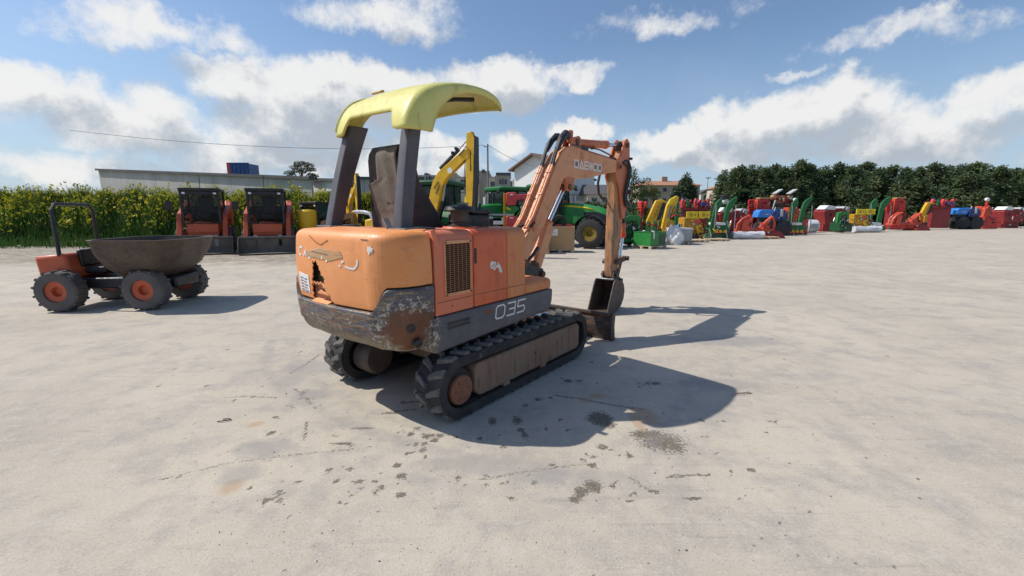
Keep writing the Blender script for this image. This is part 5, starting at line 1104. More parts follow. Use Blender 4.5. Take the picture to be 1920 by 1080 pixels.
# ---- canopy ------------------------------------------------------------------------------------
def pl_interp(pl, t):
    Ls = [0]
    for a, c in zip(pl, pl[1:]): Ls.append(Ls[-1] + math.hypot(c[0] - a[0], c[1] - a[1]))
    s = t * Ls[-1]
    for i in range(len(pl) - 1):
        if s <= Ls[i + 1] + 1e-9:
            u = (s - Ls[i]) / (Ls[i + 1] - Ls[i]); return (pl[i][0] + (pl[i + 1][0] - pl[i][0]) * u, pl[i][1] + (pl[i + 1][1] - pl[i][1]) * u)
    return pl[-1]
def smooth_pl(pl, it=3):
    for _ in range(it):
        o = [pl[0]]
        for a, c in zip(pl, pl[1:]): o += [(a[0] * .75 + c[0] * .25, a[1] * .75 + c[1] * .25), (a[0] * .25 + c[0] * .75, a[1] * .25 + c[1] * .75)]
        pl = o + [pl[-1]]
    return pl
POUT = smooth_pl([(-1.055, 2.355), (-1.035, 2.45), (-0.98, 2.56), (-0.88, 2.67), (-0.70, 2.755), (-0.42, 2.815), (-0.12, 2.825), (0.05, 2.785), (0.115, 2.715), (0.092, 2.665)], 2)
PIN = smooth_pl([(-0.785, 2.355), (-0.755, 2.44), (-0.69, 2.555), (-0.58, 2.65), (-0.44, 2.715), (-0.24, 2.755), (-0.07, 2.745), (0.04, 2.71), (0.085, 2.675), (0.082, 2.655)], 2)
def skew(x, y, z):
    k = (0.5 - x) / 1.3
    return (x, y + 0.16 * k, z + 0.075 * k)
LAT = []                       # (x, blend rim->outer, t0)
XR, XL = 0.50, -0.80
half = [(0.0, 0.0), (0.006, .18), (0.008, .40), (0.004, .62), (-0.012, .80), (-0.035, .92), (-0.065, .985), (-0.10, 1.0), (-0.16, 1.0), (-0.20, 1.0), (-0.235, 1.0), (-0.265, 1.0), (-0.30, 1.0), (-0.42, 1.0)]
LAT = [(XR + d, b_) for d, b_ in half] + [(x, 1.0) for x in np.linspace(0.0, -0.30, 5)] + [(XL - d, b_) for d, b_ in half[::-1]]
def t0(x):
    q = min(XR - x, x - XL)
    u = min(max((q - 0.185) / 0.10, 0), 1); u = u * u * (3 - 2 * u)
    return 0.115 * u
NP_ = 44; P = []
for i in range(NP_ + 1):
    row = []
    for (x, b_) in LAT:
        t = t0(x) + (1 - t0(x)) * i / NP_
        o_ = pl_interp(POUT, t); r_ = pl_interp(PIN, t)
        xn = (x - (XR + XL) / 2) / ((XR - XL) / 2)
        y = r_[0] + (o_[0] - r_[0]) * b_; z = r_[1] + (o_[1] - r_[1]) * (1 - (1 - b_) ** 1.6) + 0.028 * (1 - min(1, xn * xn)) * min(1, max(0, (t - .1) * 4)) * b_
        row.append(skew(x, y, z))
    P.append(row)
cn = MB().grid(P)
CAN = cn.build('canopy', 'canopy', EX, smooth=60, solid=0.022)
MB().tube([skew(-0.02, -0.26, 2.745), skew(0.15, -0.22, 2.75), skew(0.36, -0.16, 2.735)], 0.020, 8).build('canopy_stiffener', 'black', CAN)
MB().box(-0.78, -0.775, -0.9, -0.89, 2.5, 2.51)
# raised rim line near the left end and the small roof fittings
for x in (-0.735,):
    pts = [skew(x, *(lambda p: (p[0] - 0.004, p[1] + 0.012))(pl_interp(POUT, 0.02 + 0.5 * i / 12))) for i in range(13)]
    MB().tube(pts, 0.008, 6).build('canopy_bead', 'canopy', CAN)
for x0_, y_ in ((-0.45, -0.72), (0.22, -0.60)):
    p = skew(x0_, y_, 2.785); MB().obox(p, (0.14, 0.05, 0.02), (R(20), 0, 0)).build('canopy_fitting', 'ochre_paint', CAN, bevel=0.006)
def post(base, top, name='canopy_post', w=0.15):
    rows = []
    for t in np.linspace(0, 1, 10):
        wgt = t
        cx = base[0] + (top[0] - base[0]) * t; cy = base[1] + (top[1] - base[1]) * (t * 0.75 + 0.25 * t * t)
        dpt = base[3] + (top[3] - base[3]) * t; z = base[2] + (top[2] - base[2]) * t
        hw = w / 2 * (1.0 - .12 * t)
        sec = []
        for (sx, sy) in ((-1, 0), (-.86, -.05), (.86, -.05), (1, 0), (1, .92), (.86, 1), (-.86, 1), (-1, .92)):
            sec.append((cx + sx * hw, cy + sy * dpt, z))
        rows.append(sec)
    b = MB().grid(rows, closed=True); n_ = len(rows)
    b.f += [tuple(range(7, -1, -1)), tuple(range((n_ - 1) * 8, n_ * 8))]
    return b.build(name, 'post', EX, bevel=0.012, seg=3, smooth=40)
pr = post((0.345, -1.06, 1.57, 0.115), (0.33, -0.905, 2.47, 0.125), w=0.115)
plt = post((-0.705, -1.06, 1.57, 0.115), (-0.665, -0.80, 2.53, 0.19), w=0.115)
for p_, x in ((pr, 0.39), (plt, -0.70)): MB().box(x - .12, x + .13, -1.12, -0.80, 1.568, 1.592).build('post_foot', 'post', p_, bevel=0.008)
MB().bar((0.30, -1.10, 1.59), (0.24, -1.09, 1.665), 0.05, 0.012).build('bent_bracket', 'grey_paint', pr)

# ---- seat ----------------------------------------------------------------------------------------
SE = MB().box(-0.50, 0.02, -0.52, 0.02, 1.28, 1.42).build('seat_cushion', 'seatdark', EX, bevel=0.05, seg=4)
rows = []
for t in np.linspace(0, 1, 16):
    z = 1.42 + 0.90 * t; yb = -0.70 - 0.05 * t; th = 0.16 - 0.06 * t
    if t > .9: yb += (t - .9) * .5
    hw = 0.255 * (1.0 - 0.04 * t) * (1 if t < 0.92 else math.sqrt(max(0.02, 1 - ((t - .92) / .09) ** 2)) * .14 + .86)
    bulge = 0.02 * math.sin(t * 9) * (t < .45)
    sec = [(-0.24 + hw * a, yb + th * c - bulge * (c < .2), z) for a, c in ((-1, .5), (-1, .12), (-.85, 0), (-.45, -.03), (0, -.04), (.45, -.03), (.85, 0), (1, .12), (1, .5), (1, .95), (.8, 1.1), (-.8, 1.1), (-1, .95))]
    rows.append(sec)
b = MB().grid(rows, closed=True); b.f += [tuple(range(12, -1, -1)), tuple(range(15 * 13, 16 * 13))]
SB = b.build('seat_back', 'seatdark', SE, smooth=50)
# the grey-brown cover pulled over the back
rows = []
for i, t in enumerate(np.linspace(0.05, 0.985, 24)):
    z = 1.42 + 0.90 * t; yb = -0.70 - 0.05 * t - 0.024
    if t > .9: yb += (t - .9) * .5
    x0_ = (-0.31 if t > .62 else -0.455 + 0.20 * max(0, (.62 - t))); x1_ = 0.0 - 0.02 * t
    fold = 0.012 * math.sin(t * 26) * (t < .42) + (0.018 if .405 < t < .43 else 0)
    row = []
    for u in np.linspace(0, 1, 14):
        row.append((x0_ + (x1_ - x0_) * u, yb - 0.006 * math.sin(math.pi * u) + fold * (0.4 + 0.6 * u) + 0.006 * math.sin(u * 11 + t * 7), z))
    rows.append(row)
MB().grid(rows).build('seat_back_cover', 'seat', SE, smooth=60, solid=0.012, label='grey brown cloth cover on the seat back')
MB().bar((-0.20, -0.745, 1.80), (-0.01, -0.745, 1.805), 0.012, 0.022).build('seat_pocket', 'seatdark', SE)
# dark side flank of the seat widening to the bottom
MB().prism([(-0.70, 1.56), (-0.72, 2.26), (-0.62, 2.28), (-0.55, 2.0), (-0.34, 1.72), (-0.26, 1.56)], 0.012, 0.05).build('seat_flank', 'seatdark', SE, bevel=0.02)
MB().prism([(-0.70, 1.42), (-0.72, 2.2), (-0.62, 2.22), (-0.40, 1.6), (-0.36, 1.42)], -0.505, -0.495).build('seat_flank', 'seatdark', SE, bevel=0.015)
# arm rest of bent pipe at the left, console and air cleaner at the right
MB().tube([(-0.58, -0.62, 1.57), (-0.60, -0.62, 1.63), (-0.66, -0.62, 1.70), (-0.76, -0.62, 1.715), (-0.92, -0.62, 1.72)], 0.020, 10).build('arm_rest', 'galvanised', EX)
cnl = MB().box(0.14, 0.34, -0.30, 0.10, 1.40, 1.70).build('control_console', 'black', EX, bevel=0.02)
MB().box(0.12, 0.36, -0.18, 0.10, 1.70, 1.745).build('console_top', 'black', cnl, bevel=0.012)
MB().tube([(0.27, 0.02, 1.74), (0.27, 0.03, 1.80)], [.02, .014], 8).build('lever_stem', 'black', cnl)
MB().bar((0.34, 0.08, 1.69), (0.52, 0.20, 1.69), 0.04, 0.02).build('grab_rail', 'galvanised', EX, bevel=0.004)
el_ = MB().lathe([(0.0, 1.575), (0.105, 1.575), (0.11, 1.60), (0.075, 1.605), (0.072, 1.625), (0.082, 1.63), (0.082, 1.72), (0.0, 1.72)], (0.46, -0.46, 0), 'z', 20).build('air_cleaner', 'brownsteel', EX)
MB().lathe([(0.0, 1.72), (0.135, 1.72), (0.14, 1.735), (0.125, 1.765), (0.06, 1.78), (0.0, 1.78)], (0.46, -0.46, 0), 'z', 20).build('air_cleaner_cap', 'black', el_)
MB().lathe([(0.0, 1.575), (0.16, 1.575), (0.15, 1.590), (0.0, 1.590)], (0.46, -0.46, 0), 'z', 20).build('air_cleaner_base', 'redor', el_)
MB().lathe([(0.0, 1.78), (0.05, 1.78), (0.05, 1.80), (0.0, 1.80)], (0.49, -0.44, 0), 'z', 12).build('cap_knob', 'grey_paint', el_)
# ================================================================ MACHINES BEHIND
def wheel(parent, x, y, r, w, rim='yellow_paint', name='wheel', tyre='tyre', nl=18, rr=.52):
    t = MB().lathe([(r * rr, -w / 2), (r * .90, -w / 2), (r * .97, -w * .40), (r * .97, w * .40), (r * .90, w / 2), (r * rr, w / 2)], (0, 0, 0), 'x', 28)
    for i in range(nl):
        for s_ in (-1, 1):
            a = 2 * math.pi * (i + (.5 if s_ > 0 else 0)) / nl
            t.obox((s_ * w * .24, math.cos(a) * r * .965, math.sin(a) * r * .965), (w * .50, r * .10, r * .09), (a - math.pi / 2, 0, 0))
    o = t.build(name, tyre, parent, smooth=40); o.location = (x, y, r)
    MB().lathe([(0, -w * .1), (r * .2, -w * .1), (r * .25, -w * .32), (r * rr * .98, -w * .38), (r * (rr + .02), -w * .30), (r * (rr + .02), w * .30), (r * rr * .98, w * .38), (r * .25, w * .32), (r * .2, w * .1), (0, w * .1)], (0, 0, 0), 'x', 24).build('rim', rim, o, smooth=40)
    return o
M['doorglass'] = glass('dark_front_glass', (0.012, 0.014, 0.016), 0.22)
def skid_steer(label, loc, rz, paint, group='skid steer loaders', scale=1.0):
    t = thing('skid_steer_loader', label, 'loader', loc, rz, group); t.scale = (scale,) * 3
    # forward = +y
    MB().prism([(-1.35, .30), (.72, .30), (.80, .55), (.80, .98), (.45, 1.02), (-.9, 1.10), (-1.45, 1.05), (-1.45, .5)], -.52, .52).build('body', paint, t, bevel=.03)
    MB().prism([(-1.45, .75), (-1.40, 1.55), (-.75, 1.60), (-.70, 1.05)], -.58, .58).build('engine_cover', paint, t, bevel=.05)
    for s_ in (-1, 1):
        MB().prism([(-1.5, .9), (-1.5, 1.75), (-1.2, 1.80), (-.9, 1.55), (-.9, .9)], s_ * .60, s_ * .83).build('tower', paint, t, bevel=.03)
        la = MB(); la.bar((s_ * .74, -1.35, 1.66), (s_ * .74, .55, 1.20), .16, .24); la.bar((s_ * .74, .48, 1.28), (s_ * .74, .98, .50), .16, .22)
        la.build('lift_arm', paint, t, bevel=.015)
        MB().tube([(s_ * .74, -1.0, 1.1), (s_ * .74, .2, 1.18)], .05, 8).build('lift_cylinder', 'black_paint', t)
        MB().box(s_ * .42 - .06, s_ * .42 + .06, .78, 1.02, .25, .62).build('tilt_bracket', 'galvanised', t)
        for y in (-.85, .48): wheel(t, s_ * .76, y, .42, .30, paint, tyre='dusty_tyre', nl=14)
        MB().box(s_ * .50 - .05, s_ * .50 + .05, .70, .76, 1.96, 2.02).build('work_light', 'lens', t)
    MB().box(-.50, .50, .795, .83, .70, .97).build('front_panel', paint, t, bevel=.015)
    cb = MB()
    for x in (-.60, .60):
        cb.bar((x, .72, 1.0), (x, .68, 2.08), .09, .09, (0, 1, 0)); cb.bar((x, -.75, 1.3), (x, -.70, 2.08), .09, .09, (0, 1, 0)); cb.bar((x, -.75, 1.4), (x, .72, 1.3), .05, .07)
    cb.box(-.66, .66, -.80, .78, 2.06, 2.16); cb.box(-.60, .60, .68, .74, 1.94, 2.06)
    CB = cb.build('cab_frame', 'black_paint', t, bevel=.015)
    for x in (-.60, .60): MB().box(x - .008, x + .008, -.70, .66, 1.42, 2.05).build('side_screen', 'glass', CB)
    MB().box(-.54, .54, -.78, -.76, 1.62, 2.02).build('rear_window', 'glass', CB); MB().box(-.55, .55, .685, .695, 1.05, 1.95).build('front_door_glass', 'doorglass', CB)
    MB().box(-.56, .56, -.74, -.70, 1.02, 1.60).box(-.56, .56, -.7, .70, .98, 1.02).build('cab_floor', 'black_paint', CB)
    MB().box(-.26, .26, -.50, .05, 1.15, 1.32).box(-.25, .25, -.60, -.48, 1.30, 1.90).box(-.12, .12, -.60, -.52, 1.88, 2.02).build('seat', 'black_paint', t, bevel=.03)
    for x in (-.36, .36): MB().tube([(x, .28, 1.0), (x, .22, 1.42), (x * .9, .18, 1.52)], .022, 6).build('control_lever', 'black_paint', t)
    bk = MB(); w = .98
    bk.prism([(1.62, .03), (1.62, .05), (1.10, .06), (1.02, .16), (1.02, .48), (1.08, .56), (1.06, .58), (.99, .50), (.99, .14), (1.08, .03)], -w, w)
    B_ = bk.build('bucket', 'bucket_steel', t, bevel=.006)
    for s_ in (-1, 1): MB().prism([(1.62, .03), (1.60, .12), (1.15, .57), (1.02, .57), (1.0, .08), (1.08, .03)], s_ * w - .015, s_ * w + .015).build('bucket_side', 'bucket_steel', B_)
    MB().box(-w, w, 1.02, 1.10, .545, .585).build('bucket_lip', 'grey_paint', B_)
    MB().tube([(.12, -.4, 2.1), (.10, -.42, 2.65)], .012, 5).build('antenna', 'black_paint', t)
    for s_ in (1,):
        MB().bar((s_ * .84, .5, 1.3), (s_ * 1.02, .5, 1.56), .03, .03).build('mirror_arm', 'black_paint', t); MB().box(s_ * 1.05 - .11, s_ * 1.05 + .11, .47, .52, 1.46, 1.72).build('mirror', 'black_paint', t)
    return t
p = gr(502, 478); fv = Vector((.40, -.92)); SK1 = skid_steer('orange skid steer loader with a black cab facing the camera before the weeds', (p.x - fv.x * 1.62 * 1.06, p.y - fv.y * 1.62 * 1.06, 0), head(fv.x, fv.y), 'skid_orange', scale=1.06); SK1.scale.z = 1.24
p = gr(374, 479)
dup(SK1, label='orange skid steer loader at the far left whose bucket edge shows beside the other one', location=(p.x - fv.x * 1.7, p.y - fv.y * 1.7, 0), rotation_euler=(0, 0, head(fv.x, fv.y) + .06))
DM = thing('added_dumper', 'guessed small dumper with a rounded brown steel tub, added at the left to cast a shadow', 'dumper', (-7.12, 8.05, 0), R(-84))  # guessed machine, added to cast the shadow that reaches in from the left
rows = []
for z, w, l0, l1 in ((.55, .42, .05, .75), (.75, .66, -.12, .98), (1.0, .78, -.22, 1.12), (1.22, .82, -.26, 1.20), (1.24, .84, -.28, 1.22), (1.24, .79, -.23, 1.17), (1.0, .74, -.17, 1.07), (.65, .40, .08, .72)):
    rows.append([(w * max(-1, min(1, 1.25 * math.cos(a))), (l0 + l1) / 2 + (l1 - l0) / 2 * max(-1, min(1, 1.15 * math.sin(a))), z) for a in np.linspace(0, 2 * math.pi, 33)[:-1]])
b = MB().grid(rows, closed=True); b.f += [tuple(range(31, -1, -1)), tuple(range(7 * 32, 8 * 32))]; b.build('tub', 'brownsteel', DM, smooth=40)
MB().box(-.35, .35, -1.15, .95, .35, .55).build('chassis', 'black_paint', DM, bevel=.03)
MB().prism([(-1.2, .55), (-1.25, .95), (-.75, 1.0), (-.65, .55)], -.45, .45).build('engine_cover', 'skid_orange', DM, bevel=.05)
MB().box(-.22, .22, -.65, -.30, .62, .74).box(-.22, .22, -.75, -.66, .74, 1.05).build('seat', 'black_paint', DM, bevel=.03)
MB().tube([(0, -.15, .55), (0, -.22, 1.05)], .03, 8).build('steering_column', 'black_paint', DM); MB().lathe([(.14, -.012), (.16, 0), (.14, .012), (.12, 0)], (0, -.23, 1.07), 'z', 14).build('steering_wheel', 'black_paint', DM)
MB().tube([(-.42, -.85, .9), (-.42, -.85, 1.75), (-.34, -.85, 1.85), (.34, -.85, 1.85), (.42, -.85, 1.75), (.42, -.85, .9)], .03, 8).build('roll_bar', 'black_paint', DM)
for s_ in (-1, 1):
    for y in (-.80, .58): wheel(DM, s_ * .56, y, .36, .26, 'skid_orange', tyre='dusty_tyre', nl=14)
p = at(606, 397, 20.5)
yl = skid_steer('small yellow loader with a black cab half hidden behind the left canopy post', (p.x, 20.5, 0), math.pi * .82, 'tan_paint', scale=1.0)
MB().lathe([(0, 1.0), (.36, 1.0), (.40, 1.1), (.40, 1.72), (.33, 1.80), (0, 1.82)], (-.30, 1.0, 0), 'z', 20).build('round_tank', 'yellow_paint', yl)

def digger(label, loc, rz, boomw=.26, group='yellow excavators', scale=1.0, cab=True):
    t = thing('yellow_excavator', label, 'excavator', loc, rz, group); t.scale = (scale,) * 3
    # forward = +y, boom in the x = 0 plane
    for s_ in (-1, 1):
        A_ = [(-1.0 + .3 * math.cos(a), .33 + .33 * math.sin(a)) for a in np.linspace(math.pi / 2, math.pi * 1.5, 9)] + [(1.0 + .3 * math.cos(a), .33 + .33 * math.sin(a)) for a in np.linspace(-math.pi / 2, math.pi / 2, 9)]
        MB().prism(A_, s_ * .80 - .2, s_ * .80 + .2).build('track', 'tyre', t, bevel=.03)
    MB().box(-.6, .6, -.6, .6, .3, .7).build('undercarriage', 'black_paint', t, bevel=.03)
    MB().prism([(-1.30, .75), (-1.35, 1.0), (-1.30, 1.45), (-1.0, 1.52), (.2, 1.50), (.25, 1.0), (.95, .95), (.95, .75)], -.92, .92).build('body', 'yellow_paint', t, bevel=.08, seg=3)
    if cab:
        cb = MB()
        for x, y in ((-.88, .85), (-.88, -.35), (.02, .85), (.02, -.35)): cb.bar((x, y, .95), (x, y * .95, 2.42), .07, .07, (0, 1, 0))
        cb.box(-.93, .07, -.42, .90, 2.40, 2.50); C_ = cb.build('cab', 'black_paint', t, bevel=.02)
        MB().box(-.90, -.89, -.33, .82, 1.0, 2.4).build('cab_glass', 'glass', C_); MB().box(.03, .04, -.33, .82, 1.3, 2.4).build('cab_glass', 'glass', C_); MB().box(-.86, 0, .86, .87, 1.2, 2.38).build('cab_glass', 'glass', C_)
    w = boomw / 2
    MB().prism([(.95, .8), (.95, 1.2), (1.15, 1.45), (1.35, 1.42), (1.40, .95), (1.25, .75)], -.14, .14).build('swing_post', 'yellow_paint', t, bevel=.02)
    bp = [(1.14, 1.15), (1.08, 1.45), (1.38, 2.62), (1.52, 3.02), (1.74, 3.32), (2.88, 4.12), (3.06, 4.12), (3.10, 3.88), (2.08, 3.06), (1.86, 2.66), (1.48, 1.30), (1.34, 1.10)]
    B_ = MB().prism(bp, -w, w).build('boom', 'yellow_paint', t, bevel=.012)
    MB().lathe([(0, w + .001), (.11, w + .001), (.11, w + .006), (0, w + .006)], (0, 2.28, 3.36), 'x', 16).build('round_decal', 'white_paint', B_); MB().lathe([(0, -w - .006), (.11, -w - .006), (.11, -w - .001), (0, -w - .001)], (0, 2.28, 3.36), 'x', 16).build('round_decal', 'white_paint', B_)
    MB().tube([(0, 1.78, 3.46), (0, 2.62, 4.14)], .075, 8).build('arm_cylinder', 'black_paint', B_); MB().tube([(0, 2.62, 4.14), (0, 3.12, 4.60)], .035, 8).build('cylinder_rod', 'galvanised', B_)
    MB().tube([(0, 1.42, 1.05), (0, 1.85, 2.2)], .06, 8).build('boom_cylinder', 'black_paint', B_); MB().tube([(0, 1.85, 2.2), (0, 1.98, 2.85)], .035, 8).build('cylinder_rod', 'galvanised', B_)
    for x in (-w - .02, w + .02):
        MB().tube([(x, 1.55, 2.7), (x, 1.75, 2.95), (x, 1.78, 2.7), (x * .9, 1.62, 2.5)], .018, 6).build('hydraulic_hose', 'hose', B_)
        MB().tube([(x, 2.7, 3.90), (x, 3.0, 4.20), (x, 3.18, 4.05), (x, 3.18, 3.3)], .018, 6).build('hydraulic_hose', 'hose', B_)
    for q in (2.35, 2.5): MB().box(-w - .01, w + .01, q, q + .07, q + 1.62, q + 1.72).build('pipe_fitting', 'black_paint', B_)
    A_ = MB().prism([(3.02, 4.72), (3.22, 4.76), (3.34, 4.5), (3.30, 3.5), (3.22, 2.2), (3.10, 1.45), (2.98, 1.45), (2.94, 2.2), (2.96, 3.6), (2.98, 4.2)], -w * .85, w * .85).build('arm', 'yellow_paint', t, bevel=.012)
    MB().prism([(3.335, 4.60), (3.42, 4.55), (3.42, 3.2), (3.30, 1.6), (3.235, 1.6), (3.305, 3.4)], -w * .95, w * .95).build('arm_front_guard', 'black_paint', A_, bevel=.008)
    MB().tube([(0, 2.90, 1.75), (0, 2.90, 2.35)], .06, 10).build('bucket_cylinder', 'lemon_paint', A_)
    MB().tube([(0, 2.90, 2.35), (0, 2.94, 3.0)], .03, 8).build('cylinder_rod', 'galvanised', A_)
    for x in (-.05, .05): MB().tube([(x, 2.93, 3.9), (x, 2.86, 3.2), (x, 2.84, 2.7), (x, 2.90, 2.4)], .016, 6).build('hydraulic_hose', 'hose', A_)
    bk = [(3.10, 1.40), (2.75, 1.35), (2.45, 1.10), (2.40, .80), (2.60, .52), (2.95, .45), (3.15, .55), (3.0, .58), (2.68, .66), (2.52, .85), (2.56, 1.05), (2.80, 1.25), (3.10, 1.30)]
    K_ = MB().prism(bk, -.34, .34).build('bucket', 'bucket_steel', t, bevel=.01)
    for s_ in (-1, 1): MB().prism(bk[:7] + [(3.15, 1.2)], s_ * .34 - .012, s_ * .34 + .012).build('bucket_side', 'bucket_steel', K_)
    return t
# big one: boom seen from its side, swung to the right
fx = Vector((.93, -.36, 0)).normalized()
p = at(803, 397, 17.2); b0 = 1.2
digger('yellow excavator with its boom raised beside the seat and its arm hanging down', (p.x - fx.x * 1.25 * .90, 17.2 - fx.y * 1.25 * .9, 0), head(fx.x, fx.y), scale=.965)
# small one, folded nearly end-on
fx = Vector((.66, -.75, 0)).normalized(); p = at(651, 397, 22)
digger('yellow excavator farther back showing only its folded boom between the canopy post and the seat', (p.x - fx.x * 1.2 * .72, 22 - fx.y * 1.2 * .72, 0), head(fx.x, fx.y), scale=.735)

def tractor(label, loc, rz, roof='green_paint', group='tractors', scale=1.0, stripe=True, body='green_paint'):
    t = thing('tractor', label, 'tractor', loc, rz, group); t.scale = (scale,) * 3
    # forward = +y; rear axle y = -1.2, front axle y = 1.25
    for s_ in (-1, 1):
        wheel(t, s_ * .86, -1.2, .84, .46, 'shaded_dusty_rim', 'rear_wheel', nl=20); wheel(t, s_ * .82, 1.28, .63, .36, 'shaded_dusty_rim', 'front_wheel', nl=18)
        fe = arc(-1.2, .88, .98, 15, 165, 14); fi = arc(-1.2, .88, .93, 165, 15, 14)
        MB().prism(fe + fi, s_ * .86 - .30, s_ * .86 + .26).build('rear_fender', body, t, bevel=.01)
        ff = arc(1.28, .66, .74, 30, 175, 10); f2 = arc(1.28, .66, .71, 175, 30, 10)
        MB().prism(ff + f2, s_ * .82 - .2, s_ * .82 + .2).build('front_fender', 'black_paint', t)
    MB().box(-.30, .30, -1.5, 1.7, .55, .95).build('chassis', 'black_paint', t, bevel=.03)
    MB().box(-.55, .55, 1.15, 1.4, .55, .72).build('front_axle', body, t)
    hood = [(-.30, 1.05), (-.30, 1.86), (.20, 1.86), (1.2, 1.74), (1.78, 1.60), (1.92, 1.42), (1.93, 1.28), (1.90, 1.05)]
    hd = MB()
    rows = []
    for (y, zt, hw) in ((-.30, 1.90, .40), (.2, 1.90, .40), (.8, 1.84, .39), (1.3, 1.74, .38), (1.70, 1.62, .36), (1.90, 1.46, .33), (1.95, 1.34, .31)):
        rows.append([(-hw, y, 1.02), (-hw, y, zt - .22), (-hw * .92, y, zt - .09), (-hw * .7, y, zt - .02), (0, y, zt), (hw * .7, y, zt - .02), (hw * .92, y, zt - .09), (hw, y, zt - .22), (hw, y, 1.02)])
    hd.grid(rows); hd.f += [tuple(range(9)), tuple(range(6 * 9, 7 * 9))]
    HD = hd.build('hood', 'bright_green_paint' if body == 'green_paint' else body, t, smooth=50)
    MB().box(-.29, .29, 1.93, 1.975, 1.0, 1.30).build('grille', 'black_paint', HD, bevel=.01)
    for s_ in (-1, 1):
        MB().obox((s_ * .19, 1.945, 1.385), (.20, .08, .09), (R(-25), 0, 0)).build('headlight', 'lens', HD, bevel=.02)
        MB().prism([(.95, 1.04), (.80, 1.50), (1.35, 1.52), (1.75, 1.40), (1.88, 1.25), (1.88, 1.04)], s_ * .398 - .012, s_ * .398 + .002 + .004 * s_).build('side_grille', 'black_paint', HD)
        if stripe:
            st_ = MB(); q = [(-.28, 1.76), (.2, 1.765), (.8, 1.70), (1.22, 1.60)]
            st_.grid([[(s_ * .393, y, z - .035) for y, z in q], [(s_ * .385, y, z + .035) for y, z in q]]); st_.build('hood_stripe', 'lemon_paint', HD, solid=.012)
        MB().bar((s_ * .45, -.35, .7), (s_ * .45, .25, .55), .30, .05).build('step', 'black_paint', t)
    cb = MB()
    for s_ in (-1, 1):
        cb.bar((s_ * .62, -.22, .95), (s_ * .60, -.32, 2.52), .06, .06, (0, 1, 0)); cb.bar((s_ * .70, -1.0, 1.5), (s_ * .66, -.98, 2.52), .07, .07, (0, 1, 0)); cb.bar((s_ * .70, -1.62, 1.6), (s_ * .64, -1.55, 2.52), .07, .07, (0, 1, 0))
    cb.box(-.68, .68, -1.6, -.2, .95, 1.04)
    CB = cb.build('cab_frame', 'black_paint', t, bevel=.01)
    for s_ in (-1, 1): MB().box(s_ * .655 - .006, s_ * .655 + .006, -1.55, -.30, 1.15, 2.5).build('cab_glass', 'glass', CB)
    MB().box(-.58, .58, -.30, -.288, 1.9, 2.5).build('windscreen', 'glass', CB); MB().box(-.60, .60, -1.59, -1.578, 1.6, 2.5).build('rear_glass', 'glass', CB)
    rf = MB(); rows = []
    for z, e in ((2.50, .0), (2.54, .07), (2.64, .08), (2.71, .02), (2.73, -.15)):
        hw, y0, y1, c_ = .72 + e, -1.78 - e, .02 + e, .16
        rows.append([(-hw + c_, y0, z), (hw - c_, y0, z), (hw, y0 + c_, z), (hw, y1 - c_, z), (hw - c_, y1, z), (-hw + c_, y1, z), (-hw, y1 - c_, z), (-hw, y0 + c_, z)])
    rf.grid(rows, closed=True); rf.f += [tuple(range(7, -1, -1)), tuple(range(32, 40))]
    RF = rf.build('roof', roof, t, smooth=40)
    for x in (-.55, .55): MB().box(x - .09, x + .09, .04, .11, 2.43, 2.53).build('work_light', 'black_paint', RF)
    MB().box(-.24, .24, -1.35, -.85, 1.15, 1.35).box(-.23, .23, -1.45, -1.32, 1.32, 1.95).build('seat', 'black_paint', t, bevel=.03)
    MB().lathe([(0, -.015), (.19, -.015), (.21, 0), (.19, .015), (.16, 0), (0, 0)], (0, -.52, 1.75), 'y', 16).build('steering_wheel', 'black_paint', t)
    MB().tube([(0, -.36, 1.3), (0, -.50, 1.74)], .04, 6).build('steering_column', 'black_paint', t)
    MB().tube([(.52, -.12, 1.2), (.54, -.14, 2.1), (.54, -.16, 2.42)], [.06, .05, .045], 10).build('exhaust', 'black_paint', t)
    for s_ in (-1, 1):
        MB().tube([(s_ * .64, -.28, 2.30), (s_ * .95, -.16, 2.28), (s_ * .98, -.16, 1.95)], .016, 6).build('mirror_arm', 'black_paint', t); MB().box(s_ * 1.0 - .11, s_ * 1.0 + .11, -.19, -.13, 1.86, 2.24).build('mirror', 'light_grey_paint', t, bevel=.02)
    MB().box(-.4, .4, 1.75, 2.15, .6, .95).build('front_weight', body, t, bevel=.03)
    MB().bar((-.35, -1.9, .7), (-.35, -2.4, .5), .06, .08).bar((.35, -1.9, .7), (.35, -2.4, .5), .06, .08).build('lower_link', 'black_paint', t)
    return t
def place_tractor(label, px, Y, f, **kw):
    f = Vector((*f, 0)).normalized(); p = at(px, 397, Y); return tractor(label, (p.x, Y, 0), head(f.x, f.y), **kw)
place_tractor('green tractor with a yellow hood stripe facing right behind the cardboard crate', 1068, 21.9, (.87, -.49), scale=1.13)
place_tractor('green tractor with its cab roof below the utility pole, left of the stacked red hoppers', 925, 24.2, (-.80, -.60), scale=1.13, stripe=False)
place_tractor('dark roofed green tractor standing behind the yellow excavator boom', 842, 20.6, (.25, .97), roof='dark_green_paint', scale=1.12)

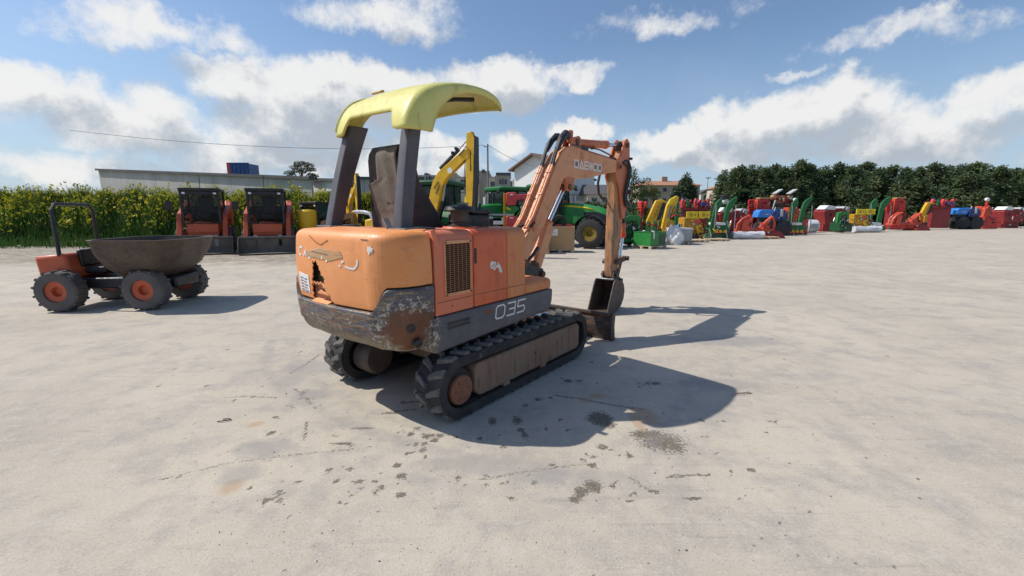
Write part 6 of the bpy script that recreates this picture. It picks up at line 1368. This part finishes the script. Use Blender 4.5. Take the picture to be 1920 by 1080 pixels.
# ---- generic shape tools for the implements: work in a vertical plane at depth Y, with real thickness
ROWITEMS = []
DET = {'flail_mower1184': (1, 1166, 1198, 412, 452, 14, ['dark_green_paint', 'black_paint', 'rust'], -.55), 'yellow_spreader1302': (2, 1278, 1322, 410, 446, 26, ['yellow_paint', 'ochre_paint', 'black_paint', 'rust'], -.62),
       'red_harrow1300': (3, 1274, 1326, 374, 396, 22, ['red_paint', 'dark_red_paint', 'deep_blue_paint', 'pink_red_paint'], -.45), 'front_loader1349': (4, 1332, 1372, 422, 450, 14, ['green_paint', 'yellow_paint', 'galvanised'], -.3),
       'red_seed_drill1370': (5, 1346, 1394, 398, 444, 22, ['dark_red_paint', 'black_paint', 'red_paint', 'galvanised'], -.7), 'red_mulcher1420': (6, 1376, 1446, 412, 440, 30, ['orange_red_paint', 'dark_red_paint', 'black_paint', 'red_paint'], -.45),
       'rotary_rake1468': (7, 1450, 1484, 370, 402, 18, ['dark_red_paint', 'tan_paint', 'black_paint', 'galvanised'], -.3), 'blue_tractor1440': (8, 1446, 1472, 394, 424, 10, ['deep_blue_paint', 'light_grey_paint', 'black_paint'], -.5),
       'red_disc_stack1412': (9, 1404, 1444, 380, 440, 14, ['dark_red_paint', 'black_paint'], -.35), 'front_loader1490': (10, 1474, 1510, 416, 446, 12, ['green_paint', 'galvanised', 'black_paint'], -.3),
       'red_cultivator1490': (11, 1480, 1500, 384, 436, 12, ['red_paint', 'black_paint', 'white_paint'], -.4), 'seed_drill965': (12, 972, 1008, 368, 424, 16, ['grey_paint', 'dark_red_paint', 'black_paint'], -.3)}
class Item:
    def __init__(s, name, label, cat, px, Y, group=None, rz=0.0):
        ROWITEMS.append((s, DET[name + str(int(px))])) if name + str(int(px)) in DET else None
        s.px, s.Y = px, Y; p = at(px, 397, Y); s.x0 = p.x; s.t = thing(name, label, cat, (p.x, Y, 0), rz, group)
    def q(s, px, py, dy=0.0): p = at(px, py, s.Y + dy); return Vector((p.x - s.x0, dy, p.z))
    def poly(s, nm, m, pts, y0=-.1, y1=.1, bevel=.012, parent=None, **k):
        pr = [(lambda v: (v.x, max(v.z, 0.0)))(s.q(*p)) for p in pts]
        return MB().prism(pr, y0, y1, 'y').build(nm, m, parent or s.t, bevel=bevel, **k)
    def box(s, nm, m, px0, py0, px1, py1, y0=-.3, y1=.3, bevel=.015, parent=None):
        a, b = s.q(px0, py1), s.q(px1, py0); return MB().box(a.x, b.x, y0, y1, max(a.z, 0.0), b.z).build(nm, m, parent or s.t, bevel=bevel)
    def tube(s, nm, m, pts, r, dy=0.0, n=8, parent=None):
        return MB().tube([s.q(p[0], p[1], p[2] if len(p) > 2 else dy) for p in pts], r, n).build(nm, m, parent or s.t)
    def roll(s, nm, m, px, py, r, y0, y1, n=16, parent=None):
        c = s.q(px, py); return MB().lathe([(0, y0), (r * .92, y0), (r, y0 + .03), (r, y1 - .03), (r * .92, y1), (0, y1)], (c.x, 0, c.z), 'y', n).build(nm, m, parent or s.t)
    def xroll(s, nm, m, px0, px1, py, r, dy=0.0, n=14, parent=None):
        a, b = s.q(px0, py, dy), s.q(px1, py, dy); return MB().tube([a, b], r, n).build(nm, m, parent or s.t)

# ---- wooden pallets: seven deck boards, three runners of blocks
def pallet(label, loc, rz, w=1.2, d=1.0, group='wooden pallets under the goods'):
    t = thing('wooden_pallet', label, 'pallet', loc, rz, group)
    bm_ = None
    for i in range(7):
        x = -w / 2 + w * (i + .5) / 7
        if i == 0: o = bm_ = MB().box(-.055, .055, -d / 2, d / 2, .118, .142).build('deck_board', 'pallet_wood', t, smooth=0)
        else: o = bm_.copy(); COL.objects.link(o); o.parent = t
        o.location = (x, 0, 0)
    k0 = None
    for y in (-d / 2 + .06, 0, d / 2 - .06):
        MB().box(-w / 2, w / 2, y - .05, y + .05, .096, .1175).build('stringer_board', 'pallet_wood', t, smooth=0)
        MB().box(-w / 2, w / 2, y - .05, y + .05, .0, .02).build('bottom_board', 'pallet_wood', t, smooth=0)
        for x in (-w / 2 + .07, 0, w / 2 - .07):
            if k0 is None: o = k0 = MB().box(-.07, .07, -.05, .05, .0205, .0955).build('block', 'pallet_wood', t, smooth=0)
            else: o = k0.copy(); COL.objects.link(o); o.parent = t
            o.location = (x, y, 0)
    return t
PZ = 0.142
# cardboard crates
def crate(label, px, py, w, d, h, rz, group='cardboard crates on pallets', fill=True):
    p = gr(px, py); t = thing('cardboard_crate', label, 'crate', (p.x, p.y, PZ), rz, group)
    b = MB(); th = .02
    for x0, x1, y0, y1 in ((-w / 2, w / 2, -d / 2, -d / 2 + th), (-w / 2, w / 2, d / 2 - th, d / 2), (-w / 2, -w / 2 + th, -d / 2 + th, d / 2 - th), (w / 2 - th, w / 2, -d / 2 + th, d / 2 - th)): b.box(x0, x1, y0, y1, 0, h)
    b.box(-w / 2 + th, w / 2 - th, -d / 2 + th, d / 2 - th, 0, .02); b.build('carton', 'cardboard', t, bevel=.004)
    MB().box(-w * .28, -w * .275, -d / 2 - .002, -d / 2 + .001, 0, h).build('carton_seam', 'tan_paint', t, smooth=0)
    MB().box(-w * .30, -w * .10, -d / 2 - .006, -d / 2 - .001, h * .60, h * .88).build('shipping_label', 'white_paint', t, smooth=0)
    for i in range(3): MB().box(-w * .28, -w * .14, -d / 2 - .0085, -d / 2 - .0065, h * (.66 + .07 * i), h * (.675 + .07 * i)).build('label_print', 'grey_paint', t, smooth=0)
    return t, p
t_, p = crate('brown cardboard crate with a white label standing on a pallet under the boom', 1047, 472, 1.22, 1.0, .98, R(2))
pallet('pallet under the cardboard crate with the white label', (p.x, p.y, 0), R(2), 1.25, 1.0)
tg = thing('red_machine_parts', 'red machine parts and a black tyre sticking out of the cardboard crate', 'machine parts', (p.x + .1, p.y + .1, PZ + .04))
MB().box(-.40, .45, -.3, .3, 0, 1.0).build('red_casing', 'red_paint', tg, bevel=.05); o = MB().lathe([(.17, -.09), (.30, -.09), (.34, -.04), (.34, .04), (.30, .09), (.17, .09)], (0, 0, 0), 'y', 22).build('spare_tyre', 'tyre', tg); o.location = (-.12, -.22, 1.08)
t_, p = crate('second cardboard crate half hidden behind the boom cylinder', 1004, 474, 1.1, 1.0, .72, R(-4))
pallet('pallet under the cardboard crate half hidden behind the boom cylinder', (p.x, p.y, 0), R(-4), 1.15, 1.0)
# stacked red hoppers with a yellow upright and green parts between
I = Item('seed_drill', 'red hoppers stacked in a yellow upright frame left of the boom', 'farm implement', 965, 19.0)
I.box('frame_post', 'yellow_paint', 944, 362, 948, 478, -.05, .05, .005)
I.box('frame_post', 'yellow_paint', 1012, 362, 1015, 478, .5, .6, .005)
for y0 in (361, 404):
    h_ = I.poly('hopper', 'pink_red_paint', [(949, y0 + 2), (953, y0), (966, y0), (969, y0 + 4), (1012, y0 + 3), (1014, y0 + 12), (970, y0 + 14), (966, y0 + 24), (952, y0 + 25), (949, y0 + 20)], -.25, .55, .03)
    I.poly('hopper_flank', 'grey_paint', [(974, y0 + 15), (1010, y0 + 14), (1008, y0 + 22), (972, y0 + 23)], -.1, .5, .01)
    I.box('hopper_label', 'white_paint', 956, y0 + 3, 962, y0 + 5.5, -.262, -.251, 0, h_)
I.poly('green_tray', 'bright_green_paint', [(949, 388), (968, 386), (974, 392), (962, 402), (949, 402)], -.22, .4); I.poly('yellow_strip', 'lemon_paint', [(949, 388), (958, 392), (957, 395), (949, 391)], -.24, -.225, 0)
I.box('lower_box', 'dark_red_paint', 950, 430, 1010, 478, -.2, .5)
# low trailers in front of the tractors
I = Item('flat_trailer', 'low flat bed with a pale rim and yellow end behind the engine hood', 'trailer', 905, 17.0)
I.box('bed', 'black_paint', 885, 408, 942, 414, -.6, .6); I.box('rim', 'galvanised', 886, 406, 925, 409, -.66, -.6, .003); I.box('end_box', 'yellow_paint', 887, 411, 898, 426, -.62, -.2); I.box('bed_front', 'light_grey_paint', 926, 408, 944, 420, -.6, .3)
for x in (905, 930): I.roll('wheel', 'tyre', x, 452, .33, -.5, -.25)
for x in (905, 930): I.roll('wheel', 'tyre', x, 452, .33, .25, .5)
I.box('axle_beam', 'black_paint', 900, 414, 935, 452, -.2, .2)

# ---- the row at the right ------------------------------------------------------------------------
I = Item('flail_mower', 'green implement with an open headstock beside the excavator arm', 'farm implement', 1184, 22.0, rz=0)
I.box('deck', 'dark_green_paint', 1164, 434, 1200, 456, -.5, .5); I.box('skid', 'green_paint', 1164, 448, 1186, 452, -.62, -.5, .005)
I.poly('headstock', 'bright_green_paint', [(1168, 434), (1170, 407), (1180, 404), (1199, 404), (1200, 434), (1196, 434), (1193, 412), (1184, 412), (1180, 418), (1184, 434)], -.12, .12)
I.box('gearbox', 'black_paint', 1184, 420, 1193, 436, -.15, .2); I.box('guard', 'dark_green_paint', 1170, 414, 1180, 434, -.3, -.14); I.roll('roller', 'black_paint', 1176, 455, .12, -.5, .5)
I.tube('top_link', 'light_grey_paint', [(1187, 424), (1187, 434)], .03, -.2)
# green box on a pallet, turned on its corner
pc = gr(1219, 464); rz = R(-38); d = Vector((math.cos(rz), math.sin(rz), 0)); e = Vector((-d.y, d.x, 0))
pc = gr(1215, 467) + d * .0 + (e * .62 - d * .0) + d * .0
CT = gr(1216, 468) + Vector((.30, .86, 0))
pallet('pallet under the green box with the white strap', (CT.x, CT.y, 0), R(38), 1.3, 1.05)
gb = thing('green_weight_box', 'green steel box with a white strap hanging over its side on a pallet', 'box', (CT.x, CT.y, PZ), R(38), None)
MB().box(-.62, .62, -.48, .48, 0, .62).build('box', 'bright_green_paint', gb, bevel=.015)
MB().box(-.63, .63, -.49, .49, .62, .655).build('rim', 'green_paint', gb, bevel=.004)
for x in (-.25, .28): MB().prism([(-.2, .655), (-.15, 1.12), (.02, 1.15), (.12, .655)], x - .03, x + .03).build('hitch_plate', 'dark_green_paint', gb, bevel=.008)
MB().tube([(-.35, -.1, .98), (.38, -.1, .98)], .03, 8).build('hitch_pin', 'red_paint', gb)
MB().prism([(-.51, .35), (-.495, .70), (-.40, .70), (-.40, .66), (-.485, .66), (-.498, .33)], -.46, -.36).build('strap', 'white_sack', gb, bevel=.004)
MB().box(.02, .60, -.487, -.4805, .05, .55).build('side_plate', 'dark_green_paint', gb, smooth=0)
MB().box(-.2, .25, .0, .3, .655, .70).build('white_cover', 'white_sack', gb, bevel=.02)
# yellow mowers folded upright
for (lab, Y, A_, m1) in (('yellow folded mower deck leaning upright behind the green box', 23.0, [(1212, 414), (1229, 376), (1240, 374), (1249, 378), (1236, 408), (1232, 430), (1225, 442), (1214, 434)], 'yellow_paint'),
                         ('second yellow mower arm, taller, with a bright yellow tip and grey inner side', 24.4, [(1240, 428), (1243, 412), (1250, 384), (1256, 374), (1268, 367), (1272, 370), (1262, 398), (1250, 418), (1258, 424), (1248, 436)], 'yellow_paint')):
    I = Item('yellow_mower', lab, 'farm implement', sum(a for a, _ in A_) / len(A_), Y, 'yellow folded mowers')
    dk = I.poly('deck', m1, A_, -.12, .12, .02)
    if Y < 24:
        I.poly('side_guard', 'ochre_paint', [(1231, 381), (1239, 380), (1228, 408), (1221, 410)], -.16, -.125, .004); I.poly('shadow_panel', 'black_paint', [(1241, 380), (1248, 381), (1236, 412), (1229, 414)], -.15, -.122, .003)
        for k in range(4): I.box('rib', 'yellow_paint', 1222 + 3 * k - 3, 404 - 7 * k, 1228 + 3 * k - 3, 406 - 7 * k, -.20, -.161, .003)
        I.poly('hinge', 'ochre_paint', [(1220, 418), (1228, 414), (1230, 438), (1222, 440)], -.25, .2); I.box('stand', 'black_paint', 1218, 436, 1230, 463, -.3, .3); I.xroll('spindle', 'pink_red_paint', 1231, 1237, 426, .07, -.2)
    else:
        I.poly('tip', 'lemon_paint', [(1251, 383), (1255, 374), (1264, 369), (1262, 376), (1254, 386)], -.17, -.122, .006); I.poly('slot', 'grey_paint', [(1255, 388), (1260, 385), (1252, 408), (1248, 410)], -.14, -.121, .003)
        I.poly('slot', 'black_paint', [(1262, 388), (1265, 385), (1256, 408), (1253, 410)], -.14, -.121, .003); I.box('stand', 'ochre_paint', 1243, 430, 1256, 455, -.3, .3); I.box('pivot', 'ochre_paint', 1246, 414, 1262, 428, -.2, .2)
# red rollers standing up behind
for px0, px1, Y, lab in ((1198, 1205, 27.0, 'upright dark red roller panel left of the yellow mower deck'), (1207, 1211, 27.5, 'slim red roller panel behind the yellow mower deck')):
    I = Item('red_roller', lab, 'farm implement', (px0 + px1) / 2, Y, 'red rollers standing behind the yellow mowers')
    for i in range(6): I.roll('roller_ring', 'red_paint', (px0 + px1) / 2, 381 + i * 4.4, (px1 - px0) * .5 * Y / F, -.35, .35, 14)
    I.box('side_plate', 'red_paint', px0, 378, px0 + 2, 410, -.4, .4, .005); I.box('stand', 'dark_red_paint', px0, 408, px1, 446, -.2, .2)
I = Item('green_cutter_bar', 'green upright cutter bar with red knobs right of the yellow mowers', 'farm implement', 1269, 26.0)
I.box('bar', 'green_paint', 1265, 380, 1273, 420, -.08, .08); I.box('bar_tip', 'dark_green_paint', 1268, 371, 1272, 380, -.06, .06); I.box('foot', 'dark_green_paint', 1264, 420, 1276, 450, -.3, .3)
for py in (395, 403): I.roll('knob', 'red_paint', 1264, py, .07, -.16, -.08, 10)
I.tube('hook', 'pink_red_paint', [(1258, 408), (1266, 402), (1273, 403)], .03, -.12)
# white big bag and wrapped grey box
pc = gr(1265, 459)
bs = thing('white_bulk_bag', 'crumpled white bulk bag beside the green box', 'bag', (pc.x, pc.y + .15, 0)); bs.scale = (.86, .86, .98)
r5 = random.Random(5); rows = []
for i in range(17):
    f = i / 16; z = .02 + .98 * f; w = .47 * (1 - f ** 5) ** .5 * (.86 + .14 * math.sin(math.pi * min(1, f * 1.3))) + .02; row = []
    for a in np.linspace(0, 2 * math.pi, 29)[:-1]:
        k = 1 + .10 * math.sin(3 * a + 7 * f) + .08 * math.sin(7 * a - 5 * f * 3) + .05 * math.sin(11 * a + 15 * f) + r5.uniform(-.03, .03); row.append((w * k * math.cos(a) * 1.05, w * k * math.sin(a), z + .06 * f * math.sin(4 * a + 1)))
    rows.append(row)
b = MB().grid(rows, closed=True); b.f += [tuple(range(16 * 28, 17 * 28)), tuple(range(27, -1, -1))]; b.build('sack', 'white_sack', bs, smooth=30)
for x in (-.3, .3): MB().tube([(x, -.25, .85), (x * .9, -.2, 1.12), (x * .7, .0, 1.1), (x * .8, .2, .9)], .025, 6).build('lifting_loop', 'white_sack', bs)
MB().tube([(-.2, -.38, .05), (-.05, -.5, .02), (.15, -.46, .04), (.25, -.4, .12)], .03, 6).build('tie_strap', 'white_sack', bs)
pc = gr(1280, 459)
gbx = thing('wrapped_crate', 'grey crate wrapped in film right of the white bulk bag', 'crate', (pc.x, pc.y + .55, PZ), R(12))
MB().box(-.52, .50, -.45, .45, 0, .66).build('crate', 'grey_film', gbx, bevel=.05, seg=3); MB().box(-.54, .52, -.47, .47, .64, .73).build('film_top', 'plastic_film', gbx, bevel=.04)
pallet('pallet under the grey film wrapped crate', (pc.x, pc.y + .55, 0), R(12), 1.1, .95)
# yellow spreader and red harrow behind
I = Item('yellow_spreader', 'ochre spreader with two bright yellow boards in the middle of the row', 'farm implement', 1302, 27.0)
I.box('hopper', 'ochre_paint', 1276, 408, 1306, 432, -.5, .5, .03)
I.box('yellow_board', 'lemon_paint', 1280, 396.5, 1301.5, 409, -.58, -.52, .006); I.box('yellow_board', 'lemon_paint', 1303, 396.5, 1324, 409, -.58, -.52, .006)
for x0 in (1284, 1307): I.box('board_print', 'ochre_paint', x0 + 2, 400, x0 + 8, 406, -.589, -.581, 0); 
for x0 in (1292, 1315): I.box('board_print', 'ochre_paint', x0 + 2, 401, x0 + 6, 405, -.589, -.581, 0)
I.poly('chute', 'yellow_paint', [(1296, 424), (1306, 420), (1312, 426), (1308, 436), (1312, 442), (1304, 442)], -.6, -.2); I.box('frame', 'ochre_paint', 1290, 430, 1316, 446, -.3, .3); I.roll('wheel', 'black_paint', 1298, 446, .25, -.45, -.2); I.roll('wheel', 'black_paint', 1298, 446, .25, .2, .45); I.poly('pipe_cover', 'pink_red_paint', [(1295, 414), (1306, 412), (1307, 417), (1296, 419)], -.56, -.505, .01)
I = Item('red_harrow', 'red spring tine harrow rising behind the yellow boards', 'farm implement', 1300, 31.0)
I.box('beam', 'dark_red_paint', 1272, 389, 1328, 394, -.4, .4, .01); I.box('beam', 'dark_red_paint', 1276, 378, 1330, 381, .2, .5, .01); I.box('frame', 'dark_red_paint', 1278, 394, 1324, 440, -.2, .3)
for i, x in enumerate((1276, 1283, 1291, 1300, 1308, 1316, 1323)):
    I.poly('tine', ['pink_red_paint', 'red_paint', 'dark_red_paint'][i % 3], [(x, 392), (x - 1, 380), (x + 2, 372 + 3 * (i % 3)), (x + 5, 374 + 2 * (i % 2)), (x + 4, 384), (x + 6, 392)], -.3 + .1 * (i % 3), -.05 + .1 * (i % 3))
I.box('bracket', 'green_paint', 1283, 374, 1288, 388, -.5, -.3); I.box('bracket', 'deep_blue_paint', 1310, 380, 1320, 386, -.5, -.3)
# front loaders: two bent arms, cross bar, implement carrier
def front_loader(label, px, Y, dx):
    I = Item('front_loader', label, 'farm implement', px, Y, 'green front loaders set down in the row')
    for off, dy in ((0, -.1), (37, .9)):
        I.poly('loader_arm', 'green_paint', [(px - 21 + off + dx, 434), (px - 12 + off + dx, 392), (px - 8 + off + dx, 380), (px - 2 + off + dx, 374), (px + (2 if off == 0 else 46) + dx, 372 if off == 0 else 367), (px + (3 if off == 0 else 47) + dx, 380 if off == 0 else 373), (px + 4 + off + dx * 0, 382), (px - 5 + off + dx, 396), (px - 12 + off + dx, 436)], dy - .07, dy + .07, .012)
        I.tube('loader_cylinder', 'galvanised', [(px - 10 + off + dx, 432, dy - .12), (px - 6 + off + dx, 385, dy - .12)], .028)
    I.box('carrier', 'green_paint', px - 15 + dx, 424, px + 18 + dx, 432, -.2, .9); I.box('cross_tube', 'white_paint', px - 10 + dx, 417.5, px + 10 + dx, 422, -.15, .8)
    for x in (px - 18, px + 12): I.tube('stand_leg', 'galvanised', [(x + dx, 430, -.2), (x + 3 + dx, 450, -.25)], .035)
    I.box('base', 'dark_green_paint', px - 20 + dx, 438, px + 20 + dx, 450, -.1, .7)
    for k in range(3): I.box('hook', 'yellow_paint', px - 12 + 8 * k + dx, 431, px - 7 + 8 * k + dx, 436, -.3, -.2)
    return I
front_loader('green front loader with two bent arms left of the red mulcher', 1349, 27.6, 0)
front_loader('second green front loader at the right end of the row by the wrapped bale', 1490, 33.0, 2)
front_loader('green front loader standing beyond the right edge of the row', 1640, 38.0, 0)
I = Item('red_seed_drill', 'dark red seed drill with a pale cover seen through the green loader arms', 'farm implement', 1370, 31.5)
I.poly('hopper', 'dark_red_paint', [(1342, 402), (1346, 396), (1394, 394), (1398, 404), (1392, 428), (1346, 428)], -.6, .6, .03); I.poly('cover', 'white_paint', [(1342, 397), (1350, 389), (1366, 391), (1364, 398)], -.62, .3, .02); I.poly('cover', 'light_grey_paint', [(1378, 396), (1384, 391), (1394, 392), (1394, 397)], -.62, .3, .02)
I.box('frame', 'dark_red_paint', 1346, 428, 1392, 446, -.3, .3); I.xroll('axle', 'dark_red_paint', 1344, 1394, 441, .14)
I = Item('grey_gear_unit', 'grey gear unit with a black cap on top between the loader arms', 'machine parts', 1359, 30.0)
I.roll('housing', 'light_grey_paint', 1359, 378, .17, -.25, .25); I.box('cap', 'black_paint', 1353, 366, 1366, 373, -.25, .25, .03); I.box('stand', 'dark_green_paint', 1355, 382, 1364, 449, -.15, .15)
# red mulcher with arms and dark red roller
I = Item('red_mulcher', 'red mulcher with a raised curved frame and round roller housing', 'farm implement', 1420, 29.0)
for y_ in (-.45, .35):
    I.tube('frame_arm', 'orange_red_paint', [(1381, 433, y_), (1384, 420, y_), (1392, 411, y_), (1405, 404, y_)], .085)
    I.tube('lifting_arm', 'orange_red_paint', [(1404, 434, y_), (1422, 430, y_), (1436, 416, y_), (1448, 406, y_)], .095); I.tube('mast', 'orange_red_paint', [(1448, 406, y_), (1452, 418, y_), (1449, 438, y_)], .08)
I.box('cross_beam', 'orange_red_paint', 1382, 429, 1446, 434, -.5, .45, .01); I.box('lower_deck', 'red_paint', 1388, 434, 1444, 441, -.45, .5, .02); I.poly('side_plate', 'orange_red_paint', [(1382, 430), (1386, 414), (1394, 409), (1398, 414), (1394, 430)], -.52, -.49, .004)
I.poly('link', 'red_paint', [(1374, 424), (1384, 414), (1388, 416), (1386, 426), (1378, 430)], -.45, -.31); I.poly('link_highlight', 'light_grey_paint', [(1402, 427), (1418, 427), (1438, 411), (1440, 413), (1420, 430), (1402, 430)], -.33, -.302, .003)
I.roll('rotor_housing', 'dark_red_paint', 1444, 446, .62, -.9, .9, 20) if False else I.poly('rotor_housing', 'dark_red_paint', [(1428, 447), (1430, 440), (1438, 433), (1450, 432), (1458, 437), (1463, 447)], -.6, .6, .03)
I.box('side_skid', 'orange_red_paint', 1424, 440, 1432, 446, -.62, .5); I.box('gearbox', 'orange_red_paint', 1426, 417, 1438, 432, -.4, .2, .03)
for x in (1386, 1394): I.tube('hydraulic_hose', 'black_paint', [(x, 424, -.35), (x + 6, 412, -.4), (x + 12, 418, -.35)], .025)
fx_ = gr(1406, 449)
fr_ = thing('film_wrapped_roller', 'long roller wrapped in pale plastic film on the ground before the red mulcher', 'roller', (fx_.x, fx_.y + .3, 0))
rows = []; r6 = random.Random(6)
for i in range(13):
    x = -1.0 + i * .165; rows.append([(x, .24 * (1 + r6.uniform(-.1, .1)) * math.cos(a), .25 + .24 * (1 + r6.uniform(-.1, .1)) * math.sin(a)) for a in np.linspace(0, 2 * math.pi, 13)[:-1]])
b = MB().grid(rows, closed=True); b.f += [tuple(range(12)), tuple(range(12 * 12, 13 * 12))]; b.build('film', 'plastic_film', fr_, smooth=25)
# red stack, blue machine, rake with raised tines
I = Item('red_disc_stack', 'bright red stack of ribbed discs behind the mulcher', 'farm implement', 1412, 33.0)
for i in range(7): I.xroll('disc', 'red_paint', 1404 - (i % 2), 1414, 376 + i * 3.8, .085)
I.box('panel', 'orange_red_paint', 1415, 374, 1420, 402, -.2, .2); I.poly('shield', 'red_paint', [(1420, 375), (1436, 372), (1442, 378), (1443, 400), (1420, 402)], -.15, .35); I.box('base', 'dark_red_paint', 1404, 402, 1442, 446, -.3, .3); I.box('board', 'tan_paint', 1420, 370.5, 1440, 373, -.3, .2, .004)
for k in range(3): I.box('rivet_plate', 'dark_red_paint', 1425, 381 + 6 * k, 1429, 384 + 6 * k, -.17, -.151, 0)
I = Item('blue_tractor', 'blue machine with a light blue bonnet among the red implements', 'tractor', 1440, 32.0)
I.poly('bonnet', 'blue_paint', [(1415, 408), (1418, 396), (1424, 393), (1442, 393), (1444, 400), (1440, 408)], -.4, .4, .05); I.box('bonnet_stripe', 'light_grey_paint', 1428, 401, 1438, 402.5, -.406, -.398, 0); I.poly('body', 'deep_blue_paint', [(1444, 413), (1446, 396), (1452, 392), (1468, 394), (1471, 400), (1469, 414)], -.35, .35, .03)
I.box('seat_post', 'light_grey_paint', 1457, 392, 1463, 406, -.42, -.36, .02); I.box('fender', 'orange_red_paint', 1470, 389, 1474, 411, -.4, .2); I.roll('wheel', 'tyre', 1432, 428, .55, -.5, -.2, 22); I.roll('wheel', 'tyre', 1462, 428, .60, -.5, -.2, 22); I.roll('wheel', 'tyre', 1432, 428, .55, .2, .5, 22); I.roll('wheel', 'tyre', 1462, 428, .60, .2, .5, 22); I.box('chassis', 'black_paint', 1420, 408, 1470, 424, -.2, .2)
I = Item('rotary_rake', 'red rake with two pale arms pointing up against the conifers', 'farm implement', 1468, 33.5)
for i, x in enumerate((1450, 1457, 1464, 1471, 1478)): I.roll('tine_head', 'orange_red_paint' if i % 2 else 'tan_paint', x, 369 + .5 * i, .15, -.2, .2, 12)
I.box('beam', 'dark_red_paint', 1446, 370, 1486, 375, -.1, .1, .02); I.poly('frame', 'dark_red_paint', [(1452, 374), (1484, 374), (1490, 384), (1480, 384), (1462, 380)], -.15, .15)
for x in (1452, 1479): I.poly('tine_arm', 'light_grey_paint', [(x - 2, 363), (x + 12, 354.5), (x + 13, 356), (x, 364.5)], -.25, .25, .006)
I.tube('strut', 'light_grey_paint', [(1449, 392, -.2), (1454, 375, -.2)], .05); I.box('stand', 'black_paint', 1462, 380, 1470, 440, -.2, .2)
I = Item('red_cultivator', 'red cultivator frame at the right end behind the second loader', 'farm implement', 1490, 35.0)
I.poly('frame', 'orange_red_paint', [(1480, 414), (1484, 396), (1492, 388), (1498, 396), (1498, 414)], -.2, .2, .02); I.box('base', 'red_paint', 1478, 412, 1512, 440, -.3, .3); I.roll('head', 'white_paint', 1491, 375, .16, -.1, .1, 12); I.box('neck', 'red_paint', 1488, 378, 1493, 392, -.08, .08)
# white wrapped bales
for px, py, lab in ((1489, 437, 'white wrapped bale at the right end of the row'), (1518, 436, 'white wrapped bale just right of the other one')):
    pc = gr(px, py); t_ = thing('wrapped_bale', lab, 'bale', (pc.x, pc.y, 0), 0, 'white wrapped bales')
    MB().lathe([(0, -.5), (.42, -.5), (.52, -.42), (.54, 0), (.52, .42), (.42, .5), (0, .5)], (0, 0, .54), 'x', 20).build('film', 'plastic_film', t_); MB().box(-.3, .3, -.556, -.54, .3, .75).build('wrinkle', 'grey_film', t_, bevel=.01)
# clutter on the ground between: low dark pallets
for px, py, rz, lab in ((1305, 454, .2, 'empty weathered pallet lying in front of the yellow spreader'), (1345, 452, .1, 'empty pallet in front of the first green loader'), (1440, 448, .0, 'flat pallet in front of the red mulcher roller housing')):
    pc = gr(px, py); pallet(lab, (pc.x, pc.y + .3, 0), rz, 1.3, 1.0)
# ---- small working parts that break up the implements of the row
def fittings(I, seed, px0, px1, py0, py1, n, mats, y=-.45):
    r_ = random.Random(seed)
    for k in range(n):
        x, yy = r_.uniform(px0, px1), r_.uniform(py0, py1); kind = r_.choice(['hose', 'plate', 'bar', 'pin']); m = r_.choice(mats); d = y + r_.uniform(-.15, .1)
        if kind == 'hose': I.tube('hydraulic_hose', 'black_paint', [(x, yy, d), (x + r_.uniform(2, 5), yy - r_.uniform(2, 6), d - .05), (x + r_.uniform(5, 9), yy + r_.uniform(-2, 3), d)], .022, n=6)
        elif kind == 'plate': I.box('bracket', m, x, yy - r_.uniform(2, 5), x + r_.uniform(1.5, 4), yy, d, d + .05, .006)
        elif kind == 'bar': I.tube('tie_rod', m, [(x, yy, d), (x + r_.uniform(-6, 6), yy - r_.uniform(4, 9), d + .1)], .03, n=6)
        else: I.roll('pin', r_.choice(['galvanised', 'black_paint', m]), x, yy, r_.uniform(.05, .10), d, d + .12, 10)
for it, args in ROWITEMS:
    fittings(it, *args)

# ---- the row goes on to the right in the same order of machines
def find(n): return next(o for o in COL.objects if o.parent is None and o.name == n)
NEXT = [('red_seed_drill', 1560, 38.5, 'dark red seed drill second from the bales along the right end of the row'), ('yellow_spreader', 1612, 37.5, 'ochre spreader with yellow boards far along the row at the right'), ('red_mulcher', 1700, 41.0, 'red mulcher standing past the third green loader'),
        ('red_harrow', 1760, 43.5, 'red spring tine harrow far along the row at the right'), ('red_disc_stack', 1668, 43.0, 'red stack of ribbed discs behind the third green loader'), ('blue_tractor', 1805, 44.0, 'blue machine far along the row at the right'), ('red_cultivator', 1848, 45.0, 'red cultivator frame near the far right end of the row'),
        ('flail_mower', 1580, 36.0, 'green implement with headstock in front of the red seed drill at the right'), ('yellow_mower', 1735, 42.0, 'yellow mower deck leaning upright far along the row at the right'), ('film_wrapped_roller', 1630, 36.6, 'film wrapped roller lying before the ochre spreader at the right'), ('red_seed_drill', 1890, 47.0, 'dark red seed drill at the far right end of the row')]
for n_, px, Y, lab in NEXT:
    o = find(n_); p = at(px, 397, Y); dup(o, label=lab, location=(p.x, Y, 0), scale=tuple(v * 1.12 for v in o.scale))
